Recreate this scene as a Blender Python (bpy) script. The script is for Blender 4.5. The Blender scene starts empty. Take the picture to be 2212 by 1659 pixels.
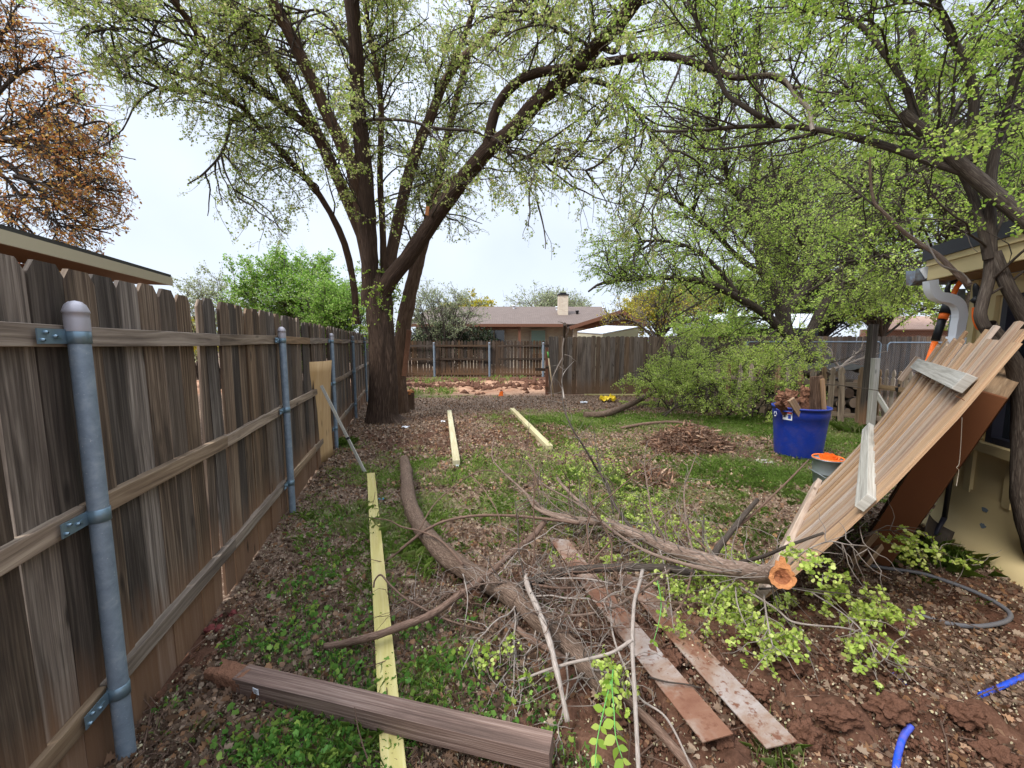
import bpy, math, random
import numpy as np
from mathutils import Vector
random.seed(7)
R = np.random.default_rng(11)
SC = bpy.context.scene
COL = SC.collection

# ------------------------------------------------------------------ camera
FOC, CX, CY, CAMH = 850.0, 1106.0, 829.5, 1.6          # measured on a 2212 x 1659 view of the photo
TH = math.atan(89.5 / FOC)
cd = bpy.data.cameras.new('camera'); cam = bpy.data.objects.new('camera', cd); COL.objects.link(cam)
cam.location = (0, 0, CAMH); cam.rotation_euler = (math.pi / 2 - TH, 0, 0)
cd.sensor_width = 36; cd.lens = FOC / 2212 * 36; cd.clip_start = 0.05; cd.clip_end = 2000
SC.camera = cam

# ------------------------------------------------------------------ sky, sun, exposure
SUN_EL, SUN_AZ = math.radians(52), math.radians(230)     # high sun behind thin cloud, behind and left of the camera
w = bpy.data.worlds.new('World'); SC.world = w; w.use_nodes = True
nt = w.node_tree; nt.nodes.clear()
out = nt.nodes.new('ShaderNodeOutputWorld'); bg = nt.nodes.new('ShaderNodeBackground')
sky = nt.nodes.new('ShaderNodeTexSky'); sky.sky_type = 'NISHITA'; sky.sun_disc = False
sky.sun_elevation = SUN_EL; sky.sun_rotation = SUN_AZ; sky.air_density = 1.0; sky.dust_density = 1.5
tc = nt.nodes.new('ShaderNodeTexCoord'); nz = nt.nodes.new('ShaderNodeTexNoise')
nz.inputs['Scale'].default_value = 2.2; nz.inputs['Detail'].default_value = 4
rp = nt.nodes.new('ShaderNodeValToRGB')
rp.color_ramp.elements[0].position = 0.3; rp.color_ramp.elements[0].color = (0.72, 0.72, 0.72, 1)
rp.color_ramp.elements[1].position = 0.7; rp.color_ramp.elements[1].color = (0.95, 0.95, 0.95, 1)
mx = nt.nodes.new('ShaderNodeMix'); mx.data_type = 'RGBA'
mx.inputs[7].default_value = (10.7, 11.8, 13.6, 1)           # thin overcast, radiance of bright cloud
nt.links.new(tc.outputs['Generated'], nz.inputs['Vector']); nt.links.new(nz.outputs['Fac'], rp.inputs['Fac'])
nt.links.new(rp.outputs['Color'], mx.inputs[0]); nt.links.new(sky.outputs['Color'], mx.inputs[6])
sepw = nt.nodes.new('ShaderNodeSeparateXYZ'); nt.links.new(tc.outputs['Generated'], sepw.inputs[0])
rz = nt.nodes.new('ShaderNodeValToRGB'); nt.links.new(sepw.outputs[2], rz.inputs['Fac'])     # overcast sky: brightest overhead
rz.color_ramp.elements[0].position = 0.64; rz.color_ramp.elements[0].color = (0.30, 0.30, 0.30, 1)
rz.color_ramp.elements[1].position = 0.86; rz.color_ramp.elements[1].color = (1, 1, 1, 1)
mu = nt.nodes.new('ShaderNodeMix'); mu.data_type = 'RGBA'; mu.blend_type = 'MULTIPLY'; mu.inputs[0].default_value = 1.0
nt.links.new(mx.outputs[2], mu.inputs[6]); nt.links.new(rz.outputs['Color'], mu.inputs[7])
nt.links.new(mu.outputs[2], bg.inputs['Color']); bg.inputs['Strength'].default_value = 0.15
nt.links.new(bg.outputs[0], out.inputs['Surface'])
sd = bpy.data.lights.new('sun', 'SUN'); sd.energy = 2.2; sd.angle = math.radians(20); sd.color = (1.0, 0.96, 0.9)
sun = bpy.data.objects.new('sun', sd); COL.objects.link(sun); sun.location = (3, -4, 12)
sv = Vector((math.sin(SUN_AZ) * math.cos(SUN_EL), math.cos(SUN_AZ) * math.cos(SUN_EL), math.sin(SUN_EL)))
sun.rotation_euler = sv.to_track_quat('Z', 'Y').to_euler()
SC.view_settings.view_transform = 'Standard'; SC.view_settings.look = 'None'
SC.view_settings.exposure = 1.12; SC.view_settings.gamma = 1

# ------------------------------------------------------------------ pixel -> world helpers (measuring only)
def ray(px, py):
    u = (px - CX) / FOC; v = (CY - py) / FOC
    return np.array((u, math.cos(TH) + math.sin(TH) * v, -math.sin(TH) + math.cos(TH) * v))
def G(px, py, z=0.0):
    d = ray(px, py); t = (z - CAMH) / d[2]; return np.array((d[0] * t, d[1] * t, z))
def at(px, py, Y):
    d = ray(px, py); t = Y / d[1]; return np.array((d[0] * t, Y, CAMH + d[2] * t))
def proj(p):
    p = np.asarray(p); z = p[..., 2] - CAMH
    F = np.maximum(p[..., 1] * math.cos(TH) - z * math.sin(TH), 1e-3); V = p[..., 1] * math.sin(TH) + z * math.cos(TH)
    return CX + FOC * p[..., 0] / F, CY - FOC * V / F
def nrm(a):
    a = np.asarray(a, float); return a / np.maximum(np.linalg.norm(a, axis=-1, keepdims=True), 1e-9)

# value noise, vectorised
_T = np.random.default_rng(5).random(4096)
def vnoise(x, y, z=0.0):
    x = np.asarray(x, float); y = np.asarray(y, float); z = np.asarray(z, float) + 0 * x
    xi, yi, zi = np.floor(x).astype(int), np.floor(y).astype(int), np.floor(z).astype(int)
    fx, fy, fz = x - xi, y - yi, z - zi
    fx, fy, fz = [f * f * (3 - 2 * f) for f in (fx, fy, fz)]
    def h(a, b, c): return _T[(a * 374761 + b * 668265 + c * 94723) % 4096]
    r = 0
    for dx in (0, 1):
        for dy in (0, 1):
            for dz in (0, 1):
                r = r + h(xi + dx, yi + dy, zi + dz) * (fx if dx else 1 - fx) * (fy if dy else 1 - fy) * (fz if dz else 1 - fz)
    return r * 2 - 1
def fbm(x, y, z=0.0, o=4):
    return sum(vnoise(np.asarray(x) * 2 ** k + 17 * k, np.asarray(y) * 2 ** k, np.asarray(z) * 2 ** k) / 2 ** k for k in range(o))

# ------------------------------------------------------------------ materials
def NT(name):
    m = bpy.data.materials.new(name); m.use_nodes = True; t = m.node_tree; t.nodes.clear()
    o = t.nodes.new('ShaderNodeOutputMaterial')
    return m, t, o
def N(t, kind, ins=None, **kw):
    n = t.nodes.new(kind)
    for k, v in kw.items(): setattr(n, k, v)
    for k, v in (ins or {}).items():
        if isinstance(v, bpy.types.NodeSocket): t.links.new(v, n.inputs[k])
        else: n.inputs[k].default_value = v
    return n
def ramp(t, fac, stops):
    r = N(t, 'ShaderNodeValToRGB', {'Fac': fac}); e = r.color_ramp.elements
    while len(e) < len(stops): e.new(0.5)
    for el, (p, c) in zip(e, stops):
        el.position = p; el.color = (c, c, c, 1) if isinstance(c, (int, float)) else (*c, 1)
    return r.outputs['Color']
def mixc(t, a, b, fac, mode='MIX'):
    n = N(t, 'ShaderNodeMix', data_type='RGBA', blend_type=mode)
    for i, v in ((0, fac), (6, a), (7, b)):
        if isinstance(v, bpy.types.NodeSocket): t.links.new(v, n.inputs[i])
        else: n.inputs[i].default_value = v if i == 0 else (*v, 1)
    return n.outputs[2]
def scl(t, v, s):
    return N(t, 'ShaderNodeMapping', {'Vector': v, 'Scale': s}).outputs[0]
def noise(t, v, s, d=4, rough=0.6, dist=0.0):
    return N(t, 'ShaderNodeTexNoise', {'Vector': v, 'Scale': s, 'Detail': d, 'Roughness': rough, 'Distortion': dist}).outputs['Fac']
def mth(t, op, a, b=0.0, c=None):
    d = {0: a, 1: b}
    if c is not None: d[2] = c
    return N(t, 'ShaderNodeMath', d, operation=op).outputs[0]
def rndv(t): return N(t, 'ShaderNodeAttribute', attribute_name='rnd').outputs['Fac']
def bsdf(t, o, col, rough=0.8, metal=0.0, bump=None, bstr=0.3, bdist=0.01, spec=0.3):
    b = N(t, 'ShaderNodeBsdfPrincipled', {'Base Color': col if isinstance(col, bpy.types.NodeSocket) else (*col, 1), 'Roughness': rough, 'Metallic': metal, 'Specular IOR Level': spec})
    if bump is not None:
        bn = N(t, 'ShaderNodeBump', {'Height': bump, 'Strength': bstr, 'Distance': bdist})
        t.links.new(bn.outputs[0], b.inputs['Normal'])
    t.links.new(b.outputs[0], o.inputs['Surface'])
def wood(name, dark, mid, light, vr=(0.55, 1.3), stain=(0.02, 0.013, 0.009), st=0.6, knots=True, grain=85, rough=0.85, bd=0.004, low=None):
    m, t, o = NT(name); uv = N(t, 'ShaderNodeUVMap').outputs[0]; rn = rndv(t)
    warp = noise(t, scl(t, uv, (5, 1.2, 1)), 1.0, 2)
    gv = N(t, 'ShaderNodeVectorMath', {0: scl(t, uv, (grain, 1.6, 1)), 1: N(t, 'ShaderNodeCombineXYZ', {'X': mth(t, 'MULTIPLY', warp, 2.6), 'Z': mth(t, 'MULTIPLY', rn, 40.0)}).outputs[0]}, operation='ADD').outputs[0]
    g = noise(t, gv, 1.0, 5, 0.65, 0.3)
    c = ramp(t, g, [(0.28, dark), (0.5, mid), (0.72, light)])
    c = mixc(t, c, N(t, 'ShaderNodeHueSaturation', {'Color': c, 'Saturation': mth(t, 'MULTIPLY_ADD', mth(t, 'FRACT', mth(t, 'MULTIPLY', rn, 7.3)), .7, 0.65), 'Value': mth(t, 'MULTIPLY_ADD', rn, vr[1] - vr[0], vr[0])}).outputs[0], 1.0)
    s = noise(t, scl(t, uv, (9, 0.9, 1)), 1.0, 4, 0.6, 0.8)
    c = mixc(t, c, stain, mth(t, 'MULTIPLY', ramp(t, s, [(0.46, 0.0), (0.66, 1.0)]), st))
    if low is not None:       # wood that never greyed near the ground: a stain with its own shape
        z = N(t, 'ShaderNodeSeparateXYZ', {0: N(t, 'ShaderNodeNewGeometry').outputs['Position']}).outputs[2]
        zz = mth(t, 'ADD', z, mth(t, 'MULTIPLY', s, -0.5))
        c = mixc(t, c, mixc(t, c, low, 0.7), ramp(t, zz, [(0.0, 0.9), (0.28, 0.0)]))
    if knots:
        v = N(t, 'ShaderNodeTexVoronoi', {'Vector': scl(t, uv, (7, 2.2, 1)), 'Scale': 1.0})
        k = ramp(t, v.outputs['Distance'], [(0.05, 1.0), (0.13, 0.0)])
        c = mixc(t, c, tuple(x * 0.35 for x in dark), mth(t, 'MULTIPLY', k, 0.8))
    bsdf(t, o, c, rough, bump=g, bstr=0.7, bdist=bd); return m
def bark(name, dark, mid, light, su=13.0, sv=4.0, bd=0.03, bs=0.9):
    m, t, o = NT(name); uv = N(t, 'ShaderNodeSeparateXYZ', {0: N(t, 'ShaderNodeUVMap').outputs[0]})
    a = mth(t, 'MULTIPLY', uv.outputs[0], 2 * math.pi)
    vec = N(t, 'ShaderNodeCombineXYZ', {'X': mth(t, 'MULTIPLY', mth(t, 'COSINE', a), su), 'Y': mth(t, 'MULTIPLY', mth(t, 'SINE', a), su), 'Z': mth(t, 'MULTIPLY', uv.outputs[1], sv)}).outputs[0]
    vec = N(t, 'ShaderNodeVectorMath', {0: vec, 1: scl(t, N(t, 'ShaderNodeTexNoise', {'Vector': vec, 'Scale': .45, 'Detail': 3.0}).outputs['Color'], (2.6, 2.6, 2.6))}, operation='ADD').outputs[0]
    n1 = noise(t, vec, 1.0, 6, 0.7, 0.4); n2 = noise(t, vec, 0.13, 3)
    v = N(t, 'ShaderNodeTexVoronoi', {'Vector': vec, 'Scale': 0.9}, feature='DISTANCE_TO_EDGE').outputs['Distance']
    h = mth(t, 'ADD', mth(t, 'MULTIPLY', ramp(t, v, [(0.0, 0.0), (0.3, 1.0)]), 0.28), mth(t, 'MULTIPLY', n1, 1.2))
    c = ramp(t, mth(t, 'MULTIPLY', h, 0.75), [(0.3, dark), (0.55, mid), (0.8, light)])
    c = mixc(t, c, tuple(x * 0.6 for x in mid), ramp(t, n2, [(0.4, 0.0), (0.7, 0.7)]))
    bsdf(t, o, c, 0.9, bump=h, bstr=bs, bdist=bd, spec=0.15); return m
def leafm(name, cols, tr=0.45, rough=0.6):
    m, t, o = NT(name); rn = rndv(t)
    c = ramp(t, rn, [(i / max(len(cols) - 1, 1), c) for i, c in enumerate(cols)])
    d = N(t, 'ShaderNodeBsdfPrincipled', {'Base Color': c, 'Roughness': rough, 'Specular IOR Level': 0.25})
    tl = N(t, 'ShaderNodeBsdfTranslucent', {'Color': c}); mxs = N(t, 'ShaderNodeMixShader', {0: tr, 1: d.outputs[0], 2: tl.outputs[0]})
    t.links.new(mxs.outputs[0], o.inputs['Surface']); return m
def plain(name, col, rough=0.7, metal=0.0, var=0.15, ns=30.0, bump=0.15, spec=0.3, bd=0.003):
    m, t, o = NT(name); p = N(t, 'ShaderNodeTexCoord').outputs['Object']
    n = noise(t, p, ns, 4); n2 = noise(t, p, ns * 0.12, 3)
    k = mth(t, 'ADD', mth(t, 'MULTIPLY', n, var), mth(t, 'MULTIPLY', n2, var * 1.5))
    c = mixc(t, tuple(x * (1 - var * 0.6) for x in col), tuple(min(1, x * (1 + var)) for x in col), mth(t, 'MULTIPLY', k, 1 / (var * 2.5 + 1e-6)))
    bsdf(t, o, c, rough, metal, bump=n, bstr=bump, bdist=bd, spec=spec); return m

M = {}
M['fence'] = wood('weathered_fence_wood', (.030, .020, .014), (.125, .089, .064), (.27, .21, .158), (.42, 1.30), st=.75, low=(.22, .115, .06))
M['fencetop'] = wood('weathered_rail_wood', (.08, .054, .037), (.22, .158, .11), (.37, .29, .21), (.75, 1.15), st=.35, grain=45)
M['backfence'] = wood('dark_back_fence_wood', (.022, .014, .009), (.065, .042, .028), (.12, .085, .06), (.5, 1.3), st=.5, low=(.15, .08, .04))
M['screen'] = wood('grey_brown_fence_wood', (.05, .034, .025), (.135, .098, .074), (.225, .18, .145), (.6, 1.25), st=.6, low=(.16, .09, .05))
M['pale'] = wood('bare_pale_fence_wood', (.26, .165, .10), (.40, .275, .185), (.51, .39, .28), (.72, 1.1), stain=(.17, .105, .075), st=.65, grain=60)
M['palegrey'] = wood('grey_bleached_wood', (.22, .205, .18), (.36, .34, .30), (.50, .48, .44), (.85, 1.1), st=.25)
M['yellow'] = wood('treated_yellow_pine', (.36, .315, .155), (.44, .39, .21), (.51, .46, .28), (.92, 1.05), stain=(.30, .22, .10), st=.45, grain=34, bd=.001)
M['beam'] = wood('weathered_beam_wood', (.07, .04, .03), (.165, .10, .075), (.30, .21, .165), (.85, 1.0), st=.5, grain=130, knots=False, bd=.006)
M['rot'] = plain('rotten_orange_wood', (.15, .07, .04), .95, var=.8, ns=40, bump=1.0, bd=.02)
M['ply'] = wood('new_plywood', (.42, .27, .14), (.50, .34, .19), (.57, .41, .25), (.95, 1.0), stain=(.5, .34, .19), st=.25, grain=14, bd=.0008)
M['bark'] = bark('rough_brown_bark', (.018, .011, .008), (.068, .042, .029), (.155, .105, .075))
M['barkred'] = bark('reddish_brown_bark', (.03, .017, .011), (.11, .065, .042), (.21, .14, .10), 9, 4, .02)
M['barkdark'] = bark('dark_smooth_bark', (.02, .015, .012), (.065, .05, .04), (.13, .11, .09), 6, 12, .006, .5)
M['barklog'] = bark('greyish_log_bark', (.045, .028, .02), (.155, .103, .074), (.30, .22, .165), 9, 22, .012)
M['barklimb'] = bark('smooth_brown_limb_bark', (.07, .045, .035), (.21, .145, .11), (.36, .275, .22), 3, 16, .006)
M['barkpale'] = bark('bleached_stick_bark', (.16, .125, .10), (.33, .275, .235), (.50, .44, .39), 3, 20, .003)
M['barkbrown'] = bark('brown_stick_bark', (.06, .035, .025), (.17, .105, .075), (.29, .20, .15), 3, 18, .004)
M['twig'] = plain('grey_twig_bark', (.15, .125, .105), .9, var=.4)
M['twigdark'] = plain('dark_twig_bark', (.10, .082, .068), .9, var=.4)
M['cut'] = plain('fresh_cut_orange_wood', (.33, .135, .05), .9, var=.7, ns=60, bump=1.0, bd=.01)
def galv_mat():
    m, t, o = NT('galvanised_steel'); p = N(t, 'ShaderNodeTexCoord').outputs['Object']
    c = ramp(t, noise(t, p, 16, 6, .7, .4), [(.32, (.16, .20, .25)), (.5, (.20, .25, .305)), (.68, (.27, .32, .37))])
    c = mixc(t, c, (.42, .45, .48), ramp(t, noise(t, p, 120, 3), [(.66, 0.0), (.72, .8)]))
    c = mixc(t, c, (.15, .085, .05), mth(t, 'MULTIPLY', ramp(t, N(t, 'ShaderNodeSeparateXYZ', {0: p}).outputs[2], [(.02, .9), (.16, 0.0)]), ramp(t, noise(t, p, 30, 4), [(.35, 0.0), (.6, 1.0)])))
    bsdf(t, o, c, .48, .3, bump=noise(t, p, 60, 3), bstr=.12, bdist=.002); return m
M['galv'] = galv_mat()
M['cap'] = plain('grey_cast_cap', (.33, .31, .33), .45, .3, var=.12, ns=60)
M['brkt'] = plain('bracket_steel', (.17, .24, .29), .35, .6, var=.2, ns=60)
M['blue'] = plain('blue_plastic', (.004, .020, .165), .38, var=.12, ns=12, bump=.03, spec=.5)
M['bluepipe'] = plain('bright_blue_pipe_plastic', (.01, .07, .60), .4, var=.1, spec=.5)
def dusty(name, col, amt):
    m, t, o = NT(name); p = N(t, 'ShaderNodeTexCoord').outputs['Object']
    c = mixc(t, col, (.17, .10, .07), mth(t, 'MULTIPLY', ramp(t, noise(t, p, 9, 5, .65, .5), [(.42, 0.0), (.7, 1.0)]), amt))
    c = mixc(t, c, tuple(min(1, x * 1.6 + .02) for x in col), mth(t, 'MULTIPLY', ramp(t, noise(t, scl(t, p, (1, 1, 5)), 25, 3), [(.58, 0.0), (.66, 1.0)]), .35))
    bsdf(t, o, c, .42, bump=noise(t, p, 40, 2), bstr=.04, spec=.45); return m
M['blue'] = dusty('scuffed_blue_plastic', (.004, .026, .24), .18); M['bluepipe'] = dusty('dusty_blue_pipe_plastic', (.01, .065, .50), .65)
M['grey'] = plain('galvanised_bucket_metal', (.30, .33, .35), .4, .5, var=.12)
M['orange'] = plain('orange_plastic', (.90, .17, .02), .5, var=.1)
M['white'] = plain('white_painted_metal', (.72, .75, .80), .4, var=.06)
M['black'] = plain('black_plastic', (.012, .012, .014), .45, var=.3)
M['yard'] = plain('cream_house_paint', (.70, .56, .30), .75, var=.10, ns=9, bump=.2)
M['trimy'] = plain('cream_trim_paint', (.62, .50, .27), .7, var=.10, ns=14, bump=.2)
M['chip'] = plain('blue_grey_undercoat', (.19, .235, .28), .8, var=.3)
M['fascia'] = plain('black_roof_edge', (.035, .036, .045), .6, var=.2)
M['cream'] = plain('cream_fascia_paint', (.46, .40, .27), .7, var=.08, ns=6)
M['soffit'] = plain('brown_soffit', (.22, .12, .06), .8)
M['glass'] = plain('window_glass', (.02, .025, .03), .06, var=.1, bump=.0, spec=.8)
M['glassg'] = plain('pale_green_blind_glass', (.17, .27, .23), .2, var=.1, bump=.0, spec=.6)
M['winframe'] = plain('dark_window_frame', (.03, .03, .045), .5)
M['winframew'] = plain('tan_window_frame', (.35, .29, .22), .6)
M['redwood'] = plain('red_brown_paint', (.15, .065, .038), .75, var=.2)
M['boxshade'] = plain('painted_shade_sheet', (.035, .02, .014), .95, var=.4)  # near-black colour standing in for the deep shade under the leaning panel
M['brownboard'] = plain('rusty_brown_board', (.125, .046, .017), .8, var=.35, ns=7)
M['hose'] = plain('dusty_black_hose', (.10, .10, .11), .6, var=.3)
M['brickfrag'] = plain('dark_red_brick', (.13, .03, .028), .9, var=.4, bump=.8, bd=.01)
M['paper'] = plain('white_paper', (.75, .76, .80), .8, var=.05)
M['yelbag'] = plain('yellow_plastic_bag', (.75, .55, .03), .45, var=.15)
M['string'] = plain('pale_twine', (.55, .48, .38), .9)
M['greenp'] = plain('green_painted_pole', (.10, .28, .06), .6)
M['strawp'] = plain('worn_wooden_handle', (.42, .30, .18), .7)
M['tin'] = plain('white_sheet_metal_roof', (.70, .74, .80), .35, .1, var=.06, ns=3)
M['shedwall'] = plain('beige_shed_wall', (.42, .38, .27), .7)
M['L_main'] = leafm('young_elm_leaves', [(.22, .31, .05), (.32, .43, .08), (.42, .50, .13), (.50, .50, .20), (.54, .47, .25)], .55)
M['L_fg'] = leafm('bright_green_leaves', [(.20, .33, .04), (.30, .45, .06), (.40, .54, .09), (.50, .58, .14)], .55)
M['L_elm'] = leafm('mid_green_elm_leaves', [(.24, .38, .05), (.36, .52, .08), (.46, .60, .12), (.58, .64, .20)], .55)
M['L_rust'] = leafm('rust_brown_seed_clusters', [(.24, .085, .03), (.42, .16, .045), (.54, .27, .07), (.58, .40, .09), (.36, .14, .08)], .45)
M['L_bush'] = leafm('bright_bush_leaves', [(.13, .27, .03), (.21, .39, .05), (.33, .50, .09), (.48, .60, .22)], .5)
M['L_blossom'] = leafm('small_white_blossom', [(.55, .62, .5), (.7, .72, .65)], .3)
M['L_grey'] = leafm('grey_green_leaves', [(.18, .23, .11), (.28, .32, .18), (.40, .43, .27), (.46, .50, .22)], .5)
M['L_yel'] = leafm('yellow_green_leaves', [(.30, .30, .03), (.44, .40, .04), (.52, .38, .05)], .45)
M['L_cedar'] = leafm('dark_cedar_sprays', [(.018, .035, .015), (.035, .06, .02), (.06, .045, .02)], .15)
M['L_heap'] = leafm('fresh_fallen_leaves', [(.24, .36, .05), (.36, .48, .08), (.48, .57, .13), (.58, .63, .22)], .5)
M['L_lit'] = leafm('dry_leaf_litter', [(.065, .038, .025), (.14, .088, .058), (.24, .165, .115), (.34, .255, .185), (.28, .145, .07), (.19, .12, .08)], .12, .75)
M['L_sam'] = leafm('pale_fallen_seeds', [(.42, .35, .20), (.58, .52, .34), (.62, .58, .42)], .2)
M['L_grass'] = leafm('grass_blades', [(.15, .23, .045), (.22, .32, .06), (.30, .46, .09), (.46, .48, .20), (.50, .46, .27)], .6)
M['L_weed'] = leafm('clover_weed_leaves', [(.08, .20, .035), (.13, .29, .05), (.21, .38, .08), (.38, .48, .09)], .4)
M['L_chip'] = leafm('bark_chips', [(.06, .028, .016), (.15, .07, .04), (.27, .15, .09), (.38, .26, .18)], .05)

def shingle(name, c1, c2):
    m, t, o = NT(name); uv = N(t, 'ShaderNodeUVMap').outputs[0]
    b = N(t, 'ShaderNodeTexBrick', {'Vector': uv, 'Color1': (*c1, 1), 'Color2': (*c2, 1), 'Mortar': (*[x * .45 for x in c1], 1), 'Scale': 1.0, 'Mortar Size': .012, 'Brick Width': .3, 'Row Height': .14})
    c = mixc(t, b.outputs[0], tuple(x * .7 for x in c1), mth(t, 'MULTIPLY', noise(t, uv, 2.0, 4), .7))
    bsdf(t, o, c, .9, bump=noise(t, uv, 60, 2), bstr=.4); return m
def brick(name, c1, c2, mo):
    m, t, o = NT(name); uv = N(t, 'ShaderNodeUVMap').outputs[0]
    b = N(t, 'ShaderNodeTexBrick', {'Vector': uv, 'Color1': (*c1, 1), 'Color2': (*c2, 1), 'Mortar': (*mo, 1), 'Scale': 1.0, 'Mortar Size': .012, 'Brick Width': .22, 'Row Height': .075})
    bsdf(t, o, b.outputs[0], .9); return m
M['sh_brown'] = shingle('brown_shingles', (.145, .11, .095), (.185, .142, .122))
M['sh_dark'] = shingle('dark_grey_shingles', (.06, .06, .055), (.10, .095, .085))
M['sh_pink'] = shingle('pinkish_shingles', (.38, .24, .18), (.46, .31, .24))
M['brick'] = brick('pale_brick', (.48, .37, .27), (.60, .50, .38), (.55, .50, .43))
M['brickr'] = brick('red_brick', (.28, .11, .06), (.20, .08, .05), (.3, .24, .2))

def rust_plate():
    m, t, o = NT('rusty_pale_plate'); p = N(t, 'ShaderNodeTexCoord').outputs['Object']
    c = ramp(t, noise(t, p, 2.2, 6, .65, .8), [(.30, (.13, .05, .028)), (.45, (.185, .09, .055)), (.53, (.235, .165, .125)), (.68, (.33, .30, .285))])
    sp = ramp(t, noise(t, p, 34, 5), [(.55, 0.0), (.64, 1.0)])
    c = mixc(t, c, (.14, .06, .035), sp)
    bsdf(t, o, c, .55, .1, bump=noise(t, p, 60, 3), bstr=.25); return m
M['plate'] = rust_plate()

# ------------------------------------------------------------------ mesh builder
WL = {}                                                   # object -> its world location
def mesh_np(name, V, F, nper, uv=None, rnd=None, mats=(), mi=None, smooth=False):
    me = bpy.data.meshes.new(name); nv = len(V); nf = len(F) // nper if nper else 0
    me.vertices.add(nv); me.vertices.foreach_set('co', np.asarray(V, np.float32).ravel())
    me.loops.add(len(F)); me.loops.foreach_set('vertex_index', np.asarray(F, np.int32))
    me.polygons.add(nf); me.polygons.foreach_set('loop_start', np.arange(0, len(F), nper, dtype=np.int32))
    me.polygons.foreach_set('loop_total', np.full(nf, nper, np.int32))
    if smooth: me.polygons.foreach_set('use_smooth', np.ones(nf, bool))
    if uv is not None: me.uv_layers.new(name='UVMap').data.foreach_set('uv', np.asarray(uv, np.float32).ravel())
    if rnd is not None:
        a = me.attributes.new('rnd', 'FLOAT', 'FACE'); a.data.foreach_set('value', np.asarray(rnd, np.float32))
    for m in mats: me.materials.append(m)
    me.update(calc_edges=True); return me
def link(name, me, parent=None, loc=None):
    """link a mesh whose coordinates are world coordinates; its origin goes to its own base"""
    n = len(me.vertices); co = np.empty(n * 3, np.float32); me.vertices.foreach_get('co', co); co = co.reshape(-1, 3)
    if loc is None:
        mn, mxx = co.min(0), co.max(0); loc = np.array(((mn[0] + mxx[0]) / 2, (mn[1] + mxx[1]) / 2, mn[2]))
    co -= np.asarray(loc, np.float32); me.vertices.foreach_set('co', co.ravel()); me.update()
    o = bpy.data.objects.new(name, me); COL.objects.link(o)
    if parent is not None:
        o.parent = parent; o.location = Vector([float(a) for a in loc]) - WL[parent.name]
    else: o.location = [float(a) for a in loc]
    WL[o.name] = Vector([float(a) for a in loc]); return o
def tag(o, label=None, cat=None, group=None, kind=None):
    if label: o['label'] = label
    if cat: o['category'] = cat
    if group: o['group'] = group
    if kind: o['kind'] = kind
    return o
def thing(name, label, cat, loc, group=None):
    o = bpy.data.objects.new(name, None); COL.objects.link(o); o.empty_display_size = .1
    o.location = [float(a) for a in loc]; WL[o.name] = Vector(o.location); return tag(o, label, cat, group)

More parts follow.
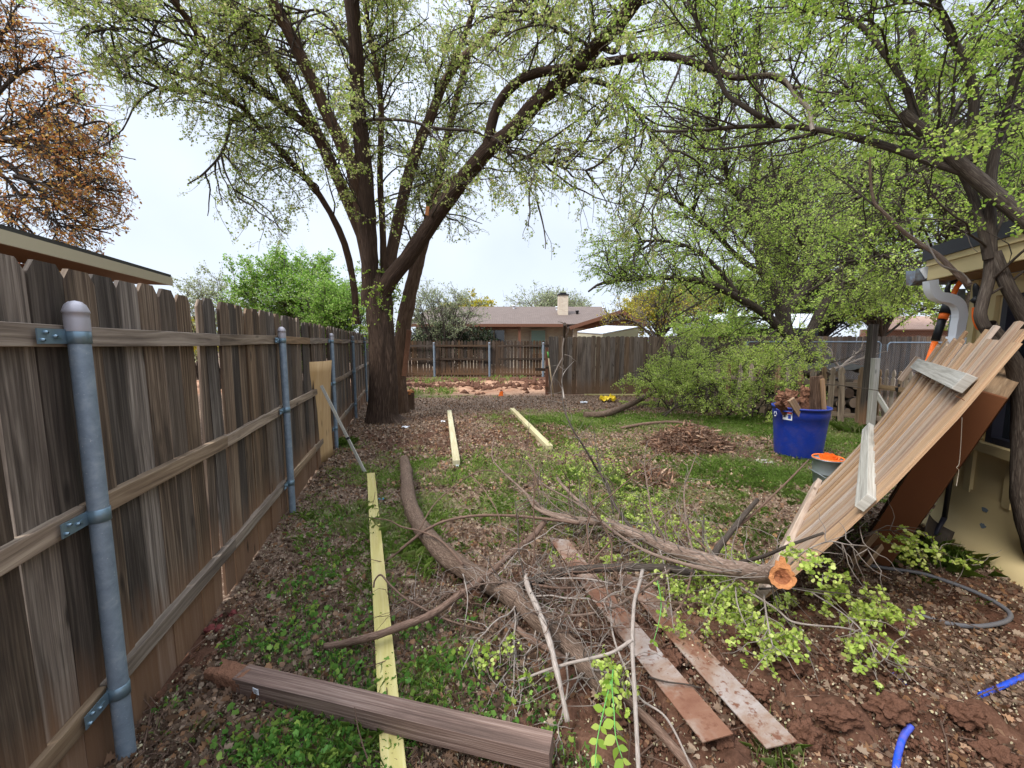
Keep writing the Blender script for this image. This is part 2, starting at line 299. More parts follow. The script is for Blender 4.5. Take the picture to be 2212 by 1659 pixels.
class MB:
    def __init__(s): s.v = []; s.f = []; s.uv = []; s.r = []; s.m = []; s.sm = []
    def add(s, V, F, UV=None, r=.5, m=0, sm=False):
        b = len(s.v); s.v += [tuple(map(float, x)) for x in V]
        for k, f in enumerate(F):
            s.f.append([b + i for i in f]); s.uv += ([(float(a), float(c)) for a, c in UV[k]] if UV is not None else [(0, 0)] * len(f))
            s.r.append(float(r if np.isscalar(r) else r[k])); s.m.append(m); s.sm.append(sm)
    def prism(s, poly, O, U, V, W, r=None, m=0, uvo=None):
        """poly in (U,V) metres from O, extruded by vector W"""
        O, U, V, W = [np.asarray(a, float) for a in (O, U, V, W)]; n = len(poly); r = random.random() if r is None else r
        uo = uvo if uvo is not None else (random.random() * 9, random.random() * 9)
        a = [O + U * p[0] + V * p[1] for p in poly]; b = [x + W for x in a]; tw = float(np.linalg.norm(W))
        F = [list(range(n)), list(range(2 * n - 1, n - 1, -1))]
        UV = [[(p[0] + uo[0], p[1] + uo[1]) for p in poly], [(p[0] + uo[0] + 3, p[1] + uo[1]) for p in reversed(poly)]]
        for i in range(n):
            j = (i + 1) % n; F.append([i, n + i, n + j, j]); pi, pj = poly[i], poly[j]
            if abs(pi[1] - pj[1]) > abs(pi[0] - pj[0]): UV.append([(uo[0] + 5, pi[1]), (uo[0] + 5 + tw, pi[1]), (uo[0] + 5 + tw, pj[1]), (uo[0] + 5, pj[1])])
            else: UV.append([(pi[0], uo[1]), (pi[0], uo[1] + tw), (pj[0], uo[1] + tw), (pj[0], uo[1])])
        s.add(a + b, F, UV, r, m)
    def board(s, p0, p1, w_, t_, side, r=None, m=0):
        """box from p0 to p1 (centre line), w_ along 'side', t_ along the third axis"""
        p0 = np.asarray(p0, float); p1 = np.asarray(p1, float); d = p1 - p0; L = np.linalg.norm(d); d = d / L
        U = np.asarray(side, float); U = nrm(U - d * U.dot(d)); Wv = nrm(np.cross(d, U))
        s.prism([(-w_ / 2, 0), (w_ / 2, 0), (w_ / 2, L), (-w_ / 2, L)], p0 - Wv * t_ / 2, U, d, Wv * t_, r, m)
    def box(s, c, sx, sy, sz, rz=0.0, r=None, m=0):
        """c = centre of the base"""
        U = np.array((math.cos(rz), math.sin(rz), 0)); V = np.array((-math.sin(rz), math.cos(rz), 0))
        s.board(np.asarray(c, float), np.asarray(c, float) + (0, 0, sz), sx, sy, U, r, m)
    def tube(s, pts, rad, k=8, cap=True, m=0, r=.5, flat=1.0):
        pts = np.asarray(pts, float)[None]; rad = (np.full(pts.shape[1], rad) if np.isscalar(rad) else np.asarray(rad, float))[None]
        V, F, UV = tubes(pts, rad, k); n = pts.shape[1]
        s.add(V, F.reshape(-1, 4), UV.reshape(-1, 4, 2), r, m, True)
        if cap:
            b = len(s.v) - len(V)
            for ring, rev in ((0, True), (n - 1, False)):
                f = [b + ring * k + i for i in range(k)]
                if rev: f = f[::-1]
                s.f.append(f); s.uv += [(.1, .1)] * k; s.r.append(r); s.m.append(m); s.sm.append(False)
    def lathe(s, prof, c, k=24, m=0, r=.5, ax=(0, 0, 1), sm=True):
        c = np.asarray(c, float); ax = nrm(ax); e = np.array((1., 0, 0)) if abs(ax[0]) < .9 else np.array((0, 1., 0))
        e1 = nrm(np.cross(ax, e)); e2 = np.cross(ax, e1); V = []; F = []; UV = []
        for rr, z in prof:
            for i in range(k):
                a = 2 * math.pi * i / k; V.append(c + ax * z + (e1 * math.cos(a) + e2 * math.sin(a)) * rr)
        for j in range(len(prof) - 1):
            for i in range(k):
                i2 = (i + 1) % k; F.append([j * k + i, j * k + i2, (j + 1) * k + i2, (j + 1) * k + i])
                UV.append([(i / k, prof[j][1]), ((i + 1) / k, prof[j][1]), ((i + 1) / k, prof[j + 1][1]), (i / k, prof[j + 1][1])])
        s.add(V, F, UV, r, m, sm)
    def blob(s, c, rad, n=14, amp=.35, fr=2.0, m=0, r=.5, seed=None, flatb=-1):
        c = np.asarray(c, float); rad = np.asarray(rad, float) * np.ones(3); k = n * 2; sd_ = random.random() * 50 if seed is None else seed
        th = np.linspace(0, math.pi, n); ph = np.arange(k) * 2 * math.pi / k; T, P_ = np.meshgrid(th, ph, indexing='ij')
        D = np.stack((np.sin(T) * np.cos(P_), np.sin(T) * np.sin(P_), np.cos(T)), -1)
        q = 1 + amp * fbm(D[..., 0] * fr + sd_, D[..., 1] * fr + sd_, D[..., 2] * fr + sd_, 4)
        V = (c + D * q[..., None] * rad).reshape(-1, 3); F = []
        if flatb > -1: V[:, 2] = np.maximum(V[:, 2], flatb)
        for j in range(n - 1):
            for i in range(k): F.append([j * k + i, (j + 1) * k + i, (j + 1) * k + (i + 1) % k, j * k + (i + 1) % k])
        s.add(V, F, None, r, m, True)
    def build(s, name, mats, parent=None, bevel=0.0, loc=None):
        mats = mats if isinstance(mats, (list, tuple)) else [mats]
        me = bpy.data.meshes.new(name); me.from_pydata(s.v, [], s.f)
        me.uv_layers.new(name='UVMap').data.foreach_set('uv', np.asarray(s.uv, np.float32).ravel())
        a = me.attributes.new('rnd', 'FLOAT', 'FACE'); a.data.foreach_set('value', np.asarray(s.r, np.float32))
        me.polygons.foreach_set('material_index', np.asarray(s.m, np.int32)); me.polygons.foreach_set('use_smooth', np.asarray(s.sm, bool))
        for m in mats: me.materials.append(M[m] if isinstance(m, str) else m)
        me.update(); o = link(name, me, parent, loc)
        if bevel:
            b = o.modifiers.new('bevel', 'BEVEL'); b.width = bevel; b.segments = 2; b.limit_method = 'ANGLE'
        return o

def tubes(P_, r, k=3):
    """P_ (M,n,3) polylines, r (M,n) -> verts, quads (flat), uv"""
    P_ = np.asarray(P_, float); Mn, n, _ = P_.shape
    T = nrm(np.gradient(P_, axis=1)); av = nrm(P_[:, -1] - P_[:, 0])
    ref = np.where(np.abs(av[:, 2:3]) < .8, np.array([[0, 0, 1.]]), np.array([[0, 1., 0]]))[:, None, :]
    A = nrm(np.cross(T, ref)); B = np.cross(T, A)
    an = np.arange(k) * 2 * math.pi / k
    V = P_[:, :, None, :] + r[:, :, None, None] * (A[:, :, None, :] * np.cos(an)[None, None, :, None] + B[:, :, None, :] * np.sin(an)[None, None, :, None])
    idx = (np.arange(Mn * n * k)).reshape(Mn, n, k)
    a = idx[:, :-1, :]; b = np.roll(idx, -1, 2)[:, :-1, :]; c = np.roll(idx, -1, 2)[:, 1:, :]; d = idx[:, 1:, :]
    F = np.stack((a, b, c, d), -1).reshape(-1)
    L = np.concatenate((np.zeros((Mn, 1)), np.cumsum(np.linalg.norm(np.diff(P_, axis=1), axis=2), 1)), 1)
    u0 = np.broadcast_to((np.arange(k) / k)[None, None, :], (Mn, n - 1, k)); u1 = u0 + 1 / k
    v0 = np.broadcast_to(L[:, :-1, None], (Mn, n - 1, k)); v1 = np.broadcast_to(L[:, 1:, None], (Mn, n - 1, k))
    UV = np.stack((np.stack((u0, v0), -1), np.stack((u1, v0), -1), np.stack((u1, v1), -1), np.stack((u0, v1), -1)), -2).reshape(-1, 2)
    return V.reshape(-1, 3), F, UV
def tube_obj(name, sets, mat, parent=None, smooth=True):
    VV = []; FF = []; UU = []; b = 0
    for P_, r, k in sets:
        if len(P_) == 0: continue
        V, F, UV = tubes(P_, r, k); VV.append(V); FF.append(F + b); UU.append(UV); b += len(V)
    me = mesh_np(name, np.concatenate(VV), np.concatenate(FF), 4, np.concatenate(UU), None, [M[mat]], smooth=smooth)
    return link(name, me, parent)
def spline(ctrl, n):
    """Catmull-Rom through ctrl (m,d) -> n points evenly spread by index"""
    c = np.asarray(ctrl, float); c = np.concatenate((2 * c[:1] - c[1:2], c, 2 * c[-1:] - c[-2:-1]))
    m = len(c) - 3; t = np.linspace(0, m - 1e-6, n); i = t.astype(int); f = (t - i)[:, None]
    p0, p1, p2, p3 = c[i], c[i + 1], c[i + 2], c[i + 3]
    return .5 * (2 * p1 + (p2 - p0) * f + (2 * p0 - 5 * p1 + 4 * p2 - p3) * f ** 2 + (3 * p1 - p0 - 3 * p2 + p3) * f ** 3)

KITE = (np.array([(0, 0), (.5, .45), (0, 1), (-.5, .45)]), np.array([0, .12, 0, .12]))
OVAL = (np.array([(0, 0), (.38, .25), (.42, .6), (0, 1), (-.42, .6), (-.38, .25)]), np.array([0, .12, .12, 0, .12, .12]))
ROUND = (np.array([(.5 * math.sin(a) * (1 - .12 * (i % 2)), .5 - .5 * math.cos(a) * (1 - .12 * (i % 2))) for i, a in enumerate(np.arange(10) * math.pi / 5)]), np.abs(np.sin(np.arange(10) * math.pi / 5)) * .1)
LEAFP = (np.array([(0, -.12), (.03, .0), (.30, .22), (.40, .45), (.28, .72), (.10, .92), (0, 1.05), (-.10, .92), (-.28, .72), (-.40, .45), (-.30, .22), (-.03, 0)]), np.array([0, 0, .08, .12, .09, .02, -.06, .02, .09, .12, .08, 0]))
OAK = (np.array([(0, 0), (.12, .18), (.38, .22), (.20, .38), (.50, .52), (.24, .62), (.38, .82), (.12, .84), (0, 1), (-.12, .84), (-.38, .82), (-.24, .62), (-.50, .52), (-.20, .38), (-.38, .22), (-.12, .18)]),
       np.array([0, .03, .16, .05, .22, .07, .12, .05, .1, .05, .12, .07, .22, .05, .16, .03]))
def leaves(name, pos, axis, size, tpl, mat, parent=None, wid=.6, curl=1.0, normal=None, rnd=None, rg=R):
    pos = np.asarray(pos, float); n = len(pos); a = nrm(axis)
    q = rg.normal(size=(n, 3)) if normal is None else normal
    b = nrm(np.cross(a, q)); c = np.cross(a, b); T, Z = tpl; k = len(T); size = np.asarray(size) * np.ones(n)
    V = pos[:, None, :] + size[:, None, None] * (a[:, None, :] * T[None, :, 1:2] + b[:, None, :] * T[None, :, 0:1] * wid * 1.6 + c[:, None, :] * Z[None, :, None] * curl)
    me = mesh_np(name, V.reshape(-1, 3), np.arange(n * k), k, None, rg.random(n) if rnd is None else rnd, [M[mat]])
    return link(name, me, parent)

def grow(par, m, L, n=5, spread=55, t0=.25, t1=.93, noise_=.18, droop=.0, up=.0, rg=R, wts=None, short=.45):
    """m child polylines off parents (K,k,3)"""
    K, k, _ = par.shape; ln = np.linalg.norm(np.diff(par, axis=1), axis=2).sum(1) if wts is None else wts
    i = rg.choice(K, m, p=ln / ln.sum()); t = t0 + (t1 - t0) * rg.random(m) ** .85; f = t * (k - 1); j = np.minimum(f.astype(int), k - 2); fr = (f - j)[:, None]
    p = par[i, j] * (1 - fr) + par[i, j + 1] * fr; T = nrm(par[i, j + 1] - par[i, j])
    q = rg.normal(size=(m, 3)); q = nrm(q - T * (q * T).sum(1, keepdims=True)); s = np.radians(spread * (.6 + .7 * rg.random(m)))[:, None]
    d = nrm(T * np.cos(s) + q * np.sin(s) + np.array((0, 0, up))); Ls = L * (.5 + rg.random(m)) * (1 - short * t)
    st = (Ls / (n - 1))[:, None]; out_ = [p]
    for a in range(n - 1):
        d = nrm(d + rg.normal(size=(m, 3)) * noise_ + np.array((0, 0, -droop))); p = p + d * st; out_.append(p)
    return np.stack(out_, 1)
def taper(P_, r0, r1): return np.linspace(1, 0, P_.shape[1])[None, :] * (r0 - r1) + r1 + np.zeros((P_.shape[0], 1))
def along(P_, n, t0=.1, jit=.02, rg=R):
    K, k, _ = P_.shape; i = rg.integers(0, K, n); f = (t0 + (1 - t0) * rg.random(n)) * (k - 1) * .999; j = f.astype(int); fr = (f - j)[:, None]
    return P_[i, j] * (1 - fr) + P_[i, j + 1] * fr + rg.normal(size=(n, 3)) * jit, nrm(P_[i, j + 1] - P_[i, j])
def prune(P_, holes, rg=R):
    if not holes or len(P_) == 0: return P_
    x, y = proj(P_[:, -1]); xm, ym = proj(P_[:, P_.shape[1] // 2]); J = rg.normal(size=(2, len(P_))) * 14; x, xm, y, ym = x + J[0], xm + J[0], y + J[1], ym + J[1]; keep = np.ones(len(P_), bool)
    for (x0, y0, x1, y1, pk) in holes:
        h = ((x > x0) & (x < x1) & (y > y0) & (y < y1)) | ((xm > x0) & (xm < x1) & (ym > y0) & (ym < y1)); keep &= ~(h & (rg.random(len(P_)) > pk))
    return P_[keep]
def lobed(P_, r, k, amp):
    V, F, UV = tubes(P_, r, k); return V, F, UV

def limb3(pts, n=26):
    return spline(np.array([at(*p[:3]) for p in pts]), n)

def bumpy(pts, rad, k=24, amp=.08, fr=(7, 7, 2.2), seed=0, lob=None):
    pts = np.asarray(pts, float); rad = np.asarray(rad, float) * np.ones(len(pts))
    V, F, UV = tubes(pts[None], rad[None], k); Vr = V.reshape(len(pts), k, 3); C_ = pts[:, None, :]; D = Vr - C_
    nrm_ = nrm(D); q = 1 + amp * fbm(Vr[..., 0] * fr[0] + seed, Vr[..., 1] * fr[1] + seed, Vr[..., 2] * fr[2], 3)
    if lob is not None:
        a = np.arange(k) * 2 * math.pi / k; q = q + lob(np.linspace(0, 1, len(pts)))[:, None] * (.5 + .5 * np.sin(a * 5 + 1) + .3 * np.sin(a * 3))[None, :]
    return (C_ + D * q[..., None]).reshape(-1, 3), F, UV
def solid(name, pieces, mat, parent=None, caps=True):
    """pieces: list of (V,F,UV) quads -> one smooth mesh object"""
    VV = []; FF = []; UU = []; b = 0
    for V, F, UV in pieces: VV.append(V); FF.append(F + b); UU.append(UV); b += len(V)
    me = mesh_np(name, np.concatenate(VV), np.concatenate(FF), 4, np.concatenate(UU), None, [M[mat]], smooth=True)
    return link(name, me, parent)

# ================================================================== SETTING
GRASS = [(930,853,1.3,.55,1.2),(880,850,.6,.4,1),(960,1065,.9,.9,.35),(1000,1012,1.0,.35,.5),(775,1050,.3,1.0,.55),(880,1160,.2,.5,.7),(1180,900,1.2,.7,.35),(1260,905,1.3,.6,.9),
 (1400,915,1.6,.7,1.0),(1600,925,1.6,.6,.9),(1800,935,1.0,.8,.75),(1640,1060,.9,.5,.35),(1590,1150,.5,.35,.4),(1330,1090,.7,.6,.5),(1060,1100,.6,.6,.3),(1740,1040,.6,.4,.35),(1500,1010,.9,.4,.3),
 (930,826,2.5,.6,.7),(1100,818,1.2,.5,.9),(2040,1200,.35,.22,.6),(1950,1225,.3,.12,.4),(760,1170,.12,.3,.5),(830,1200,.08,.5,.55),(680,1600,.4,.2,.35),(760,1560,.2,.2,.4),(1900,1000,.8,.8,.5),(1700,900,2.0,.8,.8),
 (1230,1040,.4,.5,.4),(1560,1240,.3,.3,.3),(735,975,.25,.3,.5),(560,870,.6,3,.0),(1060,1600,.1,.1,.3),(930,1470,.1,.2,.4),(1690,1655,.05,.03,.5)]
GRASS += [(1500,1050,2.2,1.1,.14),(1750,1050,1.2,1.0,.2),(1000,1100,1.2,.9,.22),(1300,960,1.5,.7,.3)]
SOIL = [(1560,1420,.7,.45,1.3),(1780,1430,.7,.5,1.3),(1240,1420,.5,.35,.6),(1080,915,2.2,1.5,.6),(850,950,1.0,.9,.45),(1950,1400,.6,.4,.7),(1020,835,5,1.1,1.6),(1080,1240,.4,.25,.5),(1350,1530,.3,.25,.6),(1700,990,.8,.5,.5),
 (430,1400,.12,.5,.8),(1180,1620,.3,.2,.5),(1100,820,4,1.2,1.3),(1480,1330,.5,.3,.6),(980,960,1.0,.8,.5),(2100,1290,.5,.5,.5)]
def blob_mask(L, x, y):
    r = np.zeros_like(x)
    for px, py, rx, ry, wt in L:
        c = G(px, py); r = r + wt * np.exp(-(((x - c[0]) / rx) ** 2 + ((y - c[1]) / ry) ** 2))
    return r
def gmask(x, y): return np.clip(blob_mask(GRASS, x, y) * (1 + .9 * fbm(x * 2.3, y * 2.3, 3.0, 3)), 0, 1)
def smask(x, y): return np.clip(blob_mask(SOIL, x, y) * (1 + .8 * fbm(x * 1.7 + 9, y * 1.7, 1.0, 3)), 0, 1)
MOUND = [(1620,1400,.35,.25,.07),(1850,1440,.4,.3,.06),(1450,1440,.25,.2,.03),(1960,1545,.12,.09,.05),(1820,1558,.14,.07,.06),(2090,1552,.1,.07,.05)]
def gh(x, y):
    x = np.asarray(x, float); y = np.asarray(y, float)
    h = .018 * fbm(x * .9, y * .9, 0.0, 3)
    for px, py, rx, ry, a in MOUND:
        c = G(px, py); h = h + a * np.exp(-(((x - c[0]) / rx) ** 2 + ((y - c[1]) / ry) ** 2))
    rut = np.exp(-((y - 14.3) / 2.0) ** 4); h = h + rut * (.09 * fbm(x * 1.1, y * 2.4, 4.0, 4) - .05 * np.exp(-((y - 13.1) / .35) ** 2) - .05 * np.exp(-((y - 15.3) / .35) ** 2) + .03)
    return h
def ground():
    xs = np.concatenate((-np.geomspace(900, 14, 16), np.linspace(-12, -3, 46), np.linspace(-2.9, 5, 330), np.linspace(5.2, 14, 60), np.geomspace(16, 900, 16)))
    ys = np.concatenate((-np.geomspace(900, 3, 14), np.linspace(-2, 1, 16), np.linspace(1.03, 6, 250), np.linspace(6.05, 19, 200), np.geomspace(20, 1500, 22)))
    X, Y = np.meshgrid(xs, ys); h = gh(X, Y); s = smask(X, Y)
    near = ((Y < 7) & (Y > 0) & (abs(X) < 6)).astype(float)
    h = h + near * (.006 + .030 * s) * fbm(X * 7, Y * 7, 2.0, 4) * (Y < 6.9)
    far = np.clip((np.hypot(X, Y) - 20) / 10, 0, 1); h = h * (1 - far)
    V = np.stack((X, Y, h), -1).reshape(-1, 3); nx, ny = len(xs), len(ys); I = np.arange(nx * ny).reshape(ny, nx)
    F = np.stack((I[:-1, :-1], I[:-1, 1:], I[1:, 1:], I[1:, :-1]), -1).reshape(-1)
    me = mesh_np('ground', V, F, 4, None, None, [], smooth=True)
    for nm, arr in (('grass', gmask(X, Y)), ('soil', s)):
        a = me.attributes.new(nm, 'FLOAT', 'POINT'); a.data.foreach_set('value', arr.ravel().astype(np.float32))
    m, t, o = NT('ground_soil_and_litter'); p = N(t, 'ShaderNodeTexCoord').outputs['Object']
    gr = N(t, 'ShaderNodeAttribute', attribute_name='grass').outputs['Fac']; so = N(t, 'ShaderNodeAttribute', attribute_name='soil').outputs['Fac']
    n1 = noise(t, p, 3, 5); n2 = noise(t, p, 40, 5, .7); vo = N(t, 'ShaderNodeTexVoronoi', {'Vector': N(t, 'ShaderNodeVectorMath', {0: p, 1: scl(t, N(t, 'ShaderNodeTexNoise', {'Vector': p, 'Scale': 60.0, 'Detail': 3.0}).outputs['Color'], (.03, .03, .03))}, operation='ADD').outputs[0], 'Scale': 62.0})
    soil = ramp(t, mth(t, 'ADD', mth(t, 'MULTIPLY', n1, .5), mth(t, 'MULTIPLY', n2, .5)), [(.35, (.035, .017, .010)), (.52, (.090, .044, .028)), (.68, (.165, .092, .060))])
    lit = ramp(t, N(t, 'ShaderNodeSeparateColor', {0: vo.outputs['Color']}).outputs[0], [(0, (.07, .045, .032)), (.4, (.15, .10, .07)), (.75, (.25, .185, .135)), (1, (.36, .28, .20))])
    c = mixc(t, lit, soil, ramp(t, mth(t, 'ADD', so, mth(t, 'MULTIPLY', mth(t, 'SUBTRACT', n1, .5), .9)), [(.12, .35), (.45, 1.0)]))
    c = mixc(t, c, (.075, .115, .025), mth(t, 'MULTIPLY', ramp(t, mth(t, 'ADD', gr, mth(t, 'MULTIPLY', mth(t, 'SUBTRACT', n2, .5), .8)), [(.35, 0.0), (.8, 1.0)]), .6))
    sepy = N(t, 'ShaderNodeSeparateXYZ', {0: p}).outputs[1]      # the open dirt lane at the back is dry pale red sand
    lane = mth(t, 'MULTIPLY', ramp(t, mth(t, 'DIVIDE', sepy, 30.0), [(.39, 0.0), (.42, 1.0), (.545, 1.0), (.57, 0.0)]), ramp(t, n1, [(.3, .5), (.6, 1.0)]))
    c = mixc(t, c, mixc(t, (.20, .095, .055), (.42, .255, .165), ramp(t, noise(t, scl(t, p, (.4, 3.0, 1)), 1.2, 4), [(.35, 0.0), (.6, 1.0)])), lane)
    bsdf(t, o, c, .95, bump=n2, bstr=.8, bdist=.012, spec=.1); me.materials.append(m)
    g = bpy.data.objects.new('ground', me); COL.objects.link(g); WL['ground'] = Vector((0, 0, 0)); tag(g, kind='structure'); return g
ground()
def gz(px, py, h=0.0):
    p = G(px, py, h); p = G(px, py, h + float(gh(p[0], p[1]))); return p

# ------------------------------------------------------------------ fences
def picket_poly(w_, h, style, rr=0):
    a = w_ / 2; rr = rr or random.random()
    if style == 'dog': c = .022 + .01 * rr; return [(-a, 0), (a, 0), (a, h - c * 1.5), (a - c, h), (-a + c, h), (-a, h - c * 1.5)]
    if style == 'point': return [(-a, 0), (a, 0), (a, h - .085), (a * .6, h - .035), (0, h), (-a * .6, h - .035), (-a, h - .085)]
    if style == 'round': return [(-a, 0), (a, 0), (a, h - .03), (a * .6, h - .006), (0, h), (-a * .6, h - .006), (-a, h - .03)]
    if style == 'gothic': return [(-a, 0), (a, 0), (a, h - .17), (a * .5, h - .145), (a * .95, h - .11), (a * .95, h - .07), (a * .5, h - .02), (0, h), (-a * .5, h - .02), (-a * .95, h - .07), (-a * .95, h - .11), (-a * .5, h - .145), (-a, h - .17)]
def run_pickets(mb, A, B, w_, gap, h, style, th=.016, jit=.01, base=.02, lean=.0, skip=(), W_side=1, wj=.0):
    A = np.array(A, float); B = np.array(B, float); d = B - A; L = np.linalg.norm(d); U = d / L; s = 0; i = 0
    Wn = np.cross(U, (0, 0, 1.)) * W_side
    while s < L:
        ww = w_ + random.uniform(-wj, wj)
        if i not in skip:
            O = A + U * (s + ww / 2); z0 = base + random.uniform(-.01, .02); ln = random.gauss(0, lean)
            Vv = nrm(np.array((0, 0, 1.)) + U * ln + Wn * random.gauss(0, lean * .6))
            mb.prism(picket_poly(ww, h - z0 + random.gauss(0, jit), style), O + (0, 0, z0) + Wn * random.uniform(-.009, .007), U, Vv, Wn * th * random.uniform(.8, 1.1))
        s += ww + gap * random.uniform(.2, 1.8); i += 1
def steel_post(parent, p, h, r, rdir, off, brz, mat='galv', lab=None, hi=True):
    """round post with cap and rail brackets; rdir along the fence, off = direction to the rail"""
    k = 28 if hi else 14; p = np.array(p, float); mb = MB(); mb.lathe([(r, -.1), (r, h - .02)], p, k)
    po = mb.build('post', mat, parent)
    mb = MB(); rc = r * 1.13
    mb.lathe([(rc, -.062), (rc, -.022), (rc * .985, -.020), (rc * .985, -.003), (rc * 1.06, 0), (rc * 1.06, .004), (rc * .98, .012), (rc * .82, .026), (rc * .5, .037), (.001, .041)], p + (0, 0, h), k)
    mb.build('cap', 'cap' if hi else 'galv', po)
    for z in brz:
        mb = MB(); rb = r + .003; q = p + (0, 0, z)
        mb.lathe([(rb - .002, -.024), (rb, -.023), (rb, .023), (rb - .002, .024)], q, k)
        tdir = -np.array(rdir); e = q + np.array(off) * (r * .62)
        mb.board(e + tdir * r * .75, e + tdir * (r + .105), .048, .004, (0, 0, 1)); mb.board(e + tdir * (r + .02), e + tdir * (r + .05), .010, .012, (0, 0, 1))
        if hi:
            for a, b_ in ((.045, .0), (.078, .012), (.092, -.012)): mb.lathe([(.0065, 0), (.0065, .006), (.003, .009)], e + tdir * (r + a) + (0, 0, b_) - np.array(off) * .002, 8, ax=-np.array(off))
        mb.build('bracket', 'brkt', po)
    return po
# left privacy fence
FD = nrm(np.array((-.266, 1, 0))); FN = np.array((FD[1], -FD[0], 0)) * 1.0     # FN points into the yard (+x)
def FP(Y, off=0.0, z=0.0): return np.array((-1.19 - .266 * Y, Y, z)) + FN * off  # on the yard face of the pickets
fl = thing('privacy_fence', 'long brown weathered board fence on galvanised posts down the left side', 'fence', FP(6))
mb = MB(); random.seed(3)
run_pickets(mb, FP(.3), FP(4.3), .137, .004, 1.86, 'dog', jit=.006, lean=.006, base=.0, skip=(14,), wj=.004)
mb.prism(picket_poly(.10, 1.85, 'dog'), FP(2.25, .0), FD, nrm(np.array((0, 0, 1.)) + FD * .045), -FN * .014)
run_pickets(mb, FP(4.3), FP(19.5), .137, .004, 1.84, 'dog', jit=.009, lean=.008, base=.0, wj=.004)
mb.build('picket_panel', 'fence', fl)
for z in (1.625, .99, .30):
    for y0, y1 in ((.3, 1.325), (1.33, 3.52), (3.53, 5.86), (5.865, 8.19), (8.195, 10.5), (10.505, 12.85), (12.855, 15.2), (15.205, 17.6)):
        mb = MB(); dz = random.uniform(-.008, .008)
        pts = [FP(y0, .021, z + dz), FP((y0 + y1) / 2, .022, z + random.uniform(-.012, .006)), FP(y1, .021, z + random.uniform(-.008, .008))]
        for a, b_ in zip(pts[:-1], pts[1:]): mb.board(a, b_, .072, .038, (0, 0, 1))
        mb.build('rail', 'fencetop', fl, bevel=.003)
for y in (1.33, 3.53, 5.86, 8.19, 10.5, 12.85, 15.2, 17.6):
    steel_post(fl, FP(y, .04 + .032), 1.70, .0285, FD, -FN, (1.62, .99, .305), hi=y < 7)
# back fence with pointed pickets and slits of light
fb = thing('back_fence', 'dark fence of pointed pickets with slits between them behind the dirt lane', 'fence', (-1, 18.4, 0))
mb = MB(); run_pickets(mb, (-7.5, 18.6, -.05), (1.9, 18.45, -.05), .122, .022, 1.76, 'point', jit=.008, base=.0, lean=.004, W_side=-1)
mb.build('picket_panel', 'backfence', fb)
for z in (1.45, .83, .13):
    for x0, x1 in ((-7.5, -3.62), (-3.61, -1.06), (-1.05, 1.45), (1.46, 1.9)):
        mb = MB(); mb.board((x0, 18.53, z), (x1, 18.41, z + random.uniform(-.03, .03)), .085, .038, (0, 0, 1)); mb.build('rail', 'backfence', fb)
for x in (-6.2, -3.62, -1.05, 1.45): steel_post(fb, (x, 18.34, -.05), 1.62, .05, (1, 0, 0), (0, 1, 0), (), hi=False)
# grey brown screen fence that starts beside the lane
fs = thing('board_fence', 'grey brown board fence with rounded tops, starting right of the dirt lane opening', 'fence', (6, 12, 0))
mb = MB(); run_pickets(mb, (1.12, 12.02, 0), (16.5, 11.6, 0), .140, .003, 1.79, 'round', jit=.008, base=.02, lean=.003)
mb.build('picket_panel', 'screen', fs)
for z in (1.5, .85, .2): mb = MB(); mb.board((1.02, 12.07, z), (16.5, 11.66, z), .09, .038, (0, 0, 1)); mb.build('rail', 'backfence', fs)
mb = MB(); mb.board((1.08, 12.1, 0), (1.06, 12.1, 1.45), .09, .09, (1, 0, 0)); mb.build('end_post', 'redwood', fs)
mb = MB(); mb.board((.72, 12.12, .78), (1.3, 12.08, .76), .09, .038, (0, 0, 1)); mb.build('rail_stub', 'backfence', fs)
mb = MB(); mb.board((2.2, 11.85, .03), (4.4, 11.8, .035), .09, .03, (0, 1, 0)); tag(mb.build('loose_board', 'yellow'), 'thin tan board lying along the foot of the grey brown board fence', 'board')
# chain link fence behind the shed corner
cl = thing('chain_link_fence', 'silver chain link fence in front of the grey boards, beyond the picket gate', 'fence', (9.5, 11.1, 0))
for x0, x1, z in ((6.6, 10.35, 1.62), (10.55, 12.3, 1.60)):
    mb = MB(); mb.tube([(x0, 11.1, z - .3), (x0, 11.1, z - .06), (x0 + .06, 11.1, z), (x1 - .06, 11.1, z), (x1, 11.1, z - .06), (x1, 11.1, .0)], .021, 8); mb.build('rail', 'galv', cl)
mb = MB()
for i in range(95):
    x = 6.6 + i * .06
    for s in (1, -1):
        xa = x if s > 0 else x + 1.55; mb.tube([(xa, 11.1, .05), (xa + s * 1.5, 11.1, 1.56)], .0012, 3, cap=False)
mb.build('wire_mesh', 'galv', cl)
mb = MB(); mb.lathe([(.03, 0), (.03, 1.63)], (6.6, 11.1, 0), 10); mb.build('post', 'galv', cl)
# low gothic picket fence and its gate
E1, E2 = G(1500, 880), G(1858, 921)
fg = thing('picket_fence', 'low wooden picket fence with shaped finials in front of the firewood, behind the blue bin', 'fence', (E1 + E2) / 2)
mb = MB(); run_pickets(mb, E1, E2, .095, .10, 1.14, 'gothic', th=.018, jit=.01, base=.05, lean=.012); mb.build('picket_panel', 'fencetop', fg)
dn = nrm(E2 - E1); nn = np.array((dn[1], -dn[0], 0))
for z in (.80, .20): mb = MB(); mb.board(E1 - nn * .022 + (0, 0, z), E2 - nn * .022 + (0, 0, z - .01), .085, .038, (0, 0, 1)); mb.build('rail', 'fencetop', fg)
q = G(1809, 912); mb = MB(); mb.board(q + nn * .03, q + nn * .03 + (0, 0, 1.08), .045, .035, dn); tag(mb.build('metal_stake', 'black'), 'black metal stake standing against the low picket fence', 'stake')
q0 = G(1864, 926); pg = thing('gate_post', 'tall weathered square timber post at the end of the low picket fence', 'post', q0)
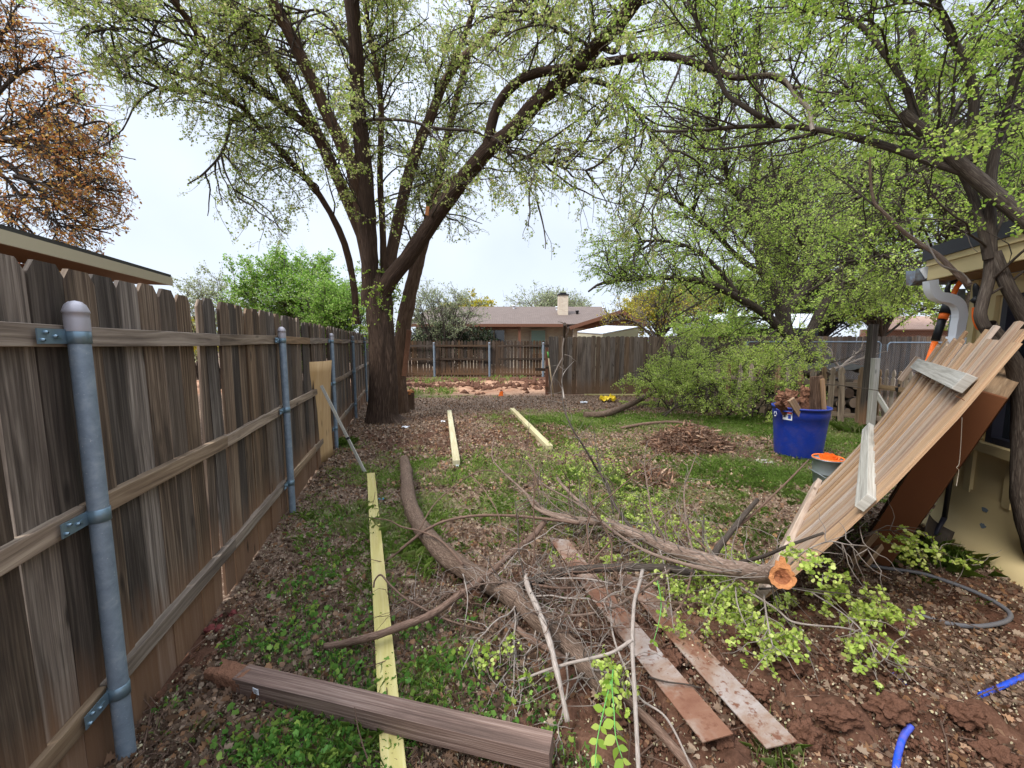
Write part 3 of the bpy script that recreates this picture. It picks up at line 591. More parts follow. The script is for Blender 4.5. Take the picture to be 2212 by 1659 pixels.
mb = MB(); mb.board(q0, q0 + (.06, .05, 1.93), .11, .11, (1, 0, 0)); mb.build('timber', 'fence', pg, bevel=.006)
mb = MB(); mb.board(q0 + (.045, -.10, 0), q0 + (.03, -.09, 1.32), .10, .09, (1, 0, 0)); mb.build('sister_timber', 'palegrey', pg, bevel=.006)
g0 = G(1880, 925); g1 = G(2010, 960); gt = thing('picket_gate', 'small picket gate with a diagonal brace hanging beyond the tall timber post', 'gate', (g0 + g1) / 2)
mb = MB(); run_pickets(mb, g0 + (0.08, 0, 0), g1, .085, .07, 1.12, 'gothic', th=.018, base=.08, lean=.01); mb.build('picket_panel', 'fencetop', gt)
gd = nrm(g1 - g0); gn = np.array((gd[1], -gd[0], 0))
for z in (.80, .22): mb = MB(); mb.board(g0 + gn * .024 + (0, 0, z), g1 + gn * .024 + (0, 0, z), .085, .034, (0, 0, 1)); mb.build('rail', 'fencetop', gt)
mb = MB(); mb.board(g0 + gn * .06 + (0, 0, .82), g0 + gd * .55 + gn * .06 + (0, 0, .25), .085, .03, (0, 0, 1)); mb.build('brace', 'palegrey', gt)
mb = MB(); q = g0 + gd * .55 + gn * .07 + (0, 0, .80); mb.board(q, q + (.07, 0, .02), .05, .03, (0, 0, 1)); mb.board(q + (.03, 0, -.05), q + (.05, 0, .09), .02, .02, (1, 0, 0)); mb.build('latch', 'black', gt)

# ------------------------------------------------------------------ houses
def quad(mb, a, b, c, d, us, vs, m=0, r=.5, th=None):
    a, b, c, d = [np.asarray(q, float) for q in (a, b, c, d)]; UV = [(0, 0), (us, 0), (us, vs), (0, vs)]
    if th is None: mb.add([a, b, c, d], [[0, 1, 2, 3]], [UV], r, m); return
    n = nrm(np.cross(b - a, d - a)) * th; e = [x - n for x in (a, b, c, d)]
    mb.add([a, b, c, d] + e, [[0, 1, 2, 3], [7, 6, 5, 4], [0, 4, 5, 1], [1, 5, 6, 2], [2, 6, 7, 3], [3, 7, 4, 0]], [UV, UV] + [[(0, 0), (us, 0), (us, .1), (0, .1)]] * 4, r, m)
# neighbour's roof over the left fence
nh = thing('neighbour_house', 'low house with dark shingles and cream fascia peering over the left fence', 'house', (-8.5, 4.5, 0))
ea, eb = np.array((-4.35, 1.5, 2.60)), np.array((-6.22, 7.35, 2.66)); ed = nrm(eb - ea); en = np.array((-ed[1], ed[0], 0)); en = en if en[0] < 0 else -en
mb = MB(); rise = math.tan(math.radians(11)); wv = 4.2
quad(mb, ea + (0, 0, .17), eb + (0, 0, .17), eb + en * wv + (0, 0, .17 + wv * rise), ea + en * wv + (0, 0, .17 + wv * rise), 6, 4, th=.05)
quad(mb, eb + en * wv + (0, 0, .17 + wv * rise), ea + en * wv + (0, 0, .17 + wv * rise), ea + en * 2 * wv + (0, 0, .17), eb + en * 2 * wv + (0, 0, .17), 6, 4, th=.05)
mb.build('roof', 'sh_dark', nh)
mb = MB(); mb.board(ea + (0, 0, .045), eb + (0, 0, .045), .145, .03, (0, 0, 1)); mb.board(eb + (0, 0, .045), eb + en * wv + (0, 0, .045 + wv * rise), .145, .03, (0, 0, 1)); mb.build('fascia', 'cream', nh)
mb = MB(); quad(mb, ea + en * .04 + (0, 0, -.02), ea + en * .75 + (0, 0, -.02), eb + en * .75 + (0, 0, -.02), eb + en * .04 + (0, 0, -.02), 1, 1, th=.02); mb.build('soffit', 'soffit', nh)
mb = MB(); c0, c1 = ea + en * .7, eb + en * .7 - ed * .5; c0[2] = c1[2] = 0
quad(mb, c0, c1, c1 + (0, 0, 2.6), c0 + (0, 0, 2.6), 6, 2.6, th=.1); quad(mb, c1, c1 + en * 7, c1 + en * 7 + (0, 0, 2.6), c1 + (0, 0, 2.6), 7, 2.6, th=.1); mb.build('wall', 'brickr', nh)
# house across the lane
hh = thing('brick_house', 'long low brick house with brown shingle roof and a chimney behind the dark back fence', 'house', (2, 26, 0))
HY = 24.0
def hx(px, Y=HY): return (px - CX) / FOC * Y * 1.0
def hz(py, Y=HY): return CAMH + (740 - py) / FOC * Y
x0, x1 = hx(895), hx(1330); ez = hz(701); rz_ = hz(664, HY + 4.2)
mb = MB(); quad(mb, (x0 - .4, HY - .5, ez), (x1, HY - .5, ez), (x1, HY + 4.2, rz_), (x0 + .3, HY + 4.2, rz_), 14, 5, th=.08)
quad(mb, (x1, HY + 9, ez), (x0 - .4, HY + 9, ez), (x0 + .3, HY + 4.2, rz_), (x1, HY + 4.2, rz_), 14, 5, th=.08)
gx0, gx1, gpx = hx(1228, HY - 1.5), hx(1388, HY - 1.5), hx(1336, HY - 1.5); gz0 = hz(706, HY - 1.5); gz1 = hz(672, HY - 1.5)
quad(mb, (gx0, HY - 1.8, gz0), (gpx, HY - 1.8, gz1), (gpx, HY + 4, gz1 + .02), (gx0, HY + 4, gz0), 4, 5, th=.08)
quad(mb, (gpx, HY - 1.8, gz1), (gx1, HY - 1.8, gz0 + .2), (gx1, HY + 5, gz0 + .2), (gpx, HY + 5, gz1), 3, 5, th=.08)
mb.build('roof', 'sh_brown', hh)
mb = MB(); mb.board((x0 - .4, HY - .52, ez - .09), (gx0, HY - .52, ez - .09), .17, .04, (0, 0, 1)); mb.board((gx0, HY - 1.82, gz0 - .09), (gpx, HY - 1.82, gz1 - .09), .2, .04, (0, 0, 1)); mb.board((gpx, HY - 1.82, gz1 - .09), (gx1, HY - 1.82, gz0 + .1), .2, .04, (0, 0, 1)); mb.build('fascia', 'redwood', hh)
mb = MB(); quad(mb, (gx0 + .3, HY - 1.5, gz0 - .1), (gx1 - .2, HY - 1.5, gz0 - .1), (gpx + .4, HY - 1.5, gz1 - .2), (gpx - .4, HY - 1.5, gz1 - .2), 3, 1, th=.05); mb.build('gable', 'redwood', hh)
mb = MB(); quad(mb, (x0, HY + .6, 0), (x1, HY + .6, 0), (x1, HY + .6, ez + .3), (x0, HY + .6, ez + .3), 12, 2.6, th=.2); quad(mb, (gx0 + .3, HY - 1.2, 0), (gx1 - .3, HY - 1.2, 0), (gx1 - .3, HY - 1.2, gz0 - .05), (gx0 + .3, HY - 1.2, gz0 - .05), 4, 2.6, th=.2); mb.build('wall', 'brick', hh)
def winp(parent, xa, xb, za, zb, Y, glass='glass', nm='window', split=False):
    mb = MB(); f = .07
    mb.board((xa, Y, za), (xa, Y, zb), f, .06, (1, 0, 0)); mb.board((xb, Y, za), (xb, Y, zb), f, .06, (1, 0, 0)); mb.board((xa + f / 2, Y, zb - f / 2), (xb - f / 2, Y, zb - f / 2), f, .056, (0, 0, 1)); mb.board((xa + f / 2, Y, za + f / 2), (xb - f / 2, Y, za + f / 2), f, .056, (0, 0, 1))
    if split: mb.board(((xa + xb) / 2, Y, za + f), ((xa + xb) / 2, Y, zb - f), f, .05, (1, 0, 0))
    wo = mb.build(nm, 'winframew', parent); mb = MB()
    quad(mb, (xa, Y + .01, za), (xb, Y + .01, za), (xb, Y + .01, zb), (xa, Y + .01, zb), 1, 1, th=.01); mb.build('pane', glass, wo)
winp(hh, hx(1044, HY + .5), hx(1091, HY + .5), .2, hz(711), HY + .36, nm='sliding_door', split=True)
winp(hh, hx(1146, HY + .5), hx(1178, HY + .5), .9, hz(711), HY + .36, 'glassg')
for px in (1034, 1122): mb = MB(); mb.box((hx(px, HY - .3), HY - .3, 0), .16, .16, ez - .06); mb.build('porch_post', 'redwood', hh)
mb = MB(); mb.board((hx(905), HY - .3, ez - .22), (hx(1122), HY - .3, ez - .22), .16, .1, (0, 0, 1))
for px in (960, 985, 1010, 1058, 1082, 1104): mb.board((hx(px), HY - .5, ez - .12), (hx(px), HY + .5, ez - .12), .09, .05, (0, 0, 1))
mb.build('porch_beam', 'redwood', hh)
mb = MB(); cx_ = hx(1214, HY + 2); mb.box((cx_, HY + 2, ez), .62, .62, hz(641, HY + 2) - ez); ch = mb.build('chimney', 'brick', hh)
mb = MB(); mb.box((cx_, HY + 2, hz(641, HY + 2) + .003), .72, .72, .06); mb.box((cx_, HY + 2, hz(641, HY + 2) + .063), .4, .4, .12); mb.build('chimney_cap', 'black', ch)
for px, yy in ((1110, 3.6), (1202, 3.2), (1245, 2.0), (1302, 3.0)):
    mb = MB(); z = ez + (rz_ - ez) * (yy + .5) / 4.7; mb.lathe([(.09, 0), (.09, .2), (.14, .22), (.12, .27), (.001, .28)], (hx(px, HY + yy), HY + yy, z - .05), 10); mb.build('roof_vent', 'white' if px != 1245 else 'black', hh)
# small tin-roofed shed and long metal roof
s1 = thing('garden_shed', 'small beige shed with a white sheet metal roof just behind the board fence', 'shed', (2.9, 14.3, 0))
def Pz(px, py, Y): return at(px, py, Y)
A, B, C, D = Pz(1247, 718, 13.5), Pz(1302, 722, 12.8), Pz(1379, 707, 14.4), Pz(1308, 705, 15.4)
mb = MB(); quad(mb, A, B, C, D, 1, 1, th=-.03); mb.build('roof', 'tin', s1)
mb = MB(); 
for a, b_ in ((A, B), (B, C)): quad(mb, (a[0], a[1], 0), (b_[0], b_[1], 0), b_ - (0, 0, .035), a - (0, 0, .035), 2, 2, th=.05)
mb.build('wall', 'shedwall', s1)
s2 = thing('carport', 'long carport with a bright white corrugated metal roof seen through the trees', 'carport', (11, 20, 0))
a, b_, c, d = at(1462, 709, 18.2), at(1765, 709, 18.2), at(1765, 678, 22), at(1462, 678, 22)
mb = MB(); n = 120
for i in range(n):
    f0, f1 = i / n, (i + 1) / n; z0 = .02 * (i % 2); z1 = .02 * ((i + 1) % 2)
    mb.add([a + (b_ - a) * f0 + (0, 0, z0), a + (b_ - a) * f1 + (0, 0, z1), d + (c - d) * f1 + (0, 0, z1), d + (c - d) * f0 + (0, 0, z0)], [[0, 1, 2, 3]])
mb.build('roof', 'tin', s2)
for f in (0.02, .35, .68, .98): mb = MB(); p = a + (b_ - a) * f; mb.box((p[0], p[1] + .1, 0), .1, .1, p[2] - .02); mb.build('support_post', 'black', s2)
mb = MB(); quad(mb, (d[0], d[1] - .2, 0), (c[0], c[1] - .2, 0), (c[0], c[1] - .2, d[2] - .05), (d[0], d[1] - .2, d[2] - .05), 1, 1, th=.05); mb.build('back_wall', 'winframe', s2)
s3 = thing('distant_house', 'red brick house with a pinkish tan shingle roof beyond the chain link fence', 'house', (22, 22, 0))
a, b_ = at(1880, 711, 20), at(2095, 711, 20); mb = MB()
quad(mb, a, b_, at(2060, 683, 24), at(1925, 683, 24), 8, 4, th=.06); mb.build('roof', 'sh_pink', s3)
mb = MB(); quad(mb, (a[0], 20.5, 0), (b_[0], 20.5, 0), (b_[0], 20.5, b_[2]), (a[0], 20.5, a[2]), 8, 2.5, th=.1); mb.build('wall', 'brickr', s3)

# yellow shed / workshop on the right
WD = nrm(np.array((.34, 1, 0))); WNn = np.array((-WD[1], WD[0], 0))                  # outward (to the yard, -x)
def WP(Y, off=0.0, z=0.0): return np.array((3.49 + .34 * (Y - 2.53), Y, z)) + WNn * off
YF = 3.25
ys = thing('yellow_shed', 'cream yellow board and batten shed with black roof edge and a dark window', 'shed', WP(1.5, -1.5))
mb = MB(); w0, w1 = .6, 2.92
mb.board(WP(.2, -.03, 1.04), WP(1.75, -.03, 1.04), 2.12, .06, (0, 0, 1)); mb.board(WP(w1, -.03, 1.04), WP(YF, -.03, 1.04), 2.12, .06, (0, 0, 1))
mb.board(WP(1.75, -.03, .41), WP(w1, -.03, .41), .86, .06, (0, 0, 1)); mb.board(WP(1.75, -.03, 2.03), WP(w1, -.03, 2.03), .14, .06, (0, 0, 1))
mb.board(WP(YF, -.06, 1.04), WP(YF, -3.2, 1.04), 2.12, .06, (0, 0, 1)); mb.build('wall', 'yard', ys)
for y, hh_ in ((YF - .05, 2.09), (3.05, .86), (2.70, .84), (2.15, .84), (1.6, 2.09), (1.2, 2.09)):
    mb = MB(); zb = .42; mb.board(WP(y, .012, zb), WP(y, .012, hh_), .07, .022, WD); mb.build('batten', 'trimy', ys)
mb = MB(); mb.board(WP(3.02, .016, .86), WP(3.02, .016, 1.97), .085, .03, WD); mb.board(WP(1.7, .016, 1.99), WP(3.06, .016, 1.99), .085, .032, (0, 0, 1)); mb.board(WP(1.65, .03, .81), WP(3.1, .03, .81), .07, .07, (0, 0, 1)); mb.build('window_trim', 'trimy', ys)
wo = MB(); wo.board(WP(w1, -.02, .85), WP(w1, -.02, 1.95), .05, .07, WD); wo.board(WP(1.75, -.02, .87), WP(w1 - .025, -.02, .87), .045, .066, (0, 0, 1)); wo.board(WP(1.75, -.02, 1.93), WP(w1 - .025, -.02, 1.93), .045, .066, (0, 0, 1)); wo.board(WP(1.75, -.03, 1.36), WP(w1 - .025, -.03, 1.36), .035, .04, (0, 0, 1)); wo = wo.build('window', 'winframe', ys)
mb = MB(); mb.board(WP(1.75, -.05, 1.4), WP(w1, -.05, 1.4), 1.1, .006, (0, 0, 1)); mb.build('pane', 'glass', wo)
mb = MB()      # flared apron of sheet material at the foot of the wall, bent outward
ys_ = np.linspace(.8, 3.3, 26); prof = [(.0, .46), (.008, .30), (.03, .18), (.075, .08), (.12, .01), (.125, -.05)]
V = [WP(y, a_ * (1 + .25 * math.sin(y * 4)) + .014, z_ + .02 * math.sin(y * 3 + z_ * 5)) for a_, z_ in prof for y in ys_]; n = len(ys_)
mb.add(V, [[j * n + i, j * n + i + 1, (j + 1) * n + i + 1, (j + 1) * n + i] for j in range(len(prof) - 1) for i in range(n - 1)], None, .5, 0, True); ap = mb.build('apron', 'yard', ys)
for y, z_, off, sx, sz in ((2.86, .34, .016, .035, .02), (2.84, .22, .035, .03, .02), (2.46, .12, .075, .03, .035), (2.36, .075, .095, .09, .035), (2.62, .1, .08, .04, .02), (2.25, .24, .03, .05, .03)):
    zz = np.array([p[1] for p in prof]); oo = np.array([p[0] for p in prof]); fo = lambda z: float(np.interp(z, zz[::-1], oo[::-1])) * (1 + .25 * math.sin(y * 4)) + .0165
    mb = MB(); c = WP(y, fo(z_), z_); vt = nrm(WP(y, fo(z_ + .03), z_ + .03) - WP(y, fo(z_ - .03), z_ - .03)); pl = [(sx * math.cos(t) * random.uniform(.6, 1.15), sz * math.sin(t) * random.uniform(.5, 1.15)) for t in np.arange(14) * math.pi / 7]
    nq = np.cross(vt, WD); nq = nq if nq.dot(WNn) > 0 else -nq; mb.prism(pl, c - nq * .001, WD, vt, nq * .0015); mb.build('paint_chip', 'chip', ap)

def roofp(Y, off, z): return WP(Y, off, z)
mb = MB(); Ye = 3.22; yd = np.array((WD[1], -WD[0], 0))
mb.board(roofp(.2, .30, 2.165), roofp(Ye, .30, 2.165), .11, .03, (0, 0, 1)); mb.board(roofp(.2, .315, 2.245), roofp(Ye, .315, 2.245), .045, .03, (0, 0, 1)); mb.build('fascia_board', 'trimy', ys)
mb = MB(); mb.board(roofp(.2, .335, 2.318), roofp(Ye + .03, .335, 2.318), .10, .02, (0, 0, 1)); mb.board(roofp(Ye + .03, .31, 2.318), roofp(Ye + .03, -3.3, 2.318), .10, .02, (0, 0, 1)); mb.build('roof_edge', 'fascia', ys)
mb = MB(); mb.board(roofp(.2, -1.45, 2.358), roofp(Ye + .02, -1.45, 2.358), 3.5, .02, yd); mb.build('roof', 'fascia', ys)
mb = MB(); mb.board(roofp(.2, .14, 2.11), roofp(Ye, .14, 2.11), .28, .012, yd); mb.build('soffit', 'soffit', ys)
g = roofp(Ye + .05, .30, 2.12); mb = MB()     # gutter stub along the far eave
pr = [(0, .1), (0, 0), (.05, -.035), (.11, -.02), (.13, .1)]
for i in range(4): quad(mb, g + WNn * .07 + WD * pr[i][0] + (0, 0, pr[i][1]), g - WNn * 1.6 + WD * pr[i][0] + (0, 0, pr[i][1]), g - WNn * 1.6 + WD * pr[i + 1][0] + (0, 0, pr[i + 1][1]), g + WNn * .07 + WD * pr[i + 1][0] + (0, 0, pr[i + 1][1]), 1, 1, th=.003)
gu = mb.build('gutter', 'galv', ys); mb = MB(); mb.board(g + WNn * .02 + WD * .03 + (0, 0, .05), g - WNn * .12 + WD * .0 + (0, 0, .13), .09, .09, (0, 0, 1)); mb.build('gutter_outlet', 'white', gu)
mb = MB(); mb.board(WP(YF + .06, .05, 1.55), WP(YF + .06, .05, 2.04), .06, .05, WD); mb.build('downspout', 'galv', ys)

# ================================================================== OBJECTS
random.seed(21)
# leaning fence panel
pA, pB, pC, pD = gz(1614, 1324, .0), gz(1748, 1072, .01), at(2026, 741, 3.15), at(2206, 750, 1.62)
pn = nrm(np.cross(pB - pA, pD - pA)); pn = pn if pn[2] > 0 else -pn
lp = thing('fence_panel', 'bare pale section of old board fence leaning at a slant by the right tree', 'fence panel', (pA + pB) / 2)
mb = MB(); n = 18
def PP(s, t, o=0.0): return (pA + (pB - pA) * s) * (1 - t) + (pD + (pC - pD) * s) * t + pn * (o - .19 * t * max(0, 1 - t))
for i in range(n):
    s = (i + .5) / n; a = PP(s, random.uniform(-.015, .01)); top = PP(s + random.uniform(-.006, .006), random.uniform(.985, 1.02) if i not in (1, 2, 5, 6, 11) else random.uniform(1.03, 1.07)); a = a + pn * random.uniform(-.006, .006)
    U = nrm((pB - pA) - nrm(top - a) * (pB - pA).dot(nrm(top - a))); w_ = np.linalg.norm((pB - pA)) / n * random.uniform(.985, 1.03); tt = PP(s, 1.0); ts = top; sag = [a + (top - a) * f + (PP(s, f) - (PP(s, 0) * (1 - f) + PP(s, 1) * f)) for f in (0, .2, .4, .6, .8, 1)]
    rr = random.random(); uu = (random.random() * 9, random.random() * 9); wA = np.linalg.norm(pB - pA) / n; wB = np.linalg.norm(pC - pD) / n; acc = 0; dz_ = pn * random.uniform(-.006, .006)
    V = []; UVs = []
    for q_, f in zip(sag, (0, .2, .4, .6, .8, 1)):
        hw = (wA * (1 - f) + wB * f) * w_ / wA / 2 * .99; V += [q_ - U * hw + dz_, q_ + U * hw + dz_, q_ + U * hw + pn * .017 + dz_, q_ - U * hw + pn * .017 + dz_]
    F = []; UV = []
    for k_ in range(5):
        b_ = 4 * k_; l0, l1 = uu[1] + k_ * .37, uu[1] + k_ * .37 + .37
        for e0, e1 in ((3, 2), (2, 1), (1, 0), (0, 3)):
            F.append([b_ + e0, b_ + e1, b_ + 4 + e1, b_ + 4 + e0]); u0 = uu[0] + e0 * .3; UV.append([(u0, l0), (u0 + .14, l0), (u0 + .14, l1), (u0, l1)])
    tipc = (V[20] + V[21] + V[22] + V[23]) / 4 + nrm(top - a) * .012; F += [[0, 1, 2, 3], [20, 23, 22, 21]]; UV += [[(0, 0)] * 4] * 2
    mb.add(V, F, UV, rr)
mb.build('picket_panel', 'pale', lp)
for t_, s0, s1, mt in ((.10, -.01, 1.01, 'pale'), (.515, -.01, 1.02, 'palegrey'), (.885, .08, .99, 'palegrey')):
    mb = MB(); mb.board(PP(s0, t_, .038), PP(s1, t_, .038), .088, .042, pD - pA); mb.build('rail', mt, lp, bevel=.003)
mb = MB(); c = PP(1.04, .83, .05); mb.board(c - (pD - pA) * .04, c + (pD - pA) * .07 + (0, 0, .03), .085, .04, pB - pA); mb.build('rail_stub', 'pale', lp, bevel=.002)
mb = MB()
for t_ in (.10, .515, .885):
    for i in range(n):
        for dd in (-.018, .02):
            if random.random() < .7: mb.lathe([(.0016, 0), (.0016, .02)], PP((i + .5) / n + random.uniform(-.008, .008), t_ - .032 + dd * .2, .017), 5, ax=pn + np.random.default_rng(i).normal(size=3) * .3)
mb.build('nails', 'brownboard', lp)
# brown open box leaning under it
Q1, T1 = gz(1918, 1232, 0), at(2168, 878, 2.12); Ld = nrm(T1 - Q1); vw = nrm((Q1 + T1) / 2 - np.array((0, 0, CAMH))); Wd = nrm(np.cross(Ld, vw)); Wd = Wd if Wd[0] < 0 else -Wd; Dd = nrm(np.cross(Ld, Wd)); Dd = Dd if Dd[1] > 0 else -Dd
bb = thing('wooden_box_frame', 'rusty brown wooden box frame leaning in the shade under the pale fence panel', 'wooden frame', Q1); LL = float(np.linalg.norm(T1 - Q1)) + .05
mb = MB(); mb.board(Q1 + Wd * .09, Q1 + Ld * LL + Wd * .09, .17, .022, Wd); mb.build('side_board', 'brownboard', bb, bevel=.003)
mb = MB(); mb.board(Q1 + Wd * .10 + Dd * .75, Q1 + Ld * LL + Wd * .10 + Dd * .75, .20, .022, Wd); mb.build('side_board', 'brownboard', bb)
mb = MB(); mb.board(Q1 + Wd * .19 + Dd * .90, Q1 + Ld * (LL - .03) + Wd * .19 + Dd * .90, 1.72, .012, Dd); mb.build('shade_sheet', 'boxshade', bb)  # widened past the box to darken the gap; its near-black colour is painted shade
for k in (0.02, LL - .06): mb = MB(); mb.board(Q1 + Ld * k + Wd * .09 + Dd * .02, Q1 + Ld * k + Wd * .09 + Dd * .73, .17, .03, Wd); mb.build('end_board', 'fencetop' if k > 1 else 'brownboard', bb)
for i, (a, b_, wv_) in enumerate(((gz(1838, 1215, .02), at(2003, 1018, 2.6), .036), (gz(1868, 1222, .02), at(2036, 1010, 2.62), .03))):
    mb = MB(); mb.board(a, b_, wv_, .038, (1, -.3, 0)); tag(mb.build('wooden_stud', 'fencetop', bevel=.002), ('tan stud propped under the pale fence panel, the one nearer the cut limb', 'narrow tan stud leaning beside the brown box frame under the panel')[i], 'stud', 'studs under the leaning panel')
tp = [at(2078, 902, 1.98), at(2076, 950, 1.97), at(2072, 1000, 1.96), at(2066, 1010, 1.95), at(2071, 1016, 1.96), at(2068, 1036, 1.96), at(2066, 1050, 1.95)]
mb = MB(); mb.tube(spline(np.array(tp), 24), .0014, 5); tag(mb.build('twine', 'string'), 'pale knotted string dangling from the edge of the leaning fence panel', 'string')

# blue bin
bc = np.array((4.10, 5.52, 0)); bc[2] = float(gh(bc[0], bc[1]))
bn = thing('recycling_bin', 'tall blue plastic recycling bin packed with rotten wood', 'bin', bc)
mb = MB(); mb.lathe([(.001, .0), (.262, .0), (.278, .012), (.284, .04), (.298, .2), (.316, .43), (.329, .56), (.333, .565), (.338, .64), (.338, .69), (.352, .692), (.354, .715), (.344, .72), (.330, .715), (.327, .60), (.275, .05), (.001, .04)], bc, 48); mb.build('body', 'blue', bn)
def on_bin(ang, z, r): return bc + (math.cos(ang) * r, math.sin(ang) * r, z)
va = math.atan2(-bc[1], -bc[0])                      # direction to the camera
mb = MB()
for a in (va + .62 - 1.15, va + .62 + math.pi - 1.15):
    t_ = np.array((-math.sin(a), math.cos(a), 0)); rr = np.array((math.cos(a), math.sin(a), 0))
    mb.tube([on_bin(a - .30, .70, .35), on_bin(a - .29, .672, .375), on_bin(a - .1, .667, .385), on_bin(a + .1, .667, .385), on_bin(a + .29, .672, .375), on_bin(a + .30, .70, .35)], .011, 8)
mb.build('handle', 'blue', bn)
def patch(mb, a0, a1, z0, z1, r0, r1, n=8, m=0, off=.002):
    V = []; F = []
    for j, (z, rr) in enumerate(((z0, r0), (z1, r1))):
        for i in range(n + 1): V.append(on_bin(a0 + (a1 - a0) * i / n, z, rr + off))
    for i in range(n): F.append([i, i + 1, n + 2 + i, n + 1 + i])
    mb.add(V, F, None, .5, m)
a0 = va - .62; mb = MB(); w_ = .36; rr = lambda z: .329 + (z - .56) * .09 if z > .56 else .316 + (z - .43) * .1
patch(mb, a0, a0 + w_, .545, .655, rr(.545) + .004, rr(.655) + .001, m=0)
st = mb.build('label_sticker', 'paper', bn)
mb = MB(); patch(mb, a0 + .01, a0 + w_ - .01, .635, .652, rr(.635) + .004, rr(.652) + .001, m=0, off=.003)
patch(mb, a0 + w_ * .60, a0 + w_ * .88, .565, .62, rr(.565) + .005, rr(.62) + .002, m=1, off=.0035)
for i, z in enumerate((.618, .600, .585)): patch(mb, a0 + .03, a0 + w_ * (.5, .42, .35)[i], z - .005, z + .005, rr(z) + .005, rr(z) + .005, m=2, off=.0035)
mb.build('label_print', [plain('red_print', (.5, .05, .04)), M['bluepipe'], M['black']], st)
mb = MB()                                            # three chasing arrows
ca = va - 1.02
for k in range(3):
    b0 = k * 2 * math.pi / 3 + math.pi / 2
    def q(ang, rad): return on_bin(ca + rad * math.cos(ang) / .34, .60 + rad * math.sin(ang), rr(.60) + .006)
    ang = np.linspace(b0 + .25, b0 + 1.5, 6); V = [q(x, .036) for x in ang] + [q(x, .024) for x in ang]
    mb.add(V, [[i, i + 1, 7 + i, 6 + i] for i in range(5)]); mb.add([q(b0 + 1.5, .043), q(b0 + 1.5, .017), q(b0 + 1.95, .030)], [[0, 1, 2]])
mb.build('recycling_symbol', 'paper', bn)
def in_bin(px0, py, Y=5.45): return at(px0, py, Y)
for nm, lab, a, b_, w_, t_, mt in (('wood_scrap', 'tall flat piece of rotten board standing upright in the blue bin', in_bin(1762, 892), in_bin(1764, 811), .165, .04, 'barkred'),
        ('wood_scrap', 'thin crooked slat at the right edge of the blue bin', in_bin(1781, 892, 5.4), in_bin(1776, 818, 5.4), .045, .03, 'pale'),
        ('wood_scrap', 'jagged rotten piece in the middle of the blue bin', in_bin(1735, 892, 5.5), in_bin(1742, 832, 5.5), .12, .07, 'rot'),
        ('wood_scrap', 'short light scrap leaning over the front rim of the blue bin', in_bin(1722, 884, 5.26), in_bin(1708, 862, 5.24), .085, .035, 'pale'),
        ('wood_scrap', 'broad crumbling orange chunk at the left of the blue bin', in_bin(1704, 892, 5.5), in_bin(1698, 838, 5.5), .26, .12, 'rot'),
        ('wood_scrap', 'small curled bark piece poking past the left rim of the blue bin', in_bin(1693, 884, 5.36), in_bin(1678, 866, 5.3), .10, .03, 'rot')):
    mb = MB(); d = b_ - a; L = np.linalg.norm(d); d = d / L; U = nrm(np.array((1., 0, 0)) - d * d[0]); Wv = np.cross(d, U); k = 9; jag = mt == 'rot'
    base = a - d * .15; L += .15; pl = [(-w_ / 2, 0), (w_ / 2, 0)] + [(w_ / 2 * (1 - .12 * random.random() * jag), L * f) for f in (.4, .7, .88)] + [(w_ / 2 - w_ * i / k, L * (1 - (random.random() * .22 if jag else random.random() * .03))) for i in range(k + 1)] + [(-w_ / 2 * (1 - .15 * random.random() * jag), L * f) for f in (.8, .5)]
    mb.prism(pl, base - Wv * t_ / 2, U, d, Wv * t_); o = mb.build(nm, mt)
    if jag:
        s_ = o.modifiers.new('sub', 'SUBSURF'); s_.subdivision_type = 'SIMPLE'; s_.levels = s_.render_levels = 3
        tx = bpy.data.textures.new('clumps', 'CLOUDS'); tx.noise_scale = .06; dm = o.modifiers.new('disp', 'DISPLACE'); dm.texture = tx; dm.strength = .07; dm.texture_coords = 'GLOBAL'
    tag(o, lab, 'wood scrap', 'rotten wood scraps in the blue bin')
# galvanised bucket with orange netting
kc = at(1800, 1050, 4.25); kc[2] = 0.0; kc[0] = 3.52; kc[1] = 4.27
bk = thing('bucket', 'small grey metal bucket with orange plastic in it, half hidden by the leaning fence panel', 'bucket', kc)
mb = MB(); mb.lathe([(.001, 0), (.113, 0), (.117, .01), (.131, .15), (.136, .153), (.134, .16), (.146, .31), (.152, .312), (.152, .322), (.143, .322), (.115, .03), (.001, .02)], kc, 32); mb.build('body', 'grey', bk)
mb = MB(); mb.tube([kc + (-.17, 0, .28), kc + (-.19, .02, .2), kc + (-.12, -.13, .14), kc + (0, -.18, .12), kc + (.12, -.13, .14), kc + (.17, 0, .28)], .003, 6); mb.build('handle', 'grey', bk)
og = thing('safety_netting', 'loops of bright orange plastic netting stuffed in the grey metal bucket', 'netting', kc + (0, 0, .3))
for i in range(16):
    mb = MB(); a = random.random() * 6.28; r_ = random.uniform(.04, .115); c = kc + (0, 0, .31); pts = [c + (math.cos(a + t_) * r_, math.sin(a + t_) * r_, random.uniform(-.02, .045)) for t_ in np.linspace(0, random.uniform(1.5, 3.5), 6)]
    pts = spline(np.array(pts), 14)
    for p, q in zip(pts[:-1], pts[1:]): mb.board(p, q + (q - p) * .1, .028, .003, (0, 0, 1), r=.5)
    mb.build('strip', 'orange', og)
mb = MB(); mb.lathe([(.144, 0), (.150, .008), (.144, .016), (.136, .006)], kc + (0, 0, .318), 30); mb.build('ring', 'orange', og)

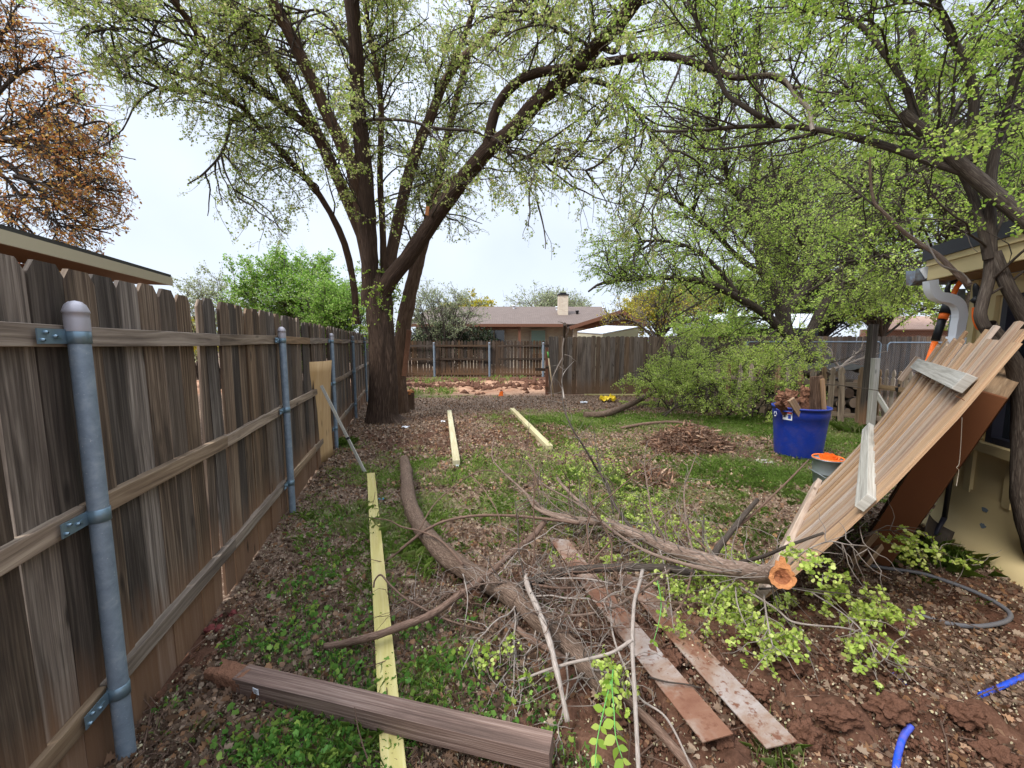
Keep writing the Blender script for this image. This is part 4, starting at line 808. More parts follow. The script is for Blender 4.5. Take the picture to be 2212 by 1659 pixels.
# ------------------------------------------------------------------ lumber, beam, plates
def beam(name, lab, cat, a, b_, w_, t_, mat, group=None, bevel=.004, side=None, **k):
    mb = MB(); d = nrm(np.asarray(b_) - a); sd_ = np.cross(d, (0, 0, 1.)) if side is None else side
    mb.board(a, b_, w_, t_, sd_); o = mb.build(name, mat, None, bevel); return tag(o, lab, cat, group)
def top(px, py, z): return G(px, py, z)
g_ = 'new yellow timbers lying on the ground'
a, b_ = top(801, 1021, .052), top(852, 1680, .052); d = nrm(b_ - a); y1 = beam('yellow_timber', 'long new yellow timber running toward the viewer and under the weathered beam', 'timber', a - (0, 0, .021), b_ + d * .35 - (0, 0, .021), .089, .040, 'yellow', g_)
a, b_ = top(970.5, 886, .09), top(986, 994, .09); beam('yellow_timber', 'new yellow timber lying alone on bare soil between the tree trunk and the yard middle', 'timber', a - (0, 0, .045), b_ - (0, 0, .045), .092, .088, 'yellow', g_)
q = b_; mb = MB(); d = nrm(b_ - a); mb.board(b_ + d * .003 + (-.01, 0, -.075), b_ + d * .003 + (.03, 0, -.075), .03, .002, (0, 0, 1)); tag(mb.build('end_tag', 'paper'), 'tiny white tag on the near end of the yellow timber beyond the log', 'tag')
a, b_ = top(1106, 881, .09), top(1188, 962, .09); beam('yellow_timber', 'new yellow timber lying at a slant, its near end in the green brush', 'timber', a - (0, 0, .045), b_ - (0, 0, .045), .092, .088, 'yellow', g_)
# weathered beam with a rotten end, resting on the yellow timber
a = G(474, 1438, .09) + (0, 0, -.042); b_ = G(1192, 1603, .165) + (0, 0, -.042)
wb = thing('weathered_beam', 'heavy weathered brown beam with a rotten end, lying across the yellow timber', 'beam', (a + b_) / 2)
d = nrm(b_ - a); sd_ = nrm(np.cross(d, (0, 0, 1.))); up_ = np.cross(sd_, d)
mb = MB(); mb.board(a + d * .13, b_, .086, .080, sd_, r=.6); mb.build('timber', 'beam', wb, bevel=.002)
mb = MB(); n_ = 22; k_ = 28; V = []
for i in range(n_):
    f = i / (n_ - 1); c = a + d * (-.02 + .19 * f); sh = 1.0 - .08 * (1 - f) ** 2
    for j in range(k_):
        t_ = 2 * math.pi * j / k_; x_, z_ = math.cos(t_), math.sin(t_); mm = max(abs(x_), abs(z_)) ** .9; e = (1 + .22 * (1 - f) * float(fbm(x_ * 2 + i * .3, z_ * 2, 3.0, 3))) * sh
        V.append(c + (sd_ * x_ / mm * .0435 + up_ * z_ / mm * .0405) * e + d * float(vnoise(x_ * 3, z_ * 3, 1.0)) * .035 * (1 - f))
F = [[i * k_ + j, i * k_ + (j + 1) % k_, (i + 1) * k_ + (j + 1) % k_, (i + 1) * k_ + j] for i in range(n_ - 1) for j in range(k_)] + [list(range(k_))]
mb.add(V, F, None, .5, 0, True); mb.build('rotten_end', 'rot', wb)
pt = a + d * .27 - sd_ * (-.052) + up_ * .02
tcard = thing('paper_tag', 'small white printed tag on a brown stub stuck to the side of the weathered beam', 'tag', pt); s_side = sd_ if sd_[1] < 0 else -sd_
pt = a + d * .27 + s_side * .0445 + up_ * .012; mb = MB(); mb.board(pt - d * .018 + s_side * .002, pt + d * .018 + s_side * .006, .026, .0012, up_); cardo = mb.build('card', 'paper', tcard)
mb = MB()
for i, (x0_, x1_, zz) in enumerate(((-.012, .012, .007), (-.012, .006, .001), (-.012, .01, -.005))): mb.board(pt + d * x0_ + s_side * .0055 + up_ * zz, pt + d * x1_ + s_side * .008 + up_ * zz, .0022, .0005, up_)
mb.build('print', 'black', cardo); mb = MB(); mb.board(pt - up_ * .008 - d * .012, pt - up_ * .055 - d * .03, .022, .006, d); mb.build('stub', 'brownboard', tcard)
# steel plates
for lab, L0, R0, L1, R1 in (('rust stained pale plate, the one further left, its near end on a dirt clod', (1184, 1160), (1228, 1166), (1518, 1603), (1584, 1585)), ('pale grey plate with a rusty middle, the one further right beside the bare soil', (1335, 1240), (1392, 1250), (1656, 1616), (1723, 1601))):
    z0, z1 = .04, .085; a, b_, c, d_ = G(*L0, z0), G(*R0, z0), G(*R1, z1), G(*L1, z1); nseg = 14; th_ = .005; mb = MB(); V = []
    for i in range(nseg + 1):
        f = i / nseg; sag = -.018 * math.sin(f * math.pi)
        for e in (a + (d_ - a) * f, b_ + (c - b_) * f): V.append(e + (0, 0, sag)); 
    V2 = [v - (0, 0, th_) for v in V]; m_ = len(V); F = []
    for i in range(nseg): q = 2 * i; F += [[q, q + 1, q + 3, q + 2], [m_ + q, m_ + q + 2, m_ + q + 3, m_ + q + 1], [q, q + 2, m_ + q + 2, m_ + q], [q + 1, m_ + q + 1, m_ + q + 3, q + 3]]
    F += [[0, m_, m_ + 1, 1], [m_ - 2, m_ - 1, 2 * m_ - 1, 2 * m_ - 2]]; mb.add(V + V2, F); tag(mb.build('metal_plate', 'plate'), lab, 'metal plate', 'flat metal plates half under the branches')
# plywood sheet leaning on the fence, with a grey stick against it
c4 = [gz(681, 1013, .01), gz(721, 984, .01), at(717, 778, 5.38), at(666, 782, 4.72)]; mb = MB(); n_ = 10; V = []
nf = nrm(np.cross(c4[1] - c4[0], c4[3] - c4[0])); nf = nf if nf[0] > 0 else -nf
for off in (0, -.012):
    for j in range(n_ + 1):
        for i in range(n_ + 1):
            s, t_ = i / n_, j / n_; V.append((c4[0] * (1 - s) + c4[1] * s) * (1 - t_) + (c4[3] * (1 - s) + c4[2] * s) * t_ + nf * (.05 * (s - s * s) * 4 * t_ + off - .03 * math.sin(t_ * 3.1)))
k_ = n_ + 1; m_ = k_ * k_; F = []; UV = []
for j in range(n_):
    for i in range(n_):
        q = j * k_ + i; F += [[q, q + 1, q + k_ + 1, q + k_], [m_ + q, m_ + q + k_, m_ + q + k_ + 1, m_ + q + 1]]; u = [(i * .06, j * .13), (i * .06 + .06, j * .13), (i * .06 + .06, j * .13 + .13), (i * .06, j * .13 + .13)]; UV += [u, [u[0], u[3], u[2], u[1]]]
ring = [i for i in range(k_)] + [j * k_ + n_ for j in range(1, k_)] + [n_ * k_ + i for i in range(n_ - 1, -1, -1)] + [j * k_ for j in range(n_ - 1, 0, -1)]
for x, y in zip(ring, ring[1:] + ring[:1]): F.append([x, m_ + x, m_ + y, y]); UV.append([(0, 0), (0, .01), (.1, .01), (.1, 0)])
mb.add(V, F, UV, .5, 0, True); tag(mb.build('plywood_sheet', 'ply'), 'warped new plywood offcut leaning upright against the left fence', 'plywood')
a, b_ = gz(789, 1021, .015), at(694, 833, 4.88); mb = MB(); mb.board(a, b_, .034, .02, (1, 0, 0)); sk = mb.build('grey_stake', 'palegrey', bevel=.002); tag(sk, 'long thin grey stake leaning from the end of the yellow timber to the plywood', 'stake')
c = a + (b_ - a) * .38; mb = MB(); mb.board(c, c + (b_ - a) * .02, .040, .026, (1, 0, 0)); mb.build('band', 'black', sk)

# ------------------------------------------------------------------ hoses, pipes, litter, clods
def wire(name, lab, cat, pts, r, mat, k=10, grp=None):
    P_ = spline(np.array([gz(*p) for p in pts]), max(12, len(pts) * 7)); mb = MB(); mb.tube(P_, r, k); return tag(mb.build(name, mat), lab, cat, grp)
wire('garden_hose', 'dusty black hose curving in a loop over the soil by the yellow shed', 'hose', [(1880, 1222, .03), (1927, 1229, .03), (1988, 1238, .03), (2050, 1257, .03), (2111, 1281, .03), (2160, 1307, .03), (2183, 1328, .03), (2168, 1344, .03), (2111, 1353, .03), (2050, 1347, .012), (2000, 1333, .010), (1960, 1318, .005)], .012, 'hose')
wire('blue_pipe', 'bright blue pipe poking out of the soil at the right edge of the picture', 'pipe', [(2119, 1502, .012), (2160, 1484, .02), (2212, 1461, .02), (2290, 1425, .02)], .0115, 'bluepipe', 14, 'blue pipe lengths in the soil')
wire('blue_pipe', 'bright blue pipe curving down past a dirt clod at the bottom edge', 'pipe', [(1968, 1568, -.004), (1952, 1590, .02), (1941, 1625, .02), (1935, 1665, .02), (1936, 1720, .02)], .0115, 'bluepipe', 14, 'blue pipe lengths in the soil')
wire('blue_pipe', 'two short glimpses of blue pipe under dead leaves right of the bare soil', 'pipe', [(1925, 1452, -.006), (1934, 1460, .004), (1950, 1475, -.012), (1962, 1486, -.008), (1972, 1493, .009), (1979, 1500, -.008)], .0085, 'bluepipe', 10, 'blue pipe lengths in the soil')
for lab, px, py, rx, ry, rz_c, rz_ in (('round reddish clod under the end of the left metal plate', 1560, 1606, .055, .045, .04, 0), ('large rounded clod at the near corner of the right metal plate', 1742, 1602, .062, .05, .042, 0), ('broad flat clod in front of the bottom blue pipe', 1918, 1540, .085, .05, .035, 0),
        ('long low clod left of the bottom blue pipe', 1812, 1556, .095, .038, .03, 0), ('crumbly clod between the two blue pipes', 2084, 1552, .07, .045, .032, 0), ('clod at the lower right corner near the blue pipe end', 2150, 1640, .06, .05, .03, 0),
        ('dark clod below the hanging green twigs', 1700, 1440, .09, .06, .04, 0), ('dark clod on the upper slope of the bare soil', 1600, 1388, .07, .06, .04, 0), ('small clod right of the pale metal plate end', 1640, 1500, .045, .04, .025, 0), ('small clod beside the black hose loop', 2210, 1400, .05, .05, .025, 0), ('lumpy clod beside the left metal plate', 1452, 1430, .05, .05, .03, 0), ('soil lump near the roots of the dead log', 1330, 1560, .05, .04, .028, 0)):
    p = gz(px, py); mb = MB(); mb.blob(p + (0, 0, rz_c * .55), (rx * .85, ry * .95, rz_c * 1.25), 34, .42, 2.6); tag(mb.build('dirt_clod', 'clod' if 'clod' in M else M.setdefault('clod', plain('red_brown_clod', (.095, .046, .029), .95, var=.8, ns=55, bump=1.0, bd=.02, spec=.1))), lab, 'clod', 'dirt clods on the bare soil')
for lab, px, py, s in (('dark red brick lump nearest the missing fence board', 454, 1363, .028), ('second dark red brick lump just right of the biggest one at the fence foot', 473, 1361, .022), ('dark red brick lump furthest along the fence foot', 503, 1329, .026), ('small pale red brick chip at the fence foot', 479, 1334, .016), ('dark grey stone chip beside the red brick lumps', 468, 1341, .014)):
    p = gz(px, py); mb = MB(); mb.blob(p + (0, 0, s * .4), (s, s * .8, s * .7), 12, .4, 1.5); tag(mb.build('brick_fragment', 'brickfrag'), lab, 'brick fragment', 'brick fragments along the left fence')
def crumple(name, lab, cat, px, py, s, mat, h=.35, fr=3.0):
    p = gz(px, py); n = 12; mb = MB(); V = []; sd0 = random.random() * 30
    for j in range(n):
        for i in range(n):
            x, y = (i / (n - 1) - .5) * 2, (j / (n - 1) - .5) * 2; V.append(p + np.array((x * s + s * .2 * float(vnoise(x * 2 + sd0, y * 2, 1.)), y * s * .7 + s * .2 * float(vnoise(x * 2, y * 2 + sd0, 5.)), .006 + s * h * (1 + float(fbm(x * fr + sd0, y * fr, 2., 3))))))
    mb.add(V, [[j * n + i, j * n + i + 1, (j + 1) * n + i + 1, (j + 1) * n + i] for j in range(n - 1) for i in range(n - 1)], None, .5, 0, False); return tag(mb.build(name, mat), lab, cat)
crumple('paper_scrap', 'crumpled white scrap on dead leaves below the weathered beam', 'paper scrap', 558, 1501, .028, 'paper')
crumple('plastic_bag', 'crumpled yellow plastic bag beside the loose tan board at the brush heap', 'bag', 1312, 868, .20, 'yelbag', .5)
crumple('paper_scrap', 'white scrap at the root of the big trunk', 'paper scrap', 876, 925, .06, 'paper')
crumple('paper_scrap', 'small white scrap beside the middle yellow timber', 'paper scrap', 957, 912, .04, 'paper')
crumple('plastic_scrap', 'teal scrap of plastic right of the yellow timber end', 'plastic scrap', 824, 1081, .03, plain('teal_plastic', (.05, .25, .35)))
crumple('bleached_bark', 'pale bleached wood splinter on the grass in front of the blue bin', 'wood splinter', 1652, 999, .11, 'palegrey', .1)
crumple('paper_scrap', 'white scrap left of the yellow bag', 'paper scrap', 1262, 872, .09, 'paper')
# marker flag, leaning rake handle
p = gz(1087, 858); mf = thing('marker_flag', 'little orange marker flag on a wire at the near edge of the dirt lane', 'flag', p)
mb = MB(); mb.tube([p, p + (0, 0, .18)], .002, 5); mb.build('wire', 'galv', mf); mb = MB(); mb.add([p + (0, 0, .04), p + (-.14, .01, .03), p + (-.10, .02, .16), p + (0, 0, .19)], [[0, 1, 2, 3]]); mb.build('flag', 'orange', mf)
a, b_ = gz(1196, 858, .0), at(1183, 760, 11.9); ph = thing('leaning_pole', 'worn wooden tool handle with green end leaning on the grey brown board fence', 'pole', a)
mb = MB(); mb.tube([a, a + (b_ - a) * .86], .022, 8); mb.build('shaft', 'strawp', ph); mb = MB(); mb.tube([a + (b_ - a) * .861, b_], .026, 8); mb.build('grip', 'greenp', ph)

# ------------------------------------------------------------------ tools at the right
ps = thing('pole_saw', 'black and orange telescopic pole pruner standing upright behind the leaning panel', 'pole pruner', at(2000, 800, 3.15))
pt = [at(1985, 840, 3.1), at(2020, 738, 3.1), at(2036, 690, 3.1), at(2050, 655, 3.1), at(2056, 618, 3.1), at(2066, 604, 3.1)]; pt = [np.array(p) for p in pt]
def seg(parent, nm, pts, r, mat, k=12): mb = MB(); mb.tube(np.array(pts), r, k); return mb.build(nm, mat, parent)
seg(ps, 'shaft', [pt[0], pt[1]], .020, 'orange'); seg(ps, 'sleeve', [pt[1] + (0, 0, .01), pt[2]], .026, 'black'); seg(ps, 'collar', [pt[2], pt[2] + (pt[3] - pt[2]) * .35], .030, 'orange'); seg(ps, 'motor_grip', [pt[2] + (pt[3] - pt[2]) * .36, pt[3]], .036, 'black'); seg(ps, 'head', [pt[3], pt[3] + (pt[4] - pt[3]) * .5], .030, 'black')
seg(ps, 'jaw', spline(np.array([at(2052, 640, 3.1), at(2046, 628, 3.1), at(2052, 612, 3.1), at(2066, 606, 3.1)]), 12), [.016] * 6 + [.013] * 3 + [.009] * 3, 'black'); seg(ps, 'blade_guard', spline(np.array([at(2058, 640, 3.1), at(2066, 622, 3.1), at(2078, 606, 3.1)]), 8), .017, 'orange')
lo = thing('loppers', 'loppers with looping orange handles hanging by the fork of the right tree', 'loppers', at(2100, 690, 2.75))
Yl = 2.72; seg(lo, 'jaw', spline(np.array([at(2106, 612, Yl), at(2110, 630, Yl), at(2113, 655, Yl), at(2116, 668, Yl)]), 10), [.006, .014, .018, .019, .022, .022, .021, .022, .024, .022], 'black'); seg(lo, 'pivot', [at(2100, 645, Yl - .02), at(2112, 652, Yl - .04)], .02, 'black')
seg(lo, 'handle', [at(2117, 665, Yl), at(2128, 700, Yl), at(2142, 748, Yl)], .0145, 'orange'); seg(lo, 'handle', spline(np.array([at(2104, 664, Yl), at(2104, 685, Yl), at(2110, 705, Yl), at(2120, 712, Yl), at(2128, 706, Yl)]), 14), .011, 'orange')
seg(lo, 'grip', [at(2137, 730, Yl - .01), at(2148, 775, Yl - .01)], .018, 'orange')
# white downspout with two elbows
ds = thing('downspout_offset', 'loose white rectangular downspout piece with two elbows standing behind the leaning panel', 'downspout', at(2065, 731, 3.0))
c = spline(np.array([at(2010, 606, 3.0), at(2012, 625, 3.0), at(2024, 640, 3.0), at(2050, 646, 3.0), at(2068, 658, 3.0), at(2073, 680, 3.0), at(2069, 705, 3.0), at(2065, 733, 3.0)]), 34)
def rectube(mb, c, hw, hd):
    V = []; F = []
    T = nrm(np.gradient(c, axis=0))
    for i, p in enumerate(c):
        y_ = np.array((0, 1., 0)); y_ = nrm(y_ - T[i] * T[i].dot(y_)); x_ = np.cross(T[i], y_)
        w2 = hw * (1 + (.05 if i % 4 == 0 and 4 < i < 26 else 0)); V += [p + x_ * w2 + y_ * hd, p - x_ * w2 + y_ * hd, p - x_ * w2 - y_ * hd, p + x_ * w2 - y_ * hd]
    for i in range(len(c) - 1):
        for j in range(4): F.append([4 * i + j, 4 * i + (j + 1) % 4, 4 * i + 4 + (j + 1) % 4, 4 * i + 4 + j])
    mb.add(V, F)
mb = MB(); rectube(mb, c, .034, .026); mb.build('elbow_pipe', 'white', ds)
mb = MB(); c2 = np.array([at(2066, 728, 3.0), at(2063, 742, 3.0)]); rectube(mb, c2, .044, .034); c3 = np.array([at(2063, 742, 3.0), at(2052, 860, 3.0)]); mb.build('socket', 'white', ds); mb = MB(); rectube(mb, c3, .034, .026); mb.build('lower_pipe', 'white', ds)
# shovel by the shed
sh = thing('shovel', 'long handled dirty shovel leaning blade down against the yellow shed', 'shovel', gz(2030, 1190))
b0_, b1_ = gz(2012, 1196, .0), at(2040, 1118, 2.95); seg(sh, 'shaft', [b1_, at(2052, 1040, 2.93), at(2068, 905, 2.9)], .016, 'black')
ax = nrm(b1_ - b0_); sx_ = nrm(np.cross(ax, (0, -1, .2))); nn_ = np.cross(ax, sx_); mb = MB(); V = []; F = []; L = .27
for j in range(9):
    t_ = j / 8; hw = .105 * (1 - (1 - min(1, t_ * 1.6 + .18)) ** 2) if t_ < .6 else .105 + .008 * t_
    for i in range(9): u = (i / 8 - .5) * 2; V.append(b0_ + ax * (L * t_ - .02 * 0) + sx_ * hw * u + nn_ * (.022 * (1 - u * u) * (0.4 + t_)) )
for j in range(8):
    for i in range(8): F.append([j * 9 + i, j * 9 + i + 1, (j + 1) * 9 + i + 1, (j + 1) * 9 + i])
mb.add(V, F, None, .5, 0, True); bl = mb.build('blade', plain('dirty_steel', (.075, .062, .055), .6, .3, var=.4), sh); sdm = bl.modifiers.new('thick', 'SOLIDIFY'); sdm.thickness = .003
seg(sh, 'socket', [b0_ + ax * .16 + nn_ * .02, b1_], [.012, .017], 'winframe')

# firewood behind the picket fence
fw_lab = ['log end low in the firewood stack', 'log in the middle of the firewood stack', 'log high on the firewood stack']
r0 = np.random.default_rng(4)
c0 = at(1800, 860, 8.9)
for j in range(5):
    for i in range(9 - (j > 3) * 2):
        px = 1645 + i * 27 + (j % 2) * 13 + r0.uniform(-7, 7); zc = .10 + j * .20 + r0.uniform(-.02, .02); Yc = 9.0 - (px - 1645) * .0028
        X = (px - CX) / FOC * (Yc + .02); rr_ = r0.uniform(.075, .115); pts = np.array([(X, Yc - .05 + r0.uniform(-.06, .06), zc), (X + r0.uniform(-.05, .05), Yc + .35, zc + r0.uniform(-.02, .02))])
        V, F, UV = bumpy(pts, [rr_, rr_ * .95], 14, .12, (9, 9, 9), i + j * 7); mb = MB(); mb.add(V, F.reshape(-1, 4), UV.reshape(-1, 4, 2), .5, 0, True); mb.add(V[:14], [list(range(14))[::-1]], None, .5, 1)
        row = ('bottom', 'second', 'third', 'fourth', 'top')[j]; tag(mb.build('firewood_log', ['barkdark', 'fencetop' if (i + j) % 3 else 'backfence']), '%s log from the left in the %s row of the firewood stack' % (('first', 'second', 'third', 'fourth', 'fifth', 'sixth', 'seventh', 'eighth', 'ninth')[i], row), 'log', 'firewood logs in the stack')
p = at(1795, 782, 9.2); mb = MB(); V = []; n = 16
for j in range(n):
    for i in range(n): x, y = i / (n - 1) - .5, j / (n - 1) - .5; V.append(p + np.array((x * 1.7, y * .9, -.02 - abs(y) * .25 - max(0, abs(x) - .35) * .8 + .06 * float(fbm(x * 6, y * 6, 1., 3)))))
mb.add(V, [[j * n + i, j * n + i + 1, (j + 1) * n + i + 1, (j + 1) * n + i] for j in range(n - 1) for i in range(n - 1)], None, .5, 0, True); tag(mb.build('tarp', plain('dark_tarp', (.03, .028, .026), .6, var=.4)), 'dark crumpled tarp over the top of the firewood stack', 'tarp')

# ------------------------------------------------------------------ fallen limbs and sticks
def path(pts, n=None): return spline(np.array([gz(*p) for p in pts]), n or max(14, len(pts) * 6))
def stick(name, lab, pts, r0_, r1_, mat, cat='branch', parent=None, k=10, amp=.10, group=None, n=None):
    P_ = path(pts, n); V, F, UV = bumpy(P_, np.linspace(r0_, r1_, len(P_)), k, amp, (25, 25, 25), len(pts) * 3.1)
    mb = MB(); mb.add(V, F.reshape(-1, 4), UV.reshape(-1, 4, 2), .5, 0, True)
    for ring, rev in ((0, 1), (len(P_) - 1, 0)): f = [ring * k + i for i in range(k)]; mb.f.append(f[::-1] if rev else f); mb.uv += [(.1, .1)] * k; mb.r.append(.5); mb.m.append(0); mb.sm.append(False)
    o = mb.build(name, mat, parent); 
    if parent is None: tag(o, lab, cat, group)
    elif lab: o['label'] = lab
    return o, P_
rt_ = np.random.default_rng(8)
def twigs_on(P_list, m, L, r, parent, mat='twig', n=7, spread=60, droop=.02, up=.1, noise_=.28, t0=.1, nm='twigs', k=4):
    """fine side twigs off a few paths, never below the ground"""
    outp = []
    for P_, mm in zip(P_list, m):
        T = grow(np.asarray(P_)[None], mm, L, n, spread, t0, 1, noise_, droop, up, rt_); T[..., 2] = np.maximum(T[..., 2], .012); outp.append(T)
    T = np.concatenate(outp); tube_obj(nm, [(T, taper(T, r, r * .3), k)], mat, parent); return T
# the thick dead log
lg = thing('dead_log', 'thick dead log with rough grey brown bark curving from the grass into the branch tangle', 'log', gz(930, 1170))
pts = [(873, 994, .11), (878, 1020, .10), (884, 1083, .10), (908, 1135, .10), (950, 1187, .10), (998, 1225, .10), (1062, 1262, .10), (1126, 1302, .09), (1180, 1350, .08), (1238, 1405, .07), (1285, 1460, .055), (1330, 1510, .045)]
P_ = path(pts, 90); rad = np.interp(np.linspace(0, 1, 90), [0, .12, .35, .5, .7, 1], [.064, .070, .064, .062, .060, .032]); LOGP = P_
solid('trunk', [bumpy(P_, rad, 32, .16, (11, 11, 11), 3.0)], 'barklog', lg)
mb = MB(); mb.lathe([(.001, .008), (.035, .004), (.063, -.004)], P_[0], 26, ax=nrm(P_[0] - P_[2])); mb.build('cut_face', 'rot', lg)
twigs_on([LOGP[45:]], [70], .45, .0036, lg, up=.3, spread=70)
# big limb with the orange cut
cl_ = thing('cut_limb', 'large fallen limb with a fresh orange saw cut facing the viewer and leafy green twigs', 'limb', gz(1500, 1260))
pts = [(1688, 1246, .42), (1664, 1241, .365), (1584, 1229, .29), (1502, 1204, .25), (1440, 1182, .22), (1400, 1164, .20), (1357, 1149, .18), (1303, 1126, .16), (1262, 1126, .14), (1225, 1118, .12), (1180, 1105, .10), (1140, 1070, .10)]
P_ = path(pts, 80); LIMB = P_; rad = np.interp(np.linspace(0, 1, 80), [0, .05, .12, .5, .72, 1], [.050, .052, .047, .040, .033, .013])
solid('bark', [bumpy(P_, rad, 26, .14, (14, 14, 14), 1.0)], 'barklimb', cl_)
ax = nrm(P_[0] - P_[3]); mb = MB(); n_, k_ = 9, 40; V = []; F = []
e1 = nrm(np.cross(ax, (0, 0, 1.))); e2 = np.cross(e1, ax); cam_d = nrm(np.array((0, 0, CAMH)) - P_[0]); axc = nrm(ax * .7 + cam_d * .6); e1 = nrm(np.cross(axc, (0, 0, 1.))); e2 = np.cross(e1, axc)
for j in range(n_):
    f = j / (n_ - 1)
    for i in range(k_):
        a_ = 2 * math.pi * i / k_; rr_ = f * .053 * (1 + .10 * float(vnoise(math.cos(a_) * 3, math.sin(a_) * 3, 1.)) + (.05 * random.random() if f > .9 else 0)); V.append(P_[0] + axc * (.030 - .035 * (1 - f) ** 1.5 + .006 * float(fbm(a_ * 3, f * 6, 1., 2))) + e1 * rr_ * math.cos(a_) + e2 * rr_ * math.sin(a_))
for i in range(k_): a_ = 2 * math.pi * i / k_; V.append(P_[3] + (e1 * math.cos(a_) + e2 * math.sin(a_)) * .046)
F = [[j * k_ + i, j * k_ + (i + 1) % k_, (j + 1) * k_ + (i + 1) % k_, (j + 1) * k_ + i] for j in range(n_ - 1) for i in range(k_)]
mb.add(V[:n_ * k_], F[:5 * k_], None, .5, 2, True); mb.add(V[:n_ * k_], F[5 * k_:], None, .5, 0, True); mb.add(V[(n_ - 1) * k_:], [[i, (i + 1) % k_, k_ + (i + 1) % k_, k_ + i] for i in range(k_)], None, .5, 1, True)
mb.build('cut_face', ['cut', 'barklimb', plain('dark_heartwood', (.20, .07, .028), .95, var=.8, ns=70, bump=1.0, bd=.01)], cl_)
mb = MB(); q = P_[0] + axc * .01 + e2 * .038; mb.prism([(-.035, 0), (.03, 0), (.026, .03), (.012, .028), (.008, .055), (-.010, .05), (-.016, .026), (-.03, .022)], q, e1, e2, axc * .018); mb.build('splinter', 'cut', cl_)
side = []
for i, (pts, r0_, r1_, mt) in enumerate((([(1536, 1216, .25), (1550, 1185, .27), (1572, 1158, .29), (1603, 1118, .31), (1636, 1080, .33)], .022, .017, 'barkdark'),
    ([(1545, 1178, .25), (1580, 1150, .26), (1620, 1116, .27), (1668, 1072, .28), (1705, 1036, .30), (1747, 993, .32)], .012, .007, 'barkbrown'),
    ([(1560, 1226, .28), (1600, 1214, .34), (1646, 1203, .42), (1708, 1177, .55), (1779, 1151, .66)], .013, .006, 'barkdark'),
    ([(1590, 1240, .23), (1540, 1232, .27), (1481, 1219, .27), (1398, 1192, .26), (1336, 1155, .25), (1254, 1092, .24), (1171, 1044, .26), (1150, 1011, .28), (1130, 990, .30)], .014, .006, 'barklimb'),
    ([(1370, 1148, .19), (1345, 1116, .22), (1325, 1085, .26), (1312, 1045, .34), (1292, 1018, .44), (1278, 994, .56), (1258, 960, .70), (1236, 925, .84), (1218, 880, 1.0), (1214, 831, 1.18), (1217, 780, 1.38), (1220, 700, 1.66)], .014, .004, 'barkdark'),
    ([(1325, 1110, .2), (1316, 1064, .3), (1300, 1030, .4), (1286, 960, .6), (1283, 930, .7)], .008, .003, 'barkdark'),
    ([(1290, 1124, .15), (1270, 1100, .18), (1240, 1074, .22), (1215, 1048, .24), (1204, 1032, .25)], .018, .014, 'barklimb'),
    ([(1450, 1190, .24), (1412, 1120, .3), (1400, 1060, .42), (1392, 1000, .55), (1396, 960, .66)], .008, .003, 'barklimb'),
    ([(1500, 1206, .24), (1485, 1140, .30), (1478, 1060, .42), (1494, 1010, .55), (1505, 980, .62)], .009, .003, 'barklimb'),
    ([(1612, 1262, .25), (1570, 1228, .28), (1520, 1180, .30), (1480, 1130, .33), (1455, 1085, .37)], .008, .004, 'barkbrown'),
    ([(1540, 1228, .22), (1522, 1195, .26), (1518, 1150, .34), (1521, 1110, .42)], .011, .004, 'barkdark'),
    ([(1597, 1267, .2), (1640, 1292, .2), (1680, 1318, .2), (1708, 1341, .2), (1750, 1350, .2), (1832, 1358, .18), (1894, 1383, .16), (1936, 1425, .12), (1968, 1470, .09)], .006, .002, 'barkpale'),
    ([(1640, 1272, .2), (1713, 1270, .2), (1791, 1279, .22), (1860, 1288, .22), (1920, 1305, .2)], .006, .002, 'barkdark'),
    ([(1750, 1278, .2), (1800, 1310, .22), (1850, 1350, .2), (1890, 1400, .15), (1925, 1440, .1)], .004, .0015, 'barkpale'),
    ([(1650, 1285, .2), (1656, 1330, .2), (1667, 1387, .18), (1680, 1420, .15)], .005, .002, 'barkpale'),
    ([(1589, 1267, .2), (1592, 1300, .18), (1605, 1337, .12), (1625, 1370, .08), (1645, 1405, .04)], .004, .002, 'barkpale'),
    ([(1700, 1226, .42), (1740, 1190, .55), (1790, 1170, .6), (1830, 1176, .6), (1875, 1182, .55), (1850, 1200, .5)], .004, .0015, 'barkpale'),
    ([(1780, 1230, .25), (1860, 1160, .45), (1915, 1145, .5), (1960, 1160, .5), (2010, 1185, .45), (2060, 1205, .4), (2110, 1225, .32)], .004, .0015, 'barkdark'),
    ([(1420, 1170, .2), (1440, 1240, .2), (1448, 1300, .15), (1455, 1360, .08)], .005, .002, 'barkpale'),
    ([(1500, 1210, .2), (1480, 1290, .15), (1450, 1330, .10), (1405, 1375, .05)], .007, .003, 'barkbrown'))):
    o, q = stick('side_branch', None, pts, r0_, r1_, mt, parent=cl_, k=9); side.append(q)
T = twigs_on([side[i] for i in (4, 5, 7, 8, 3, 10, 9, 13, 16, 17, 14)], [30, 12, 12, 12, 30, 8, 10, 14, 12, 16, 8], .28, .0028, cl_, up=.06); SIDE_T = T
T2 = twigs_on([LIMB], [130], .50, .0034, cl_, up=.12, spread=65, t0=.05)
